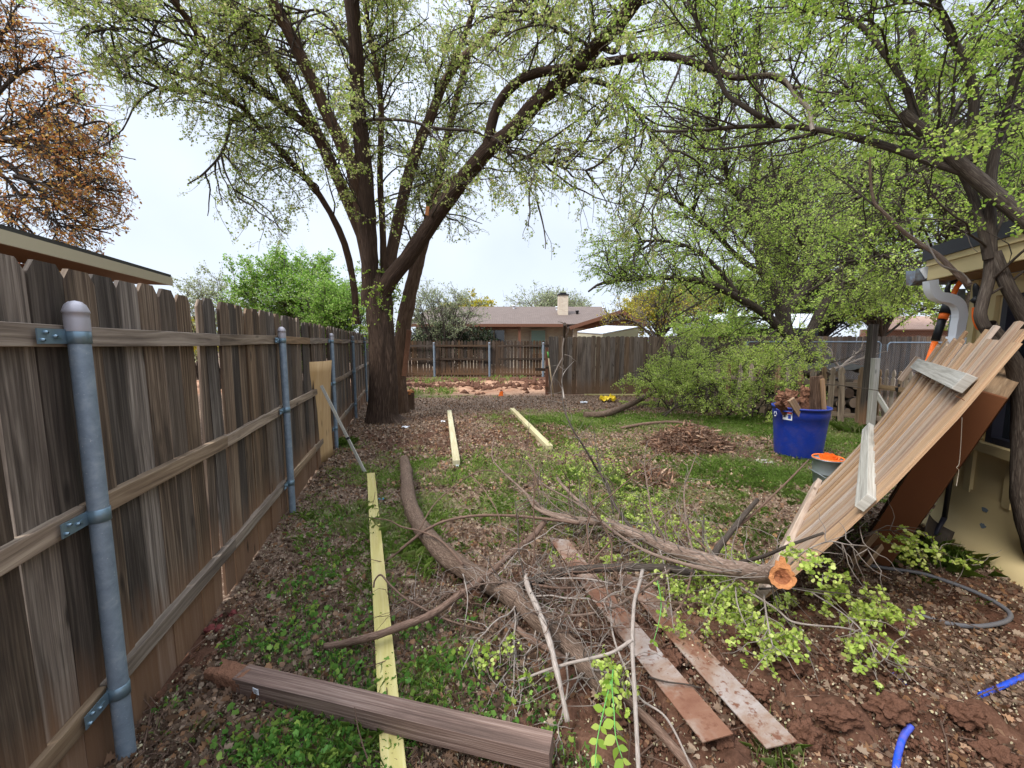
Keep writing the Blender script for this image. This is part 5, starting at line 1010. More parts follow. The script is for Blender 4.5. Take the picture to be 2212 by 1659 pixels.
# leaf clusters along these twigs: round pale elm seeds and young leaves
def cluster(name, parent, spots, mat, size, tpl=ROUND, zmax=.3, wid=.62, twig=True, tl=.16, per=26):
    """short leafy sprigs scattered round the given ground spots (px,py,h,radius_m,count)"""
    st_, dr = [], []
    for px, py, h, rad_, cnt in spots:
        c = gz(px, py, h); q = rt_.normal(size=(cnt, 3)) * np.array((rad_, rad_, rad_ * .35)) + c; q[:, 2] = np.clip(q[:, 2], .02, 5); st_.append(q)
        d = rt_.normal(size=(cnt, 3)) * np.array((1, 1, .5)); dr.append(nrm(d))
    S = np.concatenate(st_); D = np.concatenate(dr); k = 6; P_ = np.empty((len(S), k, 3)); P_[:, 0] = S
    for j in range(1, k): D = nrm(D + rt_.normal(size=D.shape) * .25 + (0, 0, -.12)); P_[:, j] = P_[:, j - 1] + D * tl / (k - 1) * (.6 + .8 * rt_.random((len(S), 1)))
    P_[..., 2] = np.maximum(P_[..., 2], .01)
    if twig: tube_obj('sprigs', [(P_, taper(P_, .0018, .0008), 3)], 'twig', parent)
    n = len(S) * per; pos, ax_ = along(P_, n, .1, .006, rt_); dd = nrm(ax_ + rt_.normal(size=ax_.shape) * 1.1)
    return leaves(name, pos, dd, size * (.6 + .7 * rt_.random(n)), tpl, mat, parent, wid=wid)
cluster('foliage', cl_, [(1240, 975, .12, .22, 34), (1290, 1010, .12, .25, 40), (1220, 1050, .08, .18, 14), (1330, 1060, .08, .25, 36), (1380, 1100, .08, .22, 34), (1440, 1140, .10, .2, 30), (1400, 1170, .06, .18, 20), (1350, 1190, .05, .2, 14), (1500, 1160, .08, .15, 16),
    (1480, 1240, .1, .12, 26), (1530, 1290, .12, .12, 40), (1590, 1330, .12, .09, 26), (1560, 1250, .1, .1, 20), (1600, 1290, .15, .08, 16), (1640, 1235, .2, .06, 3), (1250, 1200, .05, .2, 8), (1150, 1010, .1, .2, 8), (1700, 1330, .05, .06, 5)], 'L_heap', .017)
cluster('foliage', cl_, [(1668, 1370, .17, .035, 12), (1690, 1405, .15, .035, 14), (1650, 1400, .12, .03, 6), (1725, 1385, .17, .03, 8), (1693, 1295, .22, .015, 3), (1700, 1310, .22, .015, 3), (1840, 1285, .2, .07, 20), (1900, 1310, .2, .06, 18), (1800, 1270, .2, .05, 9), (1935, 1330, .16, .04, 8), (1850, 1330, .2, .06, 12), (1880, 1370, .17, .05, 8), (1915, 1400, .13, .04, 5), (1850, 1400, .14, .04, 6), (1862, 1450, .08, .03, 4), (1735, 1200, .55, .03, 8), (1760, 1230, .5, .03, 8), (1715, 1190, .52, .02, 4), (1910, 1150, .5, .05, 8), (1970, 1170, .48, .05, 9), (2010, 1192, .44, .04, 8), (2070, 1212, .38, .04, 4), (1780, 1300, .12, .08, 8), (1960, 1200, .4, .05, 5)], 'L_heap', .019, tl=.07, per=12)
# dark horizontal limb under it
dl = thing('dark_limb', 'dark rough barked dead limb under the cut limb with a snarl of bare twigs', 'limb', gz(1300, 1240))
o, Pd = stick('bark', None, [(1120, 1268, .13), (1150, 1258, .14), (1188, 1243, .15), (1252, 1231, .16), (1320, 1226, .17), (1396, 1226, .18), (1448, 1229, .19), (1500, 1238, .18)], .030, .022, 'barkdark', parent=dl, k=16, amp=.15, n=40)
br = []
for pts, r0_, r1_, mt in (([(1448, 1230, .20), (1374, 1283, .21), (1324, 1312, .21), (1254, 1329, .20), (1200, 1325, .2), (1150, 1327, .2)], .010, .004, 'barklimb'), ([(1130, 1262, .14), (1090, 1258, .16), (1040, 1262, .17), (1000, 1275, .15), (930, 1290, .12), (868, 1300, .08)], .006, .003, 'barklimb'),
    ([(1133, 1258, .16), (1128, 1225, .22), (1120, 1180, .3), (1118, 1120, .38), (1112, 1080, .42)], .006, .003, 'barkdark'), ([(1000, 1240, .22), (1010, 1290, .2), (1005, 1340, .12), (1000, 1360, .04)], .004, .002, 'barkpale'),
    ([(1140, 1330, .1), (1200, 1345, .14), (1260, 1360, .12), (1330, 1355, .1)], .004, .002, 'barkpale'), ([(1190, 1250, .2), (1260, 1250, .22), (1330, 1262, .22), (1400, 1280, .2), (1440, 1300, .15)], .005, .003, 'barkpale'), ([(1150, 1262, .17), (1210, 1270, .18), (1290, 1268, .18), (1370, 1262, .2), (1440, 1262, .2)], .007, .004, 'barkbrown')):
    o, q = stick('side_branch', None, pts, r0_, r1_, mt, parent=dl, k=8); br.append(q)
twigs_on([Pd[:16], br[0], br[1], br[2], br[4], br[5]], [50, 24, 40, 20, 20, 16], .42, .0032, dl, mat='barkbrown', up=.05, spread=75, noise_=.4)
twigs_on([Pd[:16], br[0], br[1], br[2], br[4], br[5]], [50, 20, 36, 14, 16, 14], .34, .0022, dl, mat='barkpale', up=.1, spread=75, noise_=.5)
gp = 'loose sticks in the foreground tangle'
stick('fallen_branch', 'long brown branch lying from the tangle across the yellow timber to the left', [(700, 1397, .015), (750, 1388, .05), (804, 1375, .11), (870, 1352, .12), (932, 1327, .13), (996, 1282, .14), (1060, 1237, .16), (1108, 1192, .19), (1150, 1160, .20), (1176, 1127, .21)], .0175, .022, 'barkbrown', k=14, group=gp)
stick('fallen_branch', 'bleached crooked stick hanging down from the dark limb toward the viewer', [(1135, 1243, .17), (1143, 1275, .18), (1169, 1333, .19), (1190, 1395, .18), (1200, 1440, .17), (1210, 1480, .15), (1226, 1560, .08)], .017, .010, 'barkpale', k=12, amp=.2, group=gp)
stick('fallen_branch', 'straight grey stick standing down to the bottom edge between the metal plates', [(1388, 1232, .24), (1380, 1265, .25), (1370, 1304, .26), (1366, 1387, .26), (1370, 1480, .25), (1376, 1593, .22), (1380, 1690, .18)], .0105, .0075, 'barkpale', k=12, group=gp)
stick('fallen_branch', 'grey brown bowed branch arching over the middle of the dead log', [(836, 1211, .01), (884, 1172, .10), (920, 1145, .16), (964, 1125, .20), (1028, 1114, .22), (1108, 1114, .24), (1188, 1122, .25), (1252, 1131, .2)], .011, .011, 'barkbrown', group=gp)
stick('fallen_branch', 'thin brown twig arching high above the dead log', [(905, 1145, .18), (938, 1090, .28), (980, 1051, .34), (1012, 1029, .37), (1047, 1016, .38), (1092, 1023, .36), (1150, 1032, .32), (1200, 1040, .28)], .006, .003, 'barkbrown', group=gp)
stick('fallen_branch', 'thin curved twig dropping from the high arch behind the log', [(1012, 1022, .36), (1040, 1050, .36), (1054, 1071, .35), (1073, 1103, .32), (1082, 1135, .28), (1086, 1173, .22), (1070, 1215, .16)], .006, .003, 'barkbrown', group=gp)
stick('fallen_branch', 'short twig whose left tip overhangs the yellow timber', [(807, 1119, .15), (842, 1125, .17), (868, 1138, .18), (906, 1147, .19), (945, 1163, .2), (975, 1190, .2), (1000, 1220, .19)], .005, .009, 'barkbrown', group=gp)
stick('fallen_branch', 'hooked twig lying over the yellow timber below the log', [(807, 1269, .10), (810, 1253, .13), (823, 1242, .16), (842, 1263, .15), (874, 1291, .13), (913, 1314, .11), (951, 1333, .09), (996, 1349, .06), (1050, 1362, .03)], .0055, .006, 'barkbrown', group=gp)
stick('fallen_branch', 'pale brown curved branch running from the soil patch into the cut limb', [(1067, 945, .3), (1063, 987, .26), (1086, 1019, .25), (1121, 1051, .24), (1140, 1071, .24), (1156, 1096, .23), (1188, 1112, .21), (1252, 1131, .17)], .006, .018, 'barklimb', group=gp)
stick('fallen_branch', 'grey twig crossing in front of the straight grey stick', [(1120, 1470, .06), (1180, 1448, .12), (1233, 1432, .18), (1316, 1412, .24), (1365, 1383, .27)], .005, .008, 'barkpale', group=gp)
stick('fallen_branch', 'brown root like branch running to the bottom edge right of the bleached stick', [(1100, 1345, .05), (1150, 1383, .05), (1204, 1412, .04), (1274, 1449, .05), (1324, 1482, .05), (1398, 1552, .04), (1460, 1618, .03), (1502, 1670, .02)], .014, .018, 'barkbrown', k=12, amp=.2, group=gp)
stick('fallen_branch', 'thin grey twig beside the left metal plate down to the bottom edge', [(1318, 1300, .2), (1324, 1370, .18), (1349, 1440, .16), (1382, 1507, .13), (1440, 1552, .10), (1498, 1665, .05)], .005, .004, 'barkpale', group=gp)
stick('fallen_branch', 'short dark twig lying on the near half of the left metal plate', [(1400, 1462, .06), (1440, 1473, .09), (1480, 1478, .09), (1515, 1486, .08)], .004, .003, 'barkdark', group=gp)
stick('fallen_branch', 'pale broken branch tip standing in front of the grey brown board fence', [(1218, 860, .75), (1214, 820, .92), (1222, 800, 1.0), (1242, 778, 1.06)], .012, .005, 'barkpale', group=gp)
stick('fallen_branch', 'thin bare twig standing left of the tall upright branch', [(1110, 1060, .05), (1125, 1010, .2), (1140, 960, .36), (1143, 900, .5), (1146, 860, .6)], .004, .002, 'barkdark', group=gp)
for nm_, src_, cnt_, L_, r_b, mt_b in (('twigs', Pd[:26], 12, 1.0, .0065, 'barkbrown'), ('twigs', LIMB[10:], 16, .95, .006, 'barklimb'), ('twigs', LOGP[40:80], 12, .9, .0055, 'barkpale')):
    T = grow(np.asarray(src_)[None], cnt_, L_, 12, 65, .05, .95, .20, .03, .12, rt_); T[..., 2] = np.maximum(T[..., 2], .015); o = tube_obj(nm_, [(T, taper(T, r_b, r_b * .35), 6)], mt_b, dl)
    T = grow(T, cnt_ * 5, .28, 7, 55, .2, 1, .28, .02, .05, rt_); T[..., 2] = np.maximum(T[..., 2], .012); tube_obj('twigs', [(T, taper(T, .0026, .001), 4)], mt_b, dl)
# sapling shoot with broad fresh leaves, lower centre
sp = thing('leafy_shoot', 'fresh shoot with broad bright green leaves hanging beside the straight grey stick', 'leafy shoot', gz(1330, 1600))
SH = []
for i, pts in enumerate(([(1325, 1440, .22), (1322, 1480, .23), (1326, 1530, .23), (1330, 1590, .2), (1345, 1640, .16)], [(1320, 1470, .22), (1305, 1530, .2), (1290, 1600, .16), (1285, 1660, .12)], [(1420, 1255, .25), (1428, 1300, .25), (1424, 1340, .23), (1412, 1385, .2)])):
    o, q = stick('stem', None, pts, .003, .0015, 'greenp', parent=sp, k=6); SH.append(q)
def shoot_leaves(q, n, s, nm='leaves'):
    idx = np.linspace(1, len(q) - 1, n).astype(int); pos = np.repeat(q[idx], 2, 0); T = nrm(np.gradient(q, axis=0))[idx]; sdv = nrm(np.cross(T, (0, -1., .6))); ax_ = np.empty((2 * n, 3)); ax_[0::2] = nrm(T * .55 + sdv); ax_[1::2] = nrm(T * .55 - sdv); ax_ = nrm(ax_ + rt_.normal(size=ax_.shape) * .28)
    leaves(nm, pos, ax_, s * (.7 + .5 * rt_.random(2 * n)), LEAFP, 'L_fg', sp, wid=.5, normal=rt_.normal(size=(2 * n, 3)) * .5 + nrm(np.array([0, -1., .8])))
shoot_leaves(SH[0], 9, .043); shoot_leaves(SH[1], 7, .038); shoot_leaves(SH[2], 5, .030)
cluster('seed_clusters', sp, [(1310, 1440, .2, .025, 9), (1325, 1475, .2, .02, 8), (1345, 1500, .2, .02, 5), (1055, 1430, .1, .03, 8), (1110, 1380, .1, .03, 6), (1150, 1460, .06, .04, 6), (1020, 1400, .1, .03, 5)], 'L_heap', .018, tl=.06, per=10)

# brush log at the right with its own leaves: the big fallen green top
fb_ = thing('fallen_treetop', 'heap of fresh yellow green leafy branches with a curved brown stem by the board fence', 'fallen branches', gz(1530, 915))
o, q0_ = stick('main_stem', None, [(1262, 897, .07), (1310, 893, .09), (1367, 871, .14), (1393, 857, .22), (1440, 835, .4), (1500, 800, .6), (1560, 770, .8)], .075, .045, 'barklog', parent=fb_, k=16, n=40)
rb = np.random.default_rng(31); base = []
for i in range(46):
    px, py = rb.uniform(1400, 1680), rb.uniform(860, 905); s0 = gz(px, py, .05); dirx = rb.normal() * .6; L = rb.uniform(1.3, 2.7); pts = [s0]; d = nrm(np.array((dirx, rb.normal() * .4, rb.uniform(.45, 1.5))))
    for j in range(7): d = nrm(d + rb.normal(size=3) * .18 + (0, 0, -.10)); pts.append(pts[-1] + d * L / 7)
    base.append(np.array(pts))
B1 = np.array(base); B2 = grow(B1, 560, .75, 6, 50, .15, 1, .25, .08, 0, rb); B3 = grow(B2, 3000, .34, 5, 50, .1, 1, .3, .08, 0, rb)
def fit(Bx):
    x, y = proj(Bx[:, -1]); k = (x > 1310) & (x < 1800) & (y > 700 + np.clip((1480 - x) * .9, 0, 130)); Bx = Bx[k]; Bx[..., 2] = np.maximum(Bx[..., 2], .02); return Bx
B2, B3 = fit(B2), fit(B3)
tube_obj('branches', [(B1, taper(B1, .016, .006), 6), (B2, taper(B2, .007, .003), 4)], 'barkdark', fb_); tube_obj('twigs', [(B3, taper(B3, .003, .0015), 3)], 'twig', fb_)
n = 64000; pos, ax_ = along(B3, n, .05, .02, rb); leaves('foliage', pos, nrm(ax_ + rb.normal(size=ax_.shape)), .026 * (.6 + .8 * rb.random(n)), OVAL, 'L_heap', fb_, wid=.62, rg=rb)
stick('fallen_branch', 'brown dead pole lying under the leafy heap on the grass', [(1340, 925, .03), (1400, 915, .05), (1460, 912, .05), (1530, 925, .04)], .03, .03, 'barkbrown', group=gp)
# white antler-like dead branches on the firewood
for i, (lab, pts) in enumerate((('white dead branch standing on the firewood stack', [(1815, 822), (1812, 795), (1800, 775), (1796, 755)]), ('white dead branch slanting right above the firewood stack', [(1812, 800), (1825, 785), (1845, 768), (1862, 752)]), ('thick pale branch stub lying along the top of the firewood', [(1790, 800), (1820, 790), (1860, 775), (1884, 768)]))):
    P_ = spline(np.array([at(x, y, 8.4) for x, y in pts]), 18); V, F, UV = bumpy(P_, np.linspace(.03, .010, 18), 10, .25, (20, 20, 20), i); o = solid('dead_branch', [(V, F, UV)], 'barkpale'); tag(o, lab, 'branch', 'white dead branches on the firewood')
    T = grow(P_[None], 7, .35, 5, 45, .3, 1, .25, 0, .2, rb); tube_obj('side_twigs', [(T, taper(T, .010, .003), 5)], 'barkpale', o)
# heaps of bark chips and dead leaves
def heap(lab, px, py, rx, ry, h, n, m=0):
    c = gz(px, py); r_ = np.random.default_rng(n); ob = thing('debris_heap', lab, 'debris heap', c)
    mb = MB(); nn_ = 30; V = []
    for j in range(nn_):
        for i in range(nn_):
            x, y = (i / (nn_ - 1) * 2 - 1) * 1.15, (j / (nn_ - 1) * 2 - 1) * 1.15; d = x * x + y * y; V.append(c + (x * rx, y * ry, -.02 + h * max(0, 1 - d) * (1 + .35 * float(fbm(x * 3, y * 3, 2., 3)))))
    mb.add(V, [[j * nn_ + i, j * nn_ + i + 1, (j + 1) * nn_ + i + 1, (j + 1) * nn_ + i] for j in range(nn_ - 1) for i in range(nn_ - 1)], None, .5, 0, True); mb.build('soil_core', 'clod', ob)
    a = r_.random(n) * 6.283; q = np.sqrt(r_.random(n)); pos = c + np.stack((np.cos(a) * q * rx, np.sin(a) * q * ry, h * (1 - q ** 2) * (1 + .25 * r_.normal(size=n)) + .01), 1); d = nrm(r_.normal(size=(n, 3)) * (1, 1, .45))
    lo_ = leaves('bark_and_leaf_bits', pos, d, .075 * (.4 + r_.random(n) ** 2 * 1.7), OVAL, 'L_chip', ob, wid=.11, rg=r_); lo_['kind'] = 'stuff'
    K = n // 9; a = r_.random(K) * 6.283; q = np.sqrt(r_.random(K)); S = c + np.stack((np.cos(a) * q * rx, np.sin(a) * q * ry, h * (1 - q ** 2) + .02), 1); P_ = np.empty((K, 4, 3)); P_[:, 0] = S; d = nrm(r_.normal(size=(K, 3)) * (1, 1, .3))
    for j in (1, 2, 3): d = nrm(d + r_.normal(size=d.shape) * .25); P_[:, j] = P_[:, j - 1] + d * .09
    P_[..., 2] = np.maximum(P_[..., 2], .01); o = tube_obj('sticks', [(P_, taper(P_, .004, .002), 4)], 'barkbrown', ob); o['kind'] = 'stuff'
heap('big brown heap of bark strips between the leafy heap and the blue bin', 1487, 968, .66, .42, .24, 5200)
heap('low flat patch of bark strips nearer the viewer than the big brown heap', 1402, 1035, .28, .30, .025, 1500)

# ================================================================== TREES
def big_tree(root, limbs, mats, L, cnt, seed, leafmat, nleaf, lsz, droop=(.03, .08, .12), up=(.15, .05, 0), holes=(), r=(.022, .008, .0035), spread=(50, 50, 50), tpl=OVAL, limbname='limb', extra=None, low=None, wid=.6, lt0=.1):
    """limbs: list of (pts, r0, r1, mat, weight)"""
    rg = np.random.default_rng(seed); P1 = []; W = []
    for i, (pts, r0_, r1_, mt, wt) in enumerate(limbs):
        P_ = pts if isinstance(pts, np.ndarray) else limb3(pts, 30); rad = np.linspace(r0_, r1_, len(P_))
        solid(limbname, [bumpy(P_, rad, 20 if r0_ > .06 else 12, .12, (6, 6, 3), i * 2.3)], mt, root)
        s = spline(P_, 30); P1.append(s); W.append(np.linalg.norm(np.diff(s, axis=0), axis=1).sum() * wt)
    P1 = np.array(P1); A = grow(P1, cnt[0], L[0], 8, spread[0], .22, .93, .16, droop[0], up[0], rg, np.array(W)); A = prune(A, holes, rg)
    if low is not None: A = A[A[:, -1, 2] > low]
    B = prune(grow(A, cnt[1], L[1], 7, spread[1], .12, 1, .2, droop[1], up[1], rg), holes, rg); C = prune(grow(B, cnt[2], L[2], 6, spread[2], .08, 1, .24, droop[2], up[2], rg), holes, rg)
    if low is not None: B = B[B[:, -1, 2] > low * .9]; C = C[C[:, -1, 2] > low * .85]
    tube_obj('branches', [(A, taper(A, r[0], r[1]), 6), (B, taper(B, r[1], r[2]), 4)], mats[0], root)
    tube_obj('twigs', [(C, taper(C, r[2], r[2] * .45), 3)], mats[1], root)
    pos, ax_ = along(C, nleaf, lt0, lsz * .5, rg); leaves('foliage', pos, nrm(ax_ * .5 + rg.normal(size=ax_.shape) + (0, 0, -.3)), lsz * (.55 + .9 * rg.random(nleaf)), tpl, leafmat, root, wid=wid, rg=rg)
    if extra: 
        m_, n_, s_, sp_ = extra; cc = along(C, n_ // 14, .3, .01, rg)[0]; pos = np.repeat(cc, 14, 0) + rg.normal(size=(len(cc) * 14, 3)) * sp_; leaves('seed_clusters', pos, rg.normal(size=pos.shape), s_ * (.6 + .8 * rg.random(len(pos))), ROUND, m_, root, wid=.6, rg=rg)
    return A, B, C

# ---- the main tree beside the left fence
mt_ = thing('elm_tree', 'big spreading tree with a thick dark trunk and many forking limbs beside the left fence', 'tree', (-2.75, 7.75, 0))
tr = np.array([(-2.80, 7.95, -.1), (-2.76, 7.92, .12), (-2.73, 7.9, .5), (-2.70, 7.9, 1.0), (-2.70, 7.9, 1.6), (-2.70, 7.92, 2.1), (-2.68, 7.95, 2.6), (-2.66, 7.98, 3.0)])
tr[:, 0] = [at(px, 700, 7.9)[0] for px in (822, 820, 822, 824, 824, 821, 818, 812)]
P_ = spline(tr, 70); rad = np.interp(np.linspace(0, 1, 70), [0, .08, .2, .4, .6, .8, 1], [.42, .36, .30, .27, .25, .26, .20])
solid('trunk', [bumpy(P_, rad, 72, .10, (9, 9, 2.2), 2.0, lob=lambda t: .16 * np.exp(-(t / .12) ** 2))], 'bark', mt_)
BK, BR = 'bark', 'barkred'
limbs = [([(800, 660, 7.9), (799, 560, 7.8), (793, 460, 7.7), (788, 373, 7.6), (773, 224, 7.4), (769, 112, 7.2), (758, 0, 7.0), (750, -130, 6.8)], .215, .13, BK, .8),
 ([(793, 520, 7.8), (775, 430, 7.7), (758, 355, 7.5), (713, 261, 7.3), (670, 165, 7.1), (627, 75, 6.9), (585, 0, 6.7), (540, -90, 6.5)], .17, .10, BR, 1),
 ([(806, 640, 8.0), (785, 520, 8.1), (745, 420, 8.0), (700, 320, 7.9), (650, 224, 7.7), (597, 138, 7.5), (523, 45, 7.2), (480, -20, 7.0), (430, -110, 6.8)], .17, .08, BR, 1),
 ([(715, 345, 8.0), (672, 280, 7.9), (597, 220, 7.7), (541, 175, 7.5), (467, 116, 7.2), (411, 49, 7.0), (381, 7, 6.8), (340, -70, 6.6)], .105, .05, BR, 1.3),
 ([(770, 700, 8.8), (765, 620, 8.8), (739, 512, 8.7), (683, 411, 8.5), (635, 358, 8.3), (560, 276, 8.0), (523, 232, 7.8), (448, 179, 7.5), (373, 157, 7.2), (300, 120, 6.9)], .10, .035, BR, 1.4),
 ([(541, 175, 7.5), (470, 130, 7.3), (400, 100, 7.1), (330, 75, 6.9), (250, 60, 6.7), (185, 75, 6.5)], .045, .012, 'barkdark', 1.15),
 ([(523, 232, 7.8), (448, 200, 7.6), (370, 195, 7.4), (300, 175, 7.2), (225, 140, 7.0)], .045, .012, 'barkdark', 1.1),
 ([(530, 246, 7.9), (500, 262, 7.8), (493, 290, 7.75), (478, 332, 7.7), (440, 375, 7.6), (405, 398, 7.5)], .045, .014, 'barkdark', .9),
 ([(478, 332, 7.7), (486, 370, 7.6), (505, 410, 7.5), (520, 440, 7.5)], .025, .01, 'barkdark', 1.4),
 ([(829, 590, 8.1), (826, 480, 8.1), (821, 373, 8.0), (823, 224, 7.9), (806, 112, 7.8), (795, 56, 7.7), (790, -40, 7.6)], .085, .045, BR, .9),
 ([(840, 580, 8.2), (866, 448, 8.4), (896, 336, 8.6), (930, 254, 8.7), (956, 187, 8.8), (993, 131, 8.9), (1068, 67, 9.0), (1110, 15, 9.1), (1140, -60, 9.2)], .16, .075, BR, 1.1),
 ([(960, 185, 8.8), (985, 120, 8.6), (1010, 60, 8.4), (1027, 0, 8.2), (1040, -70, 8.0)], .09, .05, BR, 1),
 ([(815, 650, 7.9), (850, 595, 7.8), (881, 557, 7.75), (918, 504, 7.7), (956, 448, 7.6), (1012, 373, 7.4), (1060, 317, 7.2), (1105, 284, 7.1), (1161, 217, 6.9), (1202, 187, 6.8), (1254, 138, 6.6), (1292, 97, 6.4), (1329, 60, 6.2), (1374, 0, 6.0), (1420, -80, 5.8)], .205, .12, BK, .8),
 ([(1050, 330, 7.2), (1064, 261, 7.1), (1086, 209, 7.0), (1139, 164, 6.8), (1217, 149, 6.6), (1292, 138, 6.3), (1370, 125, 6.0), (1447, 122, 5.7), (1535, 148, 5.4), (1590, 168, 5.2), (1667, 164, 5.0), (1720, 200, 4.9), (1750, 240, 4.8)], .115, .02, BK, .9),
 ([(1205, 190, 6.8), (1254, 172, 6.6), (1310, 183, 6.4), (1351, 217, 6.2), (1404, 280, 6.0), (1450, 330, 5.9), (1480, 400, 5.8)], .06, .012, 'barkdark', 1.0),
 ([(775, 300, 7.5), (784, 269, 7.4), (806, 258, 7.3), (881, 261, 7.2), (937, 276, 7.1), (1023, 284, 7.1), (1049, 300, 7.15)], .035, .028, 'barkdark', .5),
 ([(1075, 322, 7.2), (1110, 330, 7.0), (1160, 345, 6.8), (1217, 362, 6.6), (1290, 370, 6.4)], .035, .01, 'barkdark', 1.3),
 ([(1060, 335, 7.2), (1100, 355, 7.1), (1136, 395, 7.0), (1165, 440, 6.9)], .026, .005, 'barkdark', 1.0),
 ([(1010, 380, 7.4), (975, 385, 7.5), (940, 420, 7.6), (935, 470, 7.6)], .045, .02, BR, .8),
 ([(1292, 97, 6.4), (1330, 110, 6.4), (1345, 60, 6.3), (1350, 20, 6.2), (1352, -40, 6.1)], .06, .04, 'barkdark', .8),
 ([(1250, 60, 6.8), (1215, 40, 6.8), (1180, 15, 6.8), (1150, -30, 6.8)], .03, .03, 'barkdark', .8),
 ([(1280, 105, 6.5), (1210, 60, 6.6), (1160, 30, 6.7), (1120, -20, 6.8)], .035, .02, 'barkdark', 1),
 ([(770, 130, 7.2), (700, 30, 7.0), (640, 28, 6.9), (560, 34, 6.8), (470, 34, 6.6)], .03, .012, 'barkdark', 1.3)]
SKY = [(272, 250, 392, 620, .03), (392, 470, 480, 600, .25), (0, 60, 130, 600, 0), (0, 40, 105, 60, 0), (1175, 430, 1290, 600, .35), (770, 600, 1130, 800, .12), (0, 610, 1500, 900, .05), (860, 545, 1180, 640, .45), (300, 540, 560, 700, .05), (480, 540, 760, 700, .2), (1440, 250, 2212, 900, .25)]
limbs = [(p, a * .78, b * .78, m_, w_) for p, a, b, m_, w_ in limbs]
big_tree(mt_, limbs, ('barkdark', 'twig'), (1.5, .75, .38), (330, 2100, 8600), 5, 'L_main', 80000, .033, holes=SKY, r=(.018, .007, .0028), droop=(.05, .10, .13), extra=('L_main', 30000, .018, .03))
g = MB(); c = at(919, 466, 7.45); g.board(c + (.03, -.02, 0), c + (.06, -.05, .15), .06, .03, (1, 0, 0)); g.build('snapped_stub', 'cut', mt_)
# sprouts on the trunk fork
Pt = spline(tr, 30)[18:]; sr = np.random.default_rng(3); A = grow(Pt[None], 70, .55, 7, 70, .0, 1, .3, .06, .1, sr); B = grow(A, 300, .2, 5, 50, .1, 1, .3, .05, 0, sr)
tube_obj('sprouts', [(A, taper(A, .005, .002), 4), (B, taper(B, .0025, .001), 3)], 'twig', mt_); pos, ax_ = along(B, 2600, .1, .012, sr); leaves('sprout_leaves', pos, nrm(ax_ + sr.normal(size=ax_.shape)), .032 * (.6 + .8 * sr.random(2600)), OVAL, 'L_fg', mt_, rg=sr)
# second, thinner leaning trunk just behind it
st2 = thing('leaning_tree', 'slimmer reddish trunk leaning right just behind the big trunk', 'tree', (-2.35, 8.5, 0))
P_ = spline(np.array([at(860, 905, 8.9), at(862, 870, 8.9), at(862, 800, 8.9), at(872, 703, 8.95), at(888, 625, 9.0), at(903, 560, 9.1), at(925, 480, 9.2), at(945, 400, 9.3), at(962, 310, 9.4), (-.9, 9.6, 8.3)]), 60)
P_[0][2] = -.05; rad = np.interp(np.linspace(0, 1, 60), [0, .1, .2, .5, 1], [.24, .20, .165, .15, .06]); solid('trunk', [bumpy(P_, rad, 36, .14, (9, 9, 3), 5.0)], 'barkred', st2)
big_tree(st2, [(P_[25:], .15, .06, 'barkred', 1)], ('barkdark', 'twig'), (1.5, .7, .35), (40, 260, 1300), 15, 'L_main', 9000, .034, holes=SKY, low=3.2)
mb = MB(); b0 = at(885, 905, 8.6); mb.board(at(873, 812, 8.7), at(884, 713, 8.62), .10, .06, (1, 0, 0)); mb.build('torn_strip', 'rot', st2)
sp_ = thing('tree_stump', 'short hollow cut stump with torn orange wood at the foot of the slimmer trunk', 'stump', G(884, 882)); c = G(884, 884); P_ = spline(np.array([c + (0, 0, -.05), c + (0, 0, .2), c + (.02, 0, .42)]), 14); solid('bark', [bumpy(P_, np.linspace(.13, .10, 14), 26, .3, (9, 9, 3), 8.)], 'barkred', sp_); mb = MB(); mb.blob(c + (.02, 0, .42), (.095, .08, .05), 12, .6, 2); mb.build('torn_top', 'cut', sp_)

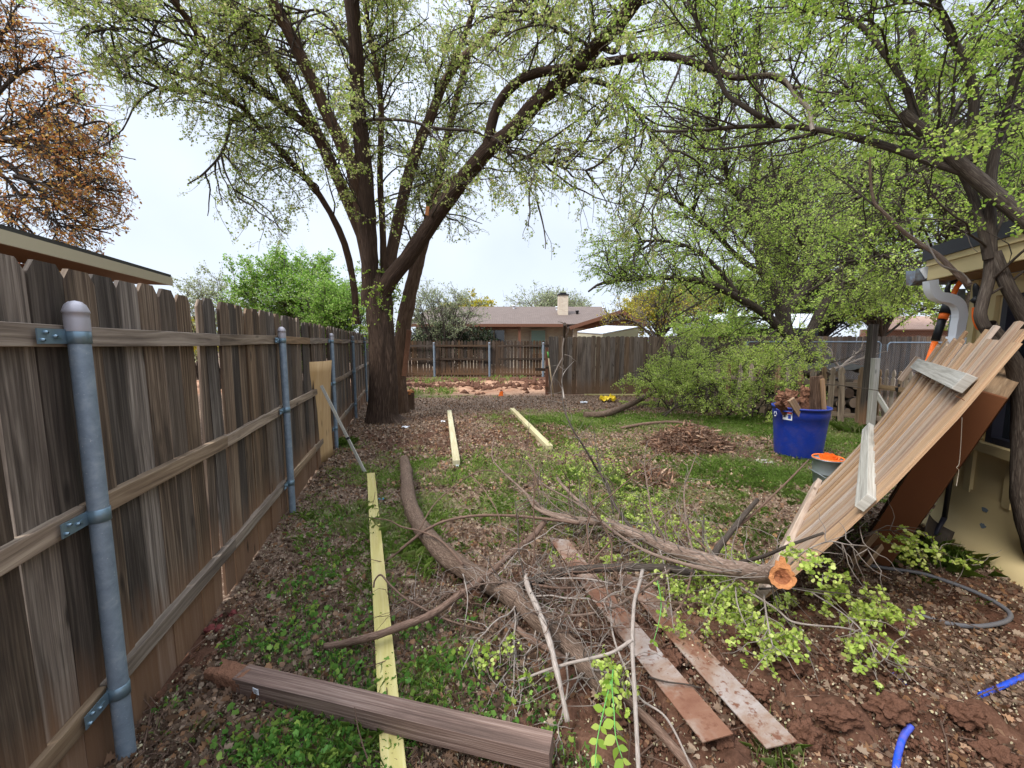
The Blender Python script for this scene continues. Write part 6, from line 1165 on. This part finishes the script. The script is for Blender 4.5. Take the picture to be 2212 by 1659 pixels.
# ---- the near tree at the right edge
rt = thing('near_tree', 'tree at the right edge with a curved dark trunk and long limbs overhead', 'tree', gz(2240, 1290))
P_ = spline(np.array([gz(2262, 1305, -.05), at(2258, 1235, 2.42), at(2230, 1150, 2.42), at(2212, 1060, 2.42), at(2212, 950, 2.42), at(2210, 860, 2.40), at(2194, 790, 2.38), at(2160, 735, 2.36), at(2136, 700, 2.35)]), 50)
rad = np.interp(np.linspace(0, 1, 50), [0, .1, .4, .8, 1], [.095, .068, .058, .040, .031]); solid('trunk', [bumpy(P_, rad, 36, .10, (12, 12, 5), 1.0)], 'barkdark', rt)
limbs = [([(2150, 740, 2.36), (2119, 690, 2.38), (2122, 655, 2.4), (2136, 600, 2.42), (2140, 540, 2.43), (2137, 480, 2.44), (2143, 360, 2.45), (2171, 260, 2.45), (2199, 132, 2.45), (2225, 20, 2.45)], .031, .022, 'barkdark', .5),
 ([(2135, 560, 2.42), (2118, 480, 2.45), (2100, 420, 2.5), (2075, 370, 2.55)], .026, .020, 'barkdark', .3),
 ([(2310, 580, 2.2), (2212, 475, 2.3), (2127, 400, 2.4), (2080, 360, 2.45), (2039, 320, 2.5), (1990, 278, 2.55), (1947, 244, 2.6)], .041, .027, 'barkdark', .4),
 ([(2250, 780, 2.38), (2215, 690, 2.36), (2172, 610, 2.38), (2148, 545, 2.42)], .034, .028, 'barkdark', .2),
 ([(2083, 372, 2.45), (1987, 340, 2.6), (1887, 308, 2.8), (1767, 280, 3.0), (1671, 272, 3.2), (1580, 275, 3.4), (1500, 282, 3.6), (1415, 284, 3.8)], .027, .009, 'barkdark', .7),
 ([(1680, 271, 3.2), (1640, 250, 3.2), (1600, 225, 3.25), (1567, 200, 3.3), (1543, 136, 3.3), (1515, 70, 3.3), (1491, 12, 3.3), (1480, -40, 3.3)], .019, .012, 'barkdark', .8),
 ([(1763, 288, 3.0), (1690, 303, 3.2), (1607, 316, 3.4), (1550, 322, 3.5), (1499, 318, 3.6)], .014, .006, 'barkdark', .9),
 ([(1755, 282, 3.0), (1747, 236, 3.05), (1720, 210, 3.1), (1695, 172, 3.15), (1665, 160, 3.2), (1620, 162, 3.3), (1575, 166, 3.4)], .015, .008, 'barkpale', .8),
 ([(2087, 350, 2.45), (2103, 240, 2.45), (2100, 190, 2.45), (2087, 140, 2.45), (2065, 100, 2.45), (2047, 60, 2.45), (2019, 0, 2.45), (2005, -50, 2.45)], .026, .017, 'barkdark', .7),
 ([(1972, 262, 2.58), (1968, 225, 2.6), (1947, 172, 2.62), (1899, 100, 2.66), (1870, 65, 2.7), (1839, 40, 2.72), (1815, 0, 2.75), (1800, -50, 2.8)], .018, .012, 'barkdark', .8),
 ([(2095, 616, 2.75), (2060, 585, 2.8), (2027, 552, 2.9), (1985, 525, 3.0), (1947, 496, 3.05), (1910, 460, 3.1), (1887, 432, 3.15), (1879, 360, 3.2), (1885, 300, 3.2), (1891, 232, 3.2)], .019, .006, 'barklimb', .4),
 ([(2095, 612, 2.74), (2075, 590, 2.78), (2030, 570, 2.8), (2000, 520, 2.9)], .010, .004, 'barkpale', .3),
 ([(2050, 310, 2.5), (2060, 250, 2.6), (2080, 200, 2.7)], .014, .008, 'barkdark', .8)]
NH = [(2000, 530, 2400, 1700, .10), (1400, 420, 2000, 1500, .25), (1380, 120, 1700, 420, .4)]
big_tree(rt, limbs, ('barkdark', 'twigdark'), (1.0, .5, .26), (85, 520, 2500), 8, 'L_fg', 25000, .0165, holes=NH, r=(.0075, .0035, .0015), droop=(-.02, .02, .04), up=(.35, .2, .1), extra=('L_heap', 7000, .014, .02), tpl=OVAL)
e = at(1945, 242, 2.6); 

def pts3(lst): return spline(np.array(lst, float), 26)
# ---- elms behind the yard, right half
e1 = thing('elm_tree', 'tall leafy elm with a forked dark trunk standing behind the board fence, right of centre', 'tree', at(1690, 760, 13))
e1.location.z = 0; WL[e1.name] = Vector(e1.location)
Y1 = 13.0
limbs = [([(1700, 800, Y1), (1698, 720, Y1), (1680, 640, Y1), (1647, 572, Y1), (1643, 480, Y1), (1623, 440, Y1), (1631, 360, Y1), (1640, 260, Y1), (1630, 150, Y1), (1640, 30, Y1)], .24, .07, 'barkdark', 1),
 ([(1650, 560, Y1), (1675, 452, Y1 - .4), (1703, 404, Y1 - .8), (1731, 320, Y1 - 1.2), (1770, 220, Y1 - 1.5), (1800, 100, Y1 - 1.6)], .13, .05, 'barkdark', 1), ([(1623, 440, Y1), (1567, 376, Y1 + .5), (1520, 300, Y1 + .8), (1480, 220, Y1 + 1)], .10, .035, 'barkdark', 1),
 ([(1660, 600, Y1), (1600, 560, Y1 - .5), (1540, 500, Y1 - 1), (1470, 440, Y1 - 1.5), (1400, 400, Y1 - 2)], .10, .03, 'barkdark', 1.2), ([(1690, 680, Y1), (1760, 600, Y1), (1830, 520, Y1 + .5), (1900, 430, Y1 + 1)], .13, .04, 'barkdark', 1.2),
 ([(1645, 500, Y1), (1590, 420, Y1 - 1), (1560, 330, Y1 - 2), (1540, 200, Y1 - 3)], .08, .03, 'barkdark', 1.2), ([(1640, 200, Y1), (1560, 100, Y1), (1500, 20, Y1)], .06, .03, 'barkdark', 1.2), ([(1760, 240, Y1 - 1.5), (1850, 160, Y1 - 1.5), (1900, 60, Y1 - 1.5)], .06, .03, 'barkdark', 1.2)]
EH = [(1100, 560, 1480, 820, .12), (1100, 250, 1330, 600, .15), (1180, 640, 1800, 720, .4), (1180, 715, 2100, 1000, .15)]
big_tree(e1, limbs, ('barkdark', 'twigdark'), (2.4, 1.1, .55), (260, 1600, 6200), 41, 'L_elm', 42000, .038, holes=EH, r=(.026, .010, .0035), droop=(.02, .09, .14))
e2 = thing('elm_tree', 'elm whose long arching branch reaches left over the board fence toward the brick house', 'tree', (8.0, 10.6, 0))
limbs = [([(1800, 880, 10.4), (1770, 800, 10.4), (1730, 750, 10.4), (1687, 710, 10.3), (1640, 670, 10.2), (1569, 630, 10.0), (1511, 607, 9.8), (1440, 600, 9.6), (1370, 603, 9.4), (1300, 612, 9.2), (1271, 630, 9.1)], .15, .02, 'barkdark', 1),
 ([(1730, 750, 10.4), (1780, 660, 10.5), (1830, 560, 10.6), (1850, 450, 10.6), (1870, 340, 10.6)], .13, .05, 'barkdark', 1), ([(1600, 645, 10.1), (1540, 570, 10), (1480, 530, 9.8), (1400, 520, 9.6), (1340, 545, 9.5)], .06, .015, 'barkdark', 1),
 ([(1800, 620, 10.5), (1740, 540, 10), (1700, 460, 9.8)], .06, .03, 'barkdark', 1), ([(1820, 590, 10.5), (1900, 520, 10), (1960, 470, 9.8)], .06, .03, 'barkdark', 1), ([(1560, 628, 10), (1500, 660, 9.8), (1450, 690, 9.7)], .03, .01, 'barkdark', .7), ([(1687, 705, 10.3), (1640, 740, 10), (1580, 770, 9.6), (1540, 790, 9.3)], .03, .01, 'barkdark', .9)]
big_tree(e2, limbs, ('barkdark', 'twigdark'), (1.7, .8, .42), (180, 1100, 4800), 42, 'L_elm', 34000, .033, holes=[(1180, 640, 1400, 1000, .1), (1180, 720, 2200, 1000, .45), (1450, 670, 1560, 715, .3)], r=(.02, .008, .0028), droop=(.03, .08, .12))
e3 = thing('elm_tree', 'large leafy tree with thick dark limbs rising behind the yellow shed', 'tree', (8.8, 7.2, 0))
limbs = [([(2180, 700, 7.2), (2150, 600, 7.2), (2110, 545, 7.2), (2062, 470, 7.2), (2035, 400, 7.2), (2000, 330, 7.2), (1990, 200, 7.2), (1970, 60, 7.2)], .17, .05, 'barkdark', 1), ([(2085, 500, 7.2), (2000, 400, 7.0), (1960, 385, 6.8), (1900, 400, 6.6), (1850, 430, 6.5)], .09, .025, 'barkdark', 1),
 ([(2090, 510, 7.2), (2040, 460, 7.6), (1960, 440, 7.8), (1880, 470, 8.0)], .06, .02, 'barkdark', 1), ([(2140, 590, 7.2), (2170, 450, 7.2), (2190, 300, 7.2), (2210, 100, 7.2)], .12, .06, 'barkdark', 1), ([(2110, 545, 7.2), (2030, 560, 7), (1960, 570, 6.8), (1880, 560, 6.6), (1800, 570, 6.5)], .05, .015, 'barkdark', 1), ([(2120, 560, 7.2), (2050, 530, 7), (1990, 535, 6.8), (1900, 500, 6.6)], .05, .015, 'barkdark', 1), ([(2010, 350, 7.2), (1900, 250, 7.2), (1820, 180, 7.2)], .06, .02, 'barkdark', 1), ([(1990, 200, 7.2), (2080, 100, 7.2), (2150, 20, 7.2)], .05, .02, 'barkdark', 1)]
big_tree(e3, limbs, ('barkdark', 'twigdark'), (1.5, .75, .38), (210, 1300, 5200), 43, 'L_elm', 38000, .027, holes=[(1200, 600, 1700, 1000, .1), (1700, 690, 2200, 1000, .25)], r=(.017, .007, .0025), droop=(.02, .05, .08))
# rust coloured tree at the left edge
ru = thing('rust_tree', 'tree full of rust brown seed clusters over the neighbour roof at the left edge', 'tree', (-12.5, 8.5, 0))
Yr = 8.2
tr0 = np.array([(-12.6, 8.6, -.1), (-12.5, 8.6, 2), (-12.4, 8.5, 4)]); solid('trunk', [bumpy(spline(tr0, 20), np.linspace(.28, .2, 20), 24, .12)], 'barkdark', ru)
def L_(l): return [(a, b, Yr + (i * .12)) for i, (a, b) in enumerate(l)]
limbs = [(L_([(-180, 420), (-80, 340), (0, 302), (60, 318), (149, 329), (200, 330), (240, 340)]), .09, .015, 'barkdark', 1), (L_([(-180, 420), (-60, 330), (0, 290), (60, 258), (120, 228), (180, 205)]), .07, .014, 'barkdark', 1), (L_([(-180, 430), (-60, 350), (0, 345), (70, 400), (130, 450), (190, 490), (240, 505)]), .07, .012, 'barkdark', 1),
 (L_([(-180, 430), (-80, 300), (-20, 220), (40, 160), (100, 130)]), .07, .012, 'barkdark', 1), (L_([(-180, 440), (-60, 380), (0, 375), (60, 440), (120, 480), (200, 530)]), .05, .010, 'barkdark', 1), (L_([(0, 302), (80, 300), (150, 280), (220, 262), (250, 290)]), .035, .010, 'barkdark', 1), (L_([(30, 380), (110, 400), (180, 400), (250, 420)]), .03, .010, 'barkdark', 1),
 (L_([(-100, 330), (-60, 200), (-20, 100), (30, 50)]), .05, .010, 'barkdark', 1), (L_([(-150, 440), (-60, 430), (0, 440), (50, 500), (110, 540)]), .04, .010, 'barkdark', 1)]
big_tree(ru, limbs, ('barkdark', 'twigdark'), (1.35, .6, .32), (200, 1000, 3800), 77, 'L_rust', 12500, .055, holes=[(288, 0, 700, 800, 0), (262, 0, 700, 330, .05), (228, 0, 700, 235, .05), (180, 0, 700, 165, .1), (105, 0, 700, 85, .1), (262, 480, 700, 800, .1), (238, 525, 700, 800, .1)], r=(.016, .008, .004), droop=(.04, .05, .10), spread=(38, 38, 40), wid=.42, lt0=.5)

def shrub(name, lab, cat, base, w_, h, nst, cnt, L, leafm_, nleaf, lsz, seed, barkm='twigdark', r0_=.02, up=.5, d=.6, lower=.1, group=None, tw=(45, 45), trunk=None, extra=None, droop=.05, b0=.25):
    rg = np.random.default_rng(seed); base = np.asarray(base, float); o = thing(name, lab, cat, base, group); S = []
    for i in range(nst):
        a = rg.random() * 6.283; el = rg.uniform(lower, 1); dx = np.array((math.cos(a) * w_ * el, math.sin(a) * w_ * d * el, 0)); tip = base + dx + (0, 0, h * (.55 + .45 * math.sqrt(max(0, 1 - el * el * .8))) * rg.uniform(.8, 1.05)); st_ = base + (trunk if trunk is not None else dx * .12)
        mid = (st_ + tip) / 2 + rg.normal(size=3) * .08 * w_ + np.array((0, 0, .12 * h)); S.append(spline(np.array([st_, mid, tip]), 10))
    S = np.array(S); A = grow(S, cnt[0], L[0], 7, tw[0], b0, 1, .2, droop, up * .3, rg); B = grow(A, cnt[1], L[1], 6, tw[1], .1, 1, .25, droop, up * .2, rg)
    A = A[A[:, -1, 2] > .05]; B = B[B[:, -1, 2] > .05]
    if trunk is not None: solid('trunk', [bumpy(spline(np.array([base + (0, 0, -.1), base + np.asarray(trunk) * .5 + (.1, 0, 0), base + trunk]), 16), np.linspace(r0_ * 3.4, r0_ * 2.2, 16), 18, .12)], 'barkdark', o)
    tube_obj('stems', [(S, taper(S, r0_, r0_ * .3), 6)], 'barkdark', o); tube_obj('twigs', [(A, taper(A, r0_ * .35, r0_ * .15), 4), (B, taper(B, r0_ * .16, r0_ * .07), 3)], barkm, o)
    pos, ax_ = along(B, nleaf, .05, lsz * .6, rg); leaves('foliage', pos, nrm(ax_ * .6 + rg.normal(size=ax_.shape)), lsz * (.6 + .8 * rg.random(nleaf)), KITE if lsz > .05 else OVAL, leafm_, o, wid=.6, rg=rg)
    if extra: pos, ax_ = along(B, extra[1], .1, .05, rg); leaves('blossom', pos, rg.normal(size=pos.shape), extra[2] * (.6 + .8 * rg.random(len(pos))), ROUND, extra[0], o, wid=.6, rg=rg)
    return o
def gp_(px, Y, z=0.0): return np.array(((px - CX) / FOC * Y, Y, z))
shrub('round_shrub', 'bright green rounded bush with specks of white blossom behind the left fence', 'bush', gp_(640, 12.5), 2.2, 4.0, 46, (520, 4600), (1.0, .4), 'L_bush', 62000, .05, 201, r0_=.03, extra=('L_blossom', 9000, .035), droop=.02)
shrub('pale_shrub', 'pale grey green wispy shrub at the left side of the bright round bush', 'bush', gp_(480, 13.5), 1.9, 3.6, 34, (260, 1500), (.8, .35), 'L_grey', 9000, .045, 202, barkm='twig', r0_=.02, droop=0)
shrub('round_shrub', 'green bush crowding the left fence just left of the big trunk', 'bush', gp_(735, 11.0), 1.05, 3.3, 26, (260, 2000), (.8, .35), 'L_bush', 24000, .04, 203, r0_=.025)
shrub('wispy_shrub', 'wispy dark stemmed shrub with young leaves behind the left half of the back fence', 'bush', gp_(955, 20.5), 1.9, 4.2, 26, (200, 1200), (1.3, .6), 'L_grey', 9000, .06, 204, r0_=.04, droop=.02, lower=.3)
shrub('juniper_bush', 'low grey green juniper behind the left end of the back fence', 'bush', gp_(965, 21.5), 3.0, 2.3, 40, (400, 2400), (.8, .45), 'L_cedar', 20000, .08, 205, r0_=.03)
shrub('yellow_tree', 'yellow green tree rising behind the left part of the brown roof', 'tree', gp_(1015, 38), 3.6, 4.8, 30, (300, 2000), (1.8, .8), 'L_yel', 26000, .15, 206, r0_=.06, trunk=np.array((0, 0, 2.2)))
shrub('yellow_tree', 'yellow green tree behind the gable end of the brick house', 'tree', gp_(1420, 36), 3.8, 5.2, 30, (300, 2000), (1.8, .8), 'L_yel', 26000, .15, 207, r0_=.06, trunk=np.array((0, 0, 2.2)))
shrub('bare_tree', 'sparse grey tree with fine branches behind the chimney', 'tree', gp_(1180, 34), 4.2, 5.0, 34, (420, 2600), (1.9, .9), 'L_grey', 12000, .11, 208, barkm='twig', r0_=.06, trunk=np.array((0, 0, 2.2)), droop=0)
shrub('bare_tree', 'dark limbed sparse tree in front of the gable end of the brick house', 'tree', gp_(1415, 19), 2.6, 3.9, 16, (160, 1000), (1.4, .7), 'L_yel', 5000, .06, 209, r0_=.07, trunk=np.array((.1, 0, 1.6)), droop=0, lower=.4)
shrub('cedar_tree', 'dark brownish green cedar behind the white carport', 'tree', gp_(1765, 25), 3.6, 5.4, 60, (700, 4200), (1.4, .6), 'L_cedar', 30000, .12, 210, r0_=.06, trunk=np.array((0, 0, 1.5)))
shrub('leafy_tree', 'green tree crown between the cedar and the pinkish roof', 'tree', gp_(1900, 17), 2.4, 4.6, 34, (360, 2600), (1.3, .6), 'L_elm', 16000, .08, 211, r0_=.05, trunk=np.array((0, 0, 1.8)))
shrub('leafy_tree', 'distant green tree showing between the sky gap and the elm branches', 'tree', gp_(1560, 30), 4.5, 6.5, 34, (380, 2600), (2.0, .9), 'L_elm', 14000, .13, 212, r0_=.07, trunk=np.array((0, 0, 2.5)))
shrub('leafy_tree', 'tall pale green tree far behind filling the sky right of centre', 'tree', gp_(1700, 24), 6.0, 12.5, 60, (700, 4200), (2.6, 1.1), 'L_elm', 14000, .085, 213, r0_=.10, trunk=np.array((0, 0, 4.0)), lower=.3)
shrub('leafy_tree', 'tall green tree behind the yellow shed and the right edge', 'tree', gp_(2080, 16), 5.0, 11.5, 60, (650, 4200), (2.2, 1.0), 'L_fg', 14000, .065, 214, r0_=.09, trunk=np.array((0, 0, 3.6)), lower=.3)
shrub('green_hedge', 'green growth behind the board fence under the arching elm branch', 'bush', gp_(1560, 13.2), 2.4, 2.5, 30, (260, 1700), (.8, .4), 'L_elm', 16000, .055, 215, r0_=.03)
shrub('far_shrub', 'yellow leaved bush just past the end of the roof of the neighbour house', 'bush', gp_(425, 17), 1.2, 2.6, 18, (120, 700), (.7, .35), 'L_yel', 6000, .07, 216, r0_=.02)

# ================================================================== GROUND COVER
rc = np.random.default_rng(99)
def scatter(n, Y0, Y1, dens, fov=1.42, tries=None):
    """random ground points inside the strip of yard that the place shows, thinned by dens(x,y)"""
    y = Y0 * (Y1 / Y0) ** rc.random(n * 3) if tries is None else rc.uniform(Y0, Y1, n * 3); x = rc.uniform(-1, 1, n * 3) * y * fov + .0
    k = (x > -1.15 - .266 * y) & (rc.random(n * 3) < dens(x, y)) & ~((y > 11.9) & (x > 1.1)) & (x < 3.42 + .34 * (y - 2.53) + (y > 3.3) * 9); x, y = x[k][:n], y[k][:n]; return x, y
def litd(x, y): return np.clip(.98 - .70 * gmask(x, y) - .80 * smask(x, y) * (y < 4.5) - .45 * smask(x, y) * (y >= 4.5), .06, 1) * (y < 11.8)
def put(x, y, dz): return np.stack((x, y, gh(x, y) + dz), 1)
x, y = scatter(46000, 1.0, 4.6, litd); n = len(x); flat = nrm(np.stack((rc.normal(size=n), rc.normal(size=n), rc.normal(size=n) * .28), 1)); nrmv = np.stack((rc.normal(size=n) * .35, rc.normal(size=n) * .35, np.ones(n)), 1)
k = n // 6
o = leaves('leaf_litter', put(x[:k], y[:k], .012 + .012 * rc.random(k)), flat[:k], .042 * (.45 + .85 * rc.random(k)), OAK, 'L_lit', wid=.52, curl=1.4, normal=np.cross(flat[:k], nrmv[:k]), rg=rc); tag(o, 'brown oak leaf litter on the soil', 'leaf litter', kind='stuff')
o = leaves('small_leaf_litter', put(x[k:], y[k:], .006 + .010 * rc.random(n - k)), flat[k:], .023 * (.4 + 1.1 * rc.random(n - k)), OVAL, 'L_lit', wid=.5, curl=1.8, normal=np.cross(flat[k:], nrmv[k:]), rg=rc); tag(o, 'small brown leaves and fragments on the soil', 'leaf litter', kind='stuff')
x, y = scatter(60000, 4.2, 11.9, litd); n = len(x); flat = nrm(np.stack((rc.normal(size=n), rc.normal(size=n), rc.normal(size=n) * .3), 1))
o = leaves('far_leaf_litter', put(x, y, .012), flat, .040 * (.4 + 1.1 * rc.random(n)), KITE, 'L_lit', wid=.5, curl=1.5, rg=rc); tag(o, 'brown leaf litter around the tree and across the yard', 'leaf litter', kind='stuff')
x, y = scatter(15000, 1.1, 9.5, lambda x, y: np.clip(.9 - .5 * smask(x, y), .15, 1)); n = len(x); flat = nrm(np.stack((rc.normal(size=n), rc.normal(size=n), rc.normal(size=n) * .15), 1))
o = leaves('fallen_seeds', put(x, y, .018), flat, .0085 * (.6 + .7 * rc.random(n)) * (1 + .08 * y), ROUND, 'L_sam', wid=.6, normal=np.cross(flat, np.array((0, 0, 1.)) + rc.normal(size=(n, 3)) * .3), rg=rc); tag(o, 'tiny pale fallen elm seeds all over the ground', 'seeds', kind='stuff')
# small sticks
x, y = scatter(1700, 1.2, 10.5, litd); n = len(x); P_ = np.empty((n, 4, 3)); P_[:, 0] = put(x, y, .015); d = nrm(np.stack((rc.normal(size=n), rc.normal(size=n), rc.normal(size=n) * .08), 1)); L = rc.uniform(.05, .3, n)[:, None]
for j in (1, 2, 3): d = nrm(d + rc.normal(size=d.shape) * .2 * (1, 1, .2)); P_[:, j] = P_[:, j - 1] + d * L / 3
o = tube_obj('scattered_sticks', [(P_, taper(P_, .0035, .002), 4)], 'barkbrown'); tag(o, 'small sticks scattered over the soil and litter', 'sticks', kind='stuff')
# fine crumbs of soil
x, y = scatter(17000, 1.15, 5.5, lambda x, y: smask(x, y)); n = len(x); T8 = np.array([(1, 0, 0), (-1, 0, 0), (0, 1, 0), (0, -1, 0), (0, 0, 1), (0, 0, -1.)]); s = (.004 + .014 * rc.random(n) ** 3)[:, None, None]
V = put(x, y, .0)[:, None, :] + T8[None] * s * (.6 + .8 * rc.random((n, 6, 1))); F0 = np.array([(0, 2, 4), (2, 1, 4), (1, 3, 4), (3, 0, 4), (2, 0, 5), (1, 2, 5), (3, 1, 5), (0, 3, 5)]); F = (F0[None] + (np.arange(n) * 6)[:, None, None]).reshape(-1)
o = link('soil_crumbs', mesh_np('soil_crumbs', V.reshape(-1, 3), F, 3, None, None, [M['clod']], smooth=True)); tag(o, 'crumbs of red soil on the dug ground', 'soil crumbs', kind='stuff')
def crumbs(lab, n, Y0, Y1, dens, s0, s1):
    x = rc.uniform(-5.5, 1.3, n); y = rc.uniform(Y0, Y1, n); k = rc.random(n) < dens(x, y); x, y = x[k], y[k]; n = len(x); s = (s0 + s1 * rc.random(n) ** 3)[:, None, None]
    V = put(x, y, .0)[:, None, :] + T8[None] * s * (.6 + .8 * rc.random((n, 6, 1))); F = (F0[None] + (np.arange(n) * 6)[:, None, None]).reshape(-1)
    o = link('lane_clods', mesh_np('lane_clods', V.reshape(-1, 3), F, 3, None, None, [M['clod']], smooth=True)); tag(o, lab, 'soil clods', kind='stuff')
crumbs('red clods churned up along the dirt lane', 5200, 12, 17.6, lambda x, y: np.clip(np.exp(-((y - 14.1) / .45) ** 2) + np.exp(-((y - 16.5) / .7) ** 2) + .06, 0, 1), .02, .12)
# grass blades
def blades(name, lab, x, y, h, wv, lean=.5):
    n = len(x); b = put(x, y, -.003); a = rc.random(n) * 6.283; dv = np.stack((np.cos(a), np.sin(a), 0 * a), 1); sv_ = np.stack((-np.sin(a), np.cos(a), 0 * a), 1); H = (h * (.4 + .9 * rc.random(n)))[:, None]; W_ = (wv * (.6 + .8 * rc.random(n)))[:, None]; ln = (lean * rc.random(n))[:, None]
    m1 = b + np.array((0, 0, 1.)) * H * .55 + dv * H * ln * .35; tp_ = b + np.array((0, 0, 1.)) * H * (1 - ln * .4) + dv * H * ln * 1.1
    V = np.stack((b - sv_ * W_, b + sv_ * W_, m1 + sv_ * W_ * .8, tp_, m1 - sv_ * W_ * .8), 1).reshape(-1, 3)
    rn = np.clip(.62 * rc.random(n) + .2 + .35 * fbm(x * 1.5, y * 1.5, 7., 3), 0, 1); o = link(name, mesh_np(name, V, np.arange(n * 5), 5, None, rn, [M['L_grass']])); tag(o, lab, 'grass', kind='stuff')
def tufts(nc, per, Y0, Y1, dens, sp):
    x, y = scatter(nc, Y0, Y1, dens); x = np.repeat(x, per) + rc.normal(size=len(x) * per) * sp; y = np.repeat(y, per) + rc.normal(size=len(y) * per) * sp; k = x > -1.17 - .266 * y; return x[k], y[k]
x, y = tufts(5200, 12, 1.25, 4.5, lambda x, y: gmask(x, y) ** 1.2, .03); blades('grass', 'grass tufts among the leaves in the near half of the yard', x, y, .055, .0011, 1.1)
x, y = tufts(17000, 10, 4.3, 11.6, lambda x, y: gmask(x, y) ** 1.15, .06); blades('grass', 'green grass patches across the far half of the yard', x, y, .065, .0022, .9)
x, y = tufts(1200, 14, 11.2, 18.2, lambda x, y: np.clip(blob_mask([(930, 826, 2.5, .6, .9), (930, 849, 1.0, .5, 1.2), (1110, 818, 1.5, .6, .9), (900, 820, 2, .4, .9)], x, y), 0, 1), .08); blades('grass', 'grass along the foot of the back fence and the edge of the lane', x, y, .17, .006, .6)
for (px, py, nn2, hh2) in ((775, 1105, 50, .12), (770, 1150, 40, .11), (905, 1190, 60, .11), (925, 1215, 140, .11), (825, 1140, 150, .10), (1690, 1650, 40, .09), (745, 960, 260, .12), (1840, 935, 500, .2), (700, 1650, 90, .07), (780, 1620, 130, .08), (600, 1640, 60, .06), (1600, 1000, 200, .08), (2040, 1215, 260, .14), (800, 1580, 60, .08)):
    c = gz(px, py); x = c[0] + rc.normal(size=nn2) * .05 * (1 + c[1] * .1); y = c[1] + rc.normal(size=nn2) * .09; blades('grass_tuft', 'long green grass tuft', x, y, hh2, .0014, 1.1)
# clover-like weeds: lobed leaves on thin stalks
WEED = [(640, 1395, .13, .10, 260), (700, 1250, .07, .09, 120), (745, 1440, .12, .07, 260), (620, 1610, .13, .09, 480), (700, 1640, .12, .07, 520), (560, 1640, .08, .06, 160), (780, 1500, .10, .05, 200), (790, 1350, .05, .08, 70), (590, 1390, .06, .06, 100), (640, 1280, .06, .08, 90), (370, 1530, .03, .03, 26), (930, 1470, .10, .10, 190), (1000, 1440, .12, .08, 190), (900, 1590, .05, .06, 40), (1050, 1560, .1, .07, 110), (1120, 1500, .12, .08, 110),
        (660, 1330, .08, .06, 90), (760, 1555, .12, .04, 280), (820, 1300, .04, .1, 50), (500, 1390, .03, .04, 24), (900, 1380, .08, .08, 90), (1190, 1560, .05, .05, 40), (1230, 1640, .06, .05, 60), (730, 1130, .1, .15, 80), (840, 1650, .04, .05, 60), (1010, 1330, .12, .1, 80), (1160, 1310, .1, .06, 50), (690, 1190, .08, .1, 60)]
PX = []; 
for px, py, rx, ry, cnt in WEED:
    c = gz(px, py); cnt = int(cnt * .8); PX.append(np.stack((c[0] + rc.normal(size=cnt) * rx, c[1] + rc.normal(size=cnt) * ry), 1))
PX = np.concatenate(PX); PX = PX[(PX[:, 0] > -1.13 - .266 * PX[:, 1]) & (PX[:, 1] > 1.2)]; n = len(PX); H = rc.uniform(.012, .05, n); tipp = put(PX[:, 0], PX[:, 1], H); 
S = np.stack((put(PX[:, 0] + rc.normal(size=n) * .015, PX[:, 1] + rc.normal(size=n) * .015, 0.), put(PX[:, 0] + rc.normal(size=n) * .004, PX[:, 1], H * .6), tipp), 1)
LOB = (np.array([(.5 * (1 + .16 * math.cos(5 * a)) * math.sin(a), .5 - .5 * (1 + .16 * math.cos(5 * a)) * math.cos(a)) for a in np.arange(20) * math.pi / 10]), np.array([.10 * (1 + math.cos(5 * a)) for a in np.arange(20) * math.pi / 10]))
o = tube_obj('weed_stalks', [(S, np.full((n, 3), .0008), 3)], 'greenp'); tag(o, 'thin green stalks of the low weeds', 'weeds', kind='stuff')
flat = nrm(np.stack((rc.normal(size=n), rc.normal(size=n), rc.normal(size=n) * .3), 1)); nv = np.array((0, -.25, 1.)) + rc.normal(size=(n, 3)) * .35
o = leaves('ground_weeds', tipp, flat, .021 * (.35 + 1.2 * rc.random(n) ** 1.3), LOB, 'L_weed', wid=.62, normal=np.cross(flat, nv), rg=rc); tag(o, 'low clover like weeds with lobed leaves growing through the litter', 'weeds', kind='stuff')
# masses of twigs, sprigs and leaves that nobody could count
for o in list(COL.objects):
    if o.parent and o.name.split('.')[0] in ('sprigs', 'seed_clusters', 'twigs', 'foliage', 'blossom', 'sprouts', 'sprout_leaves', 'nails'): o['kind'] = 'stuff'
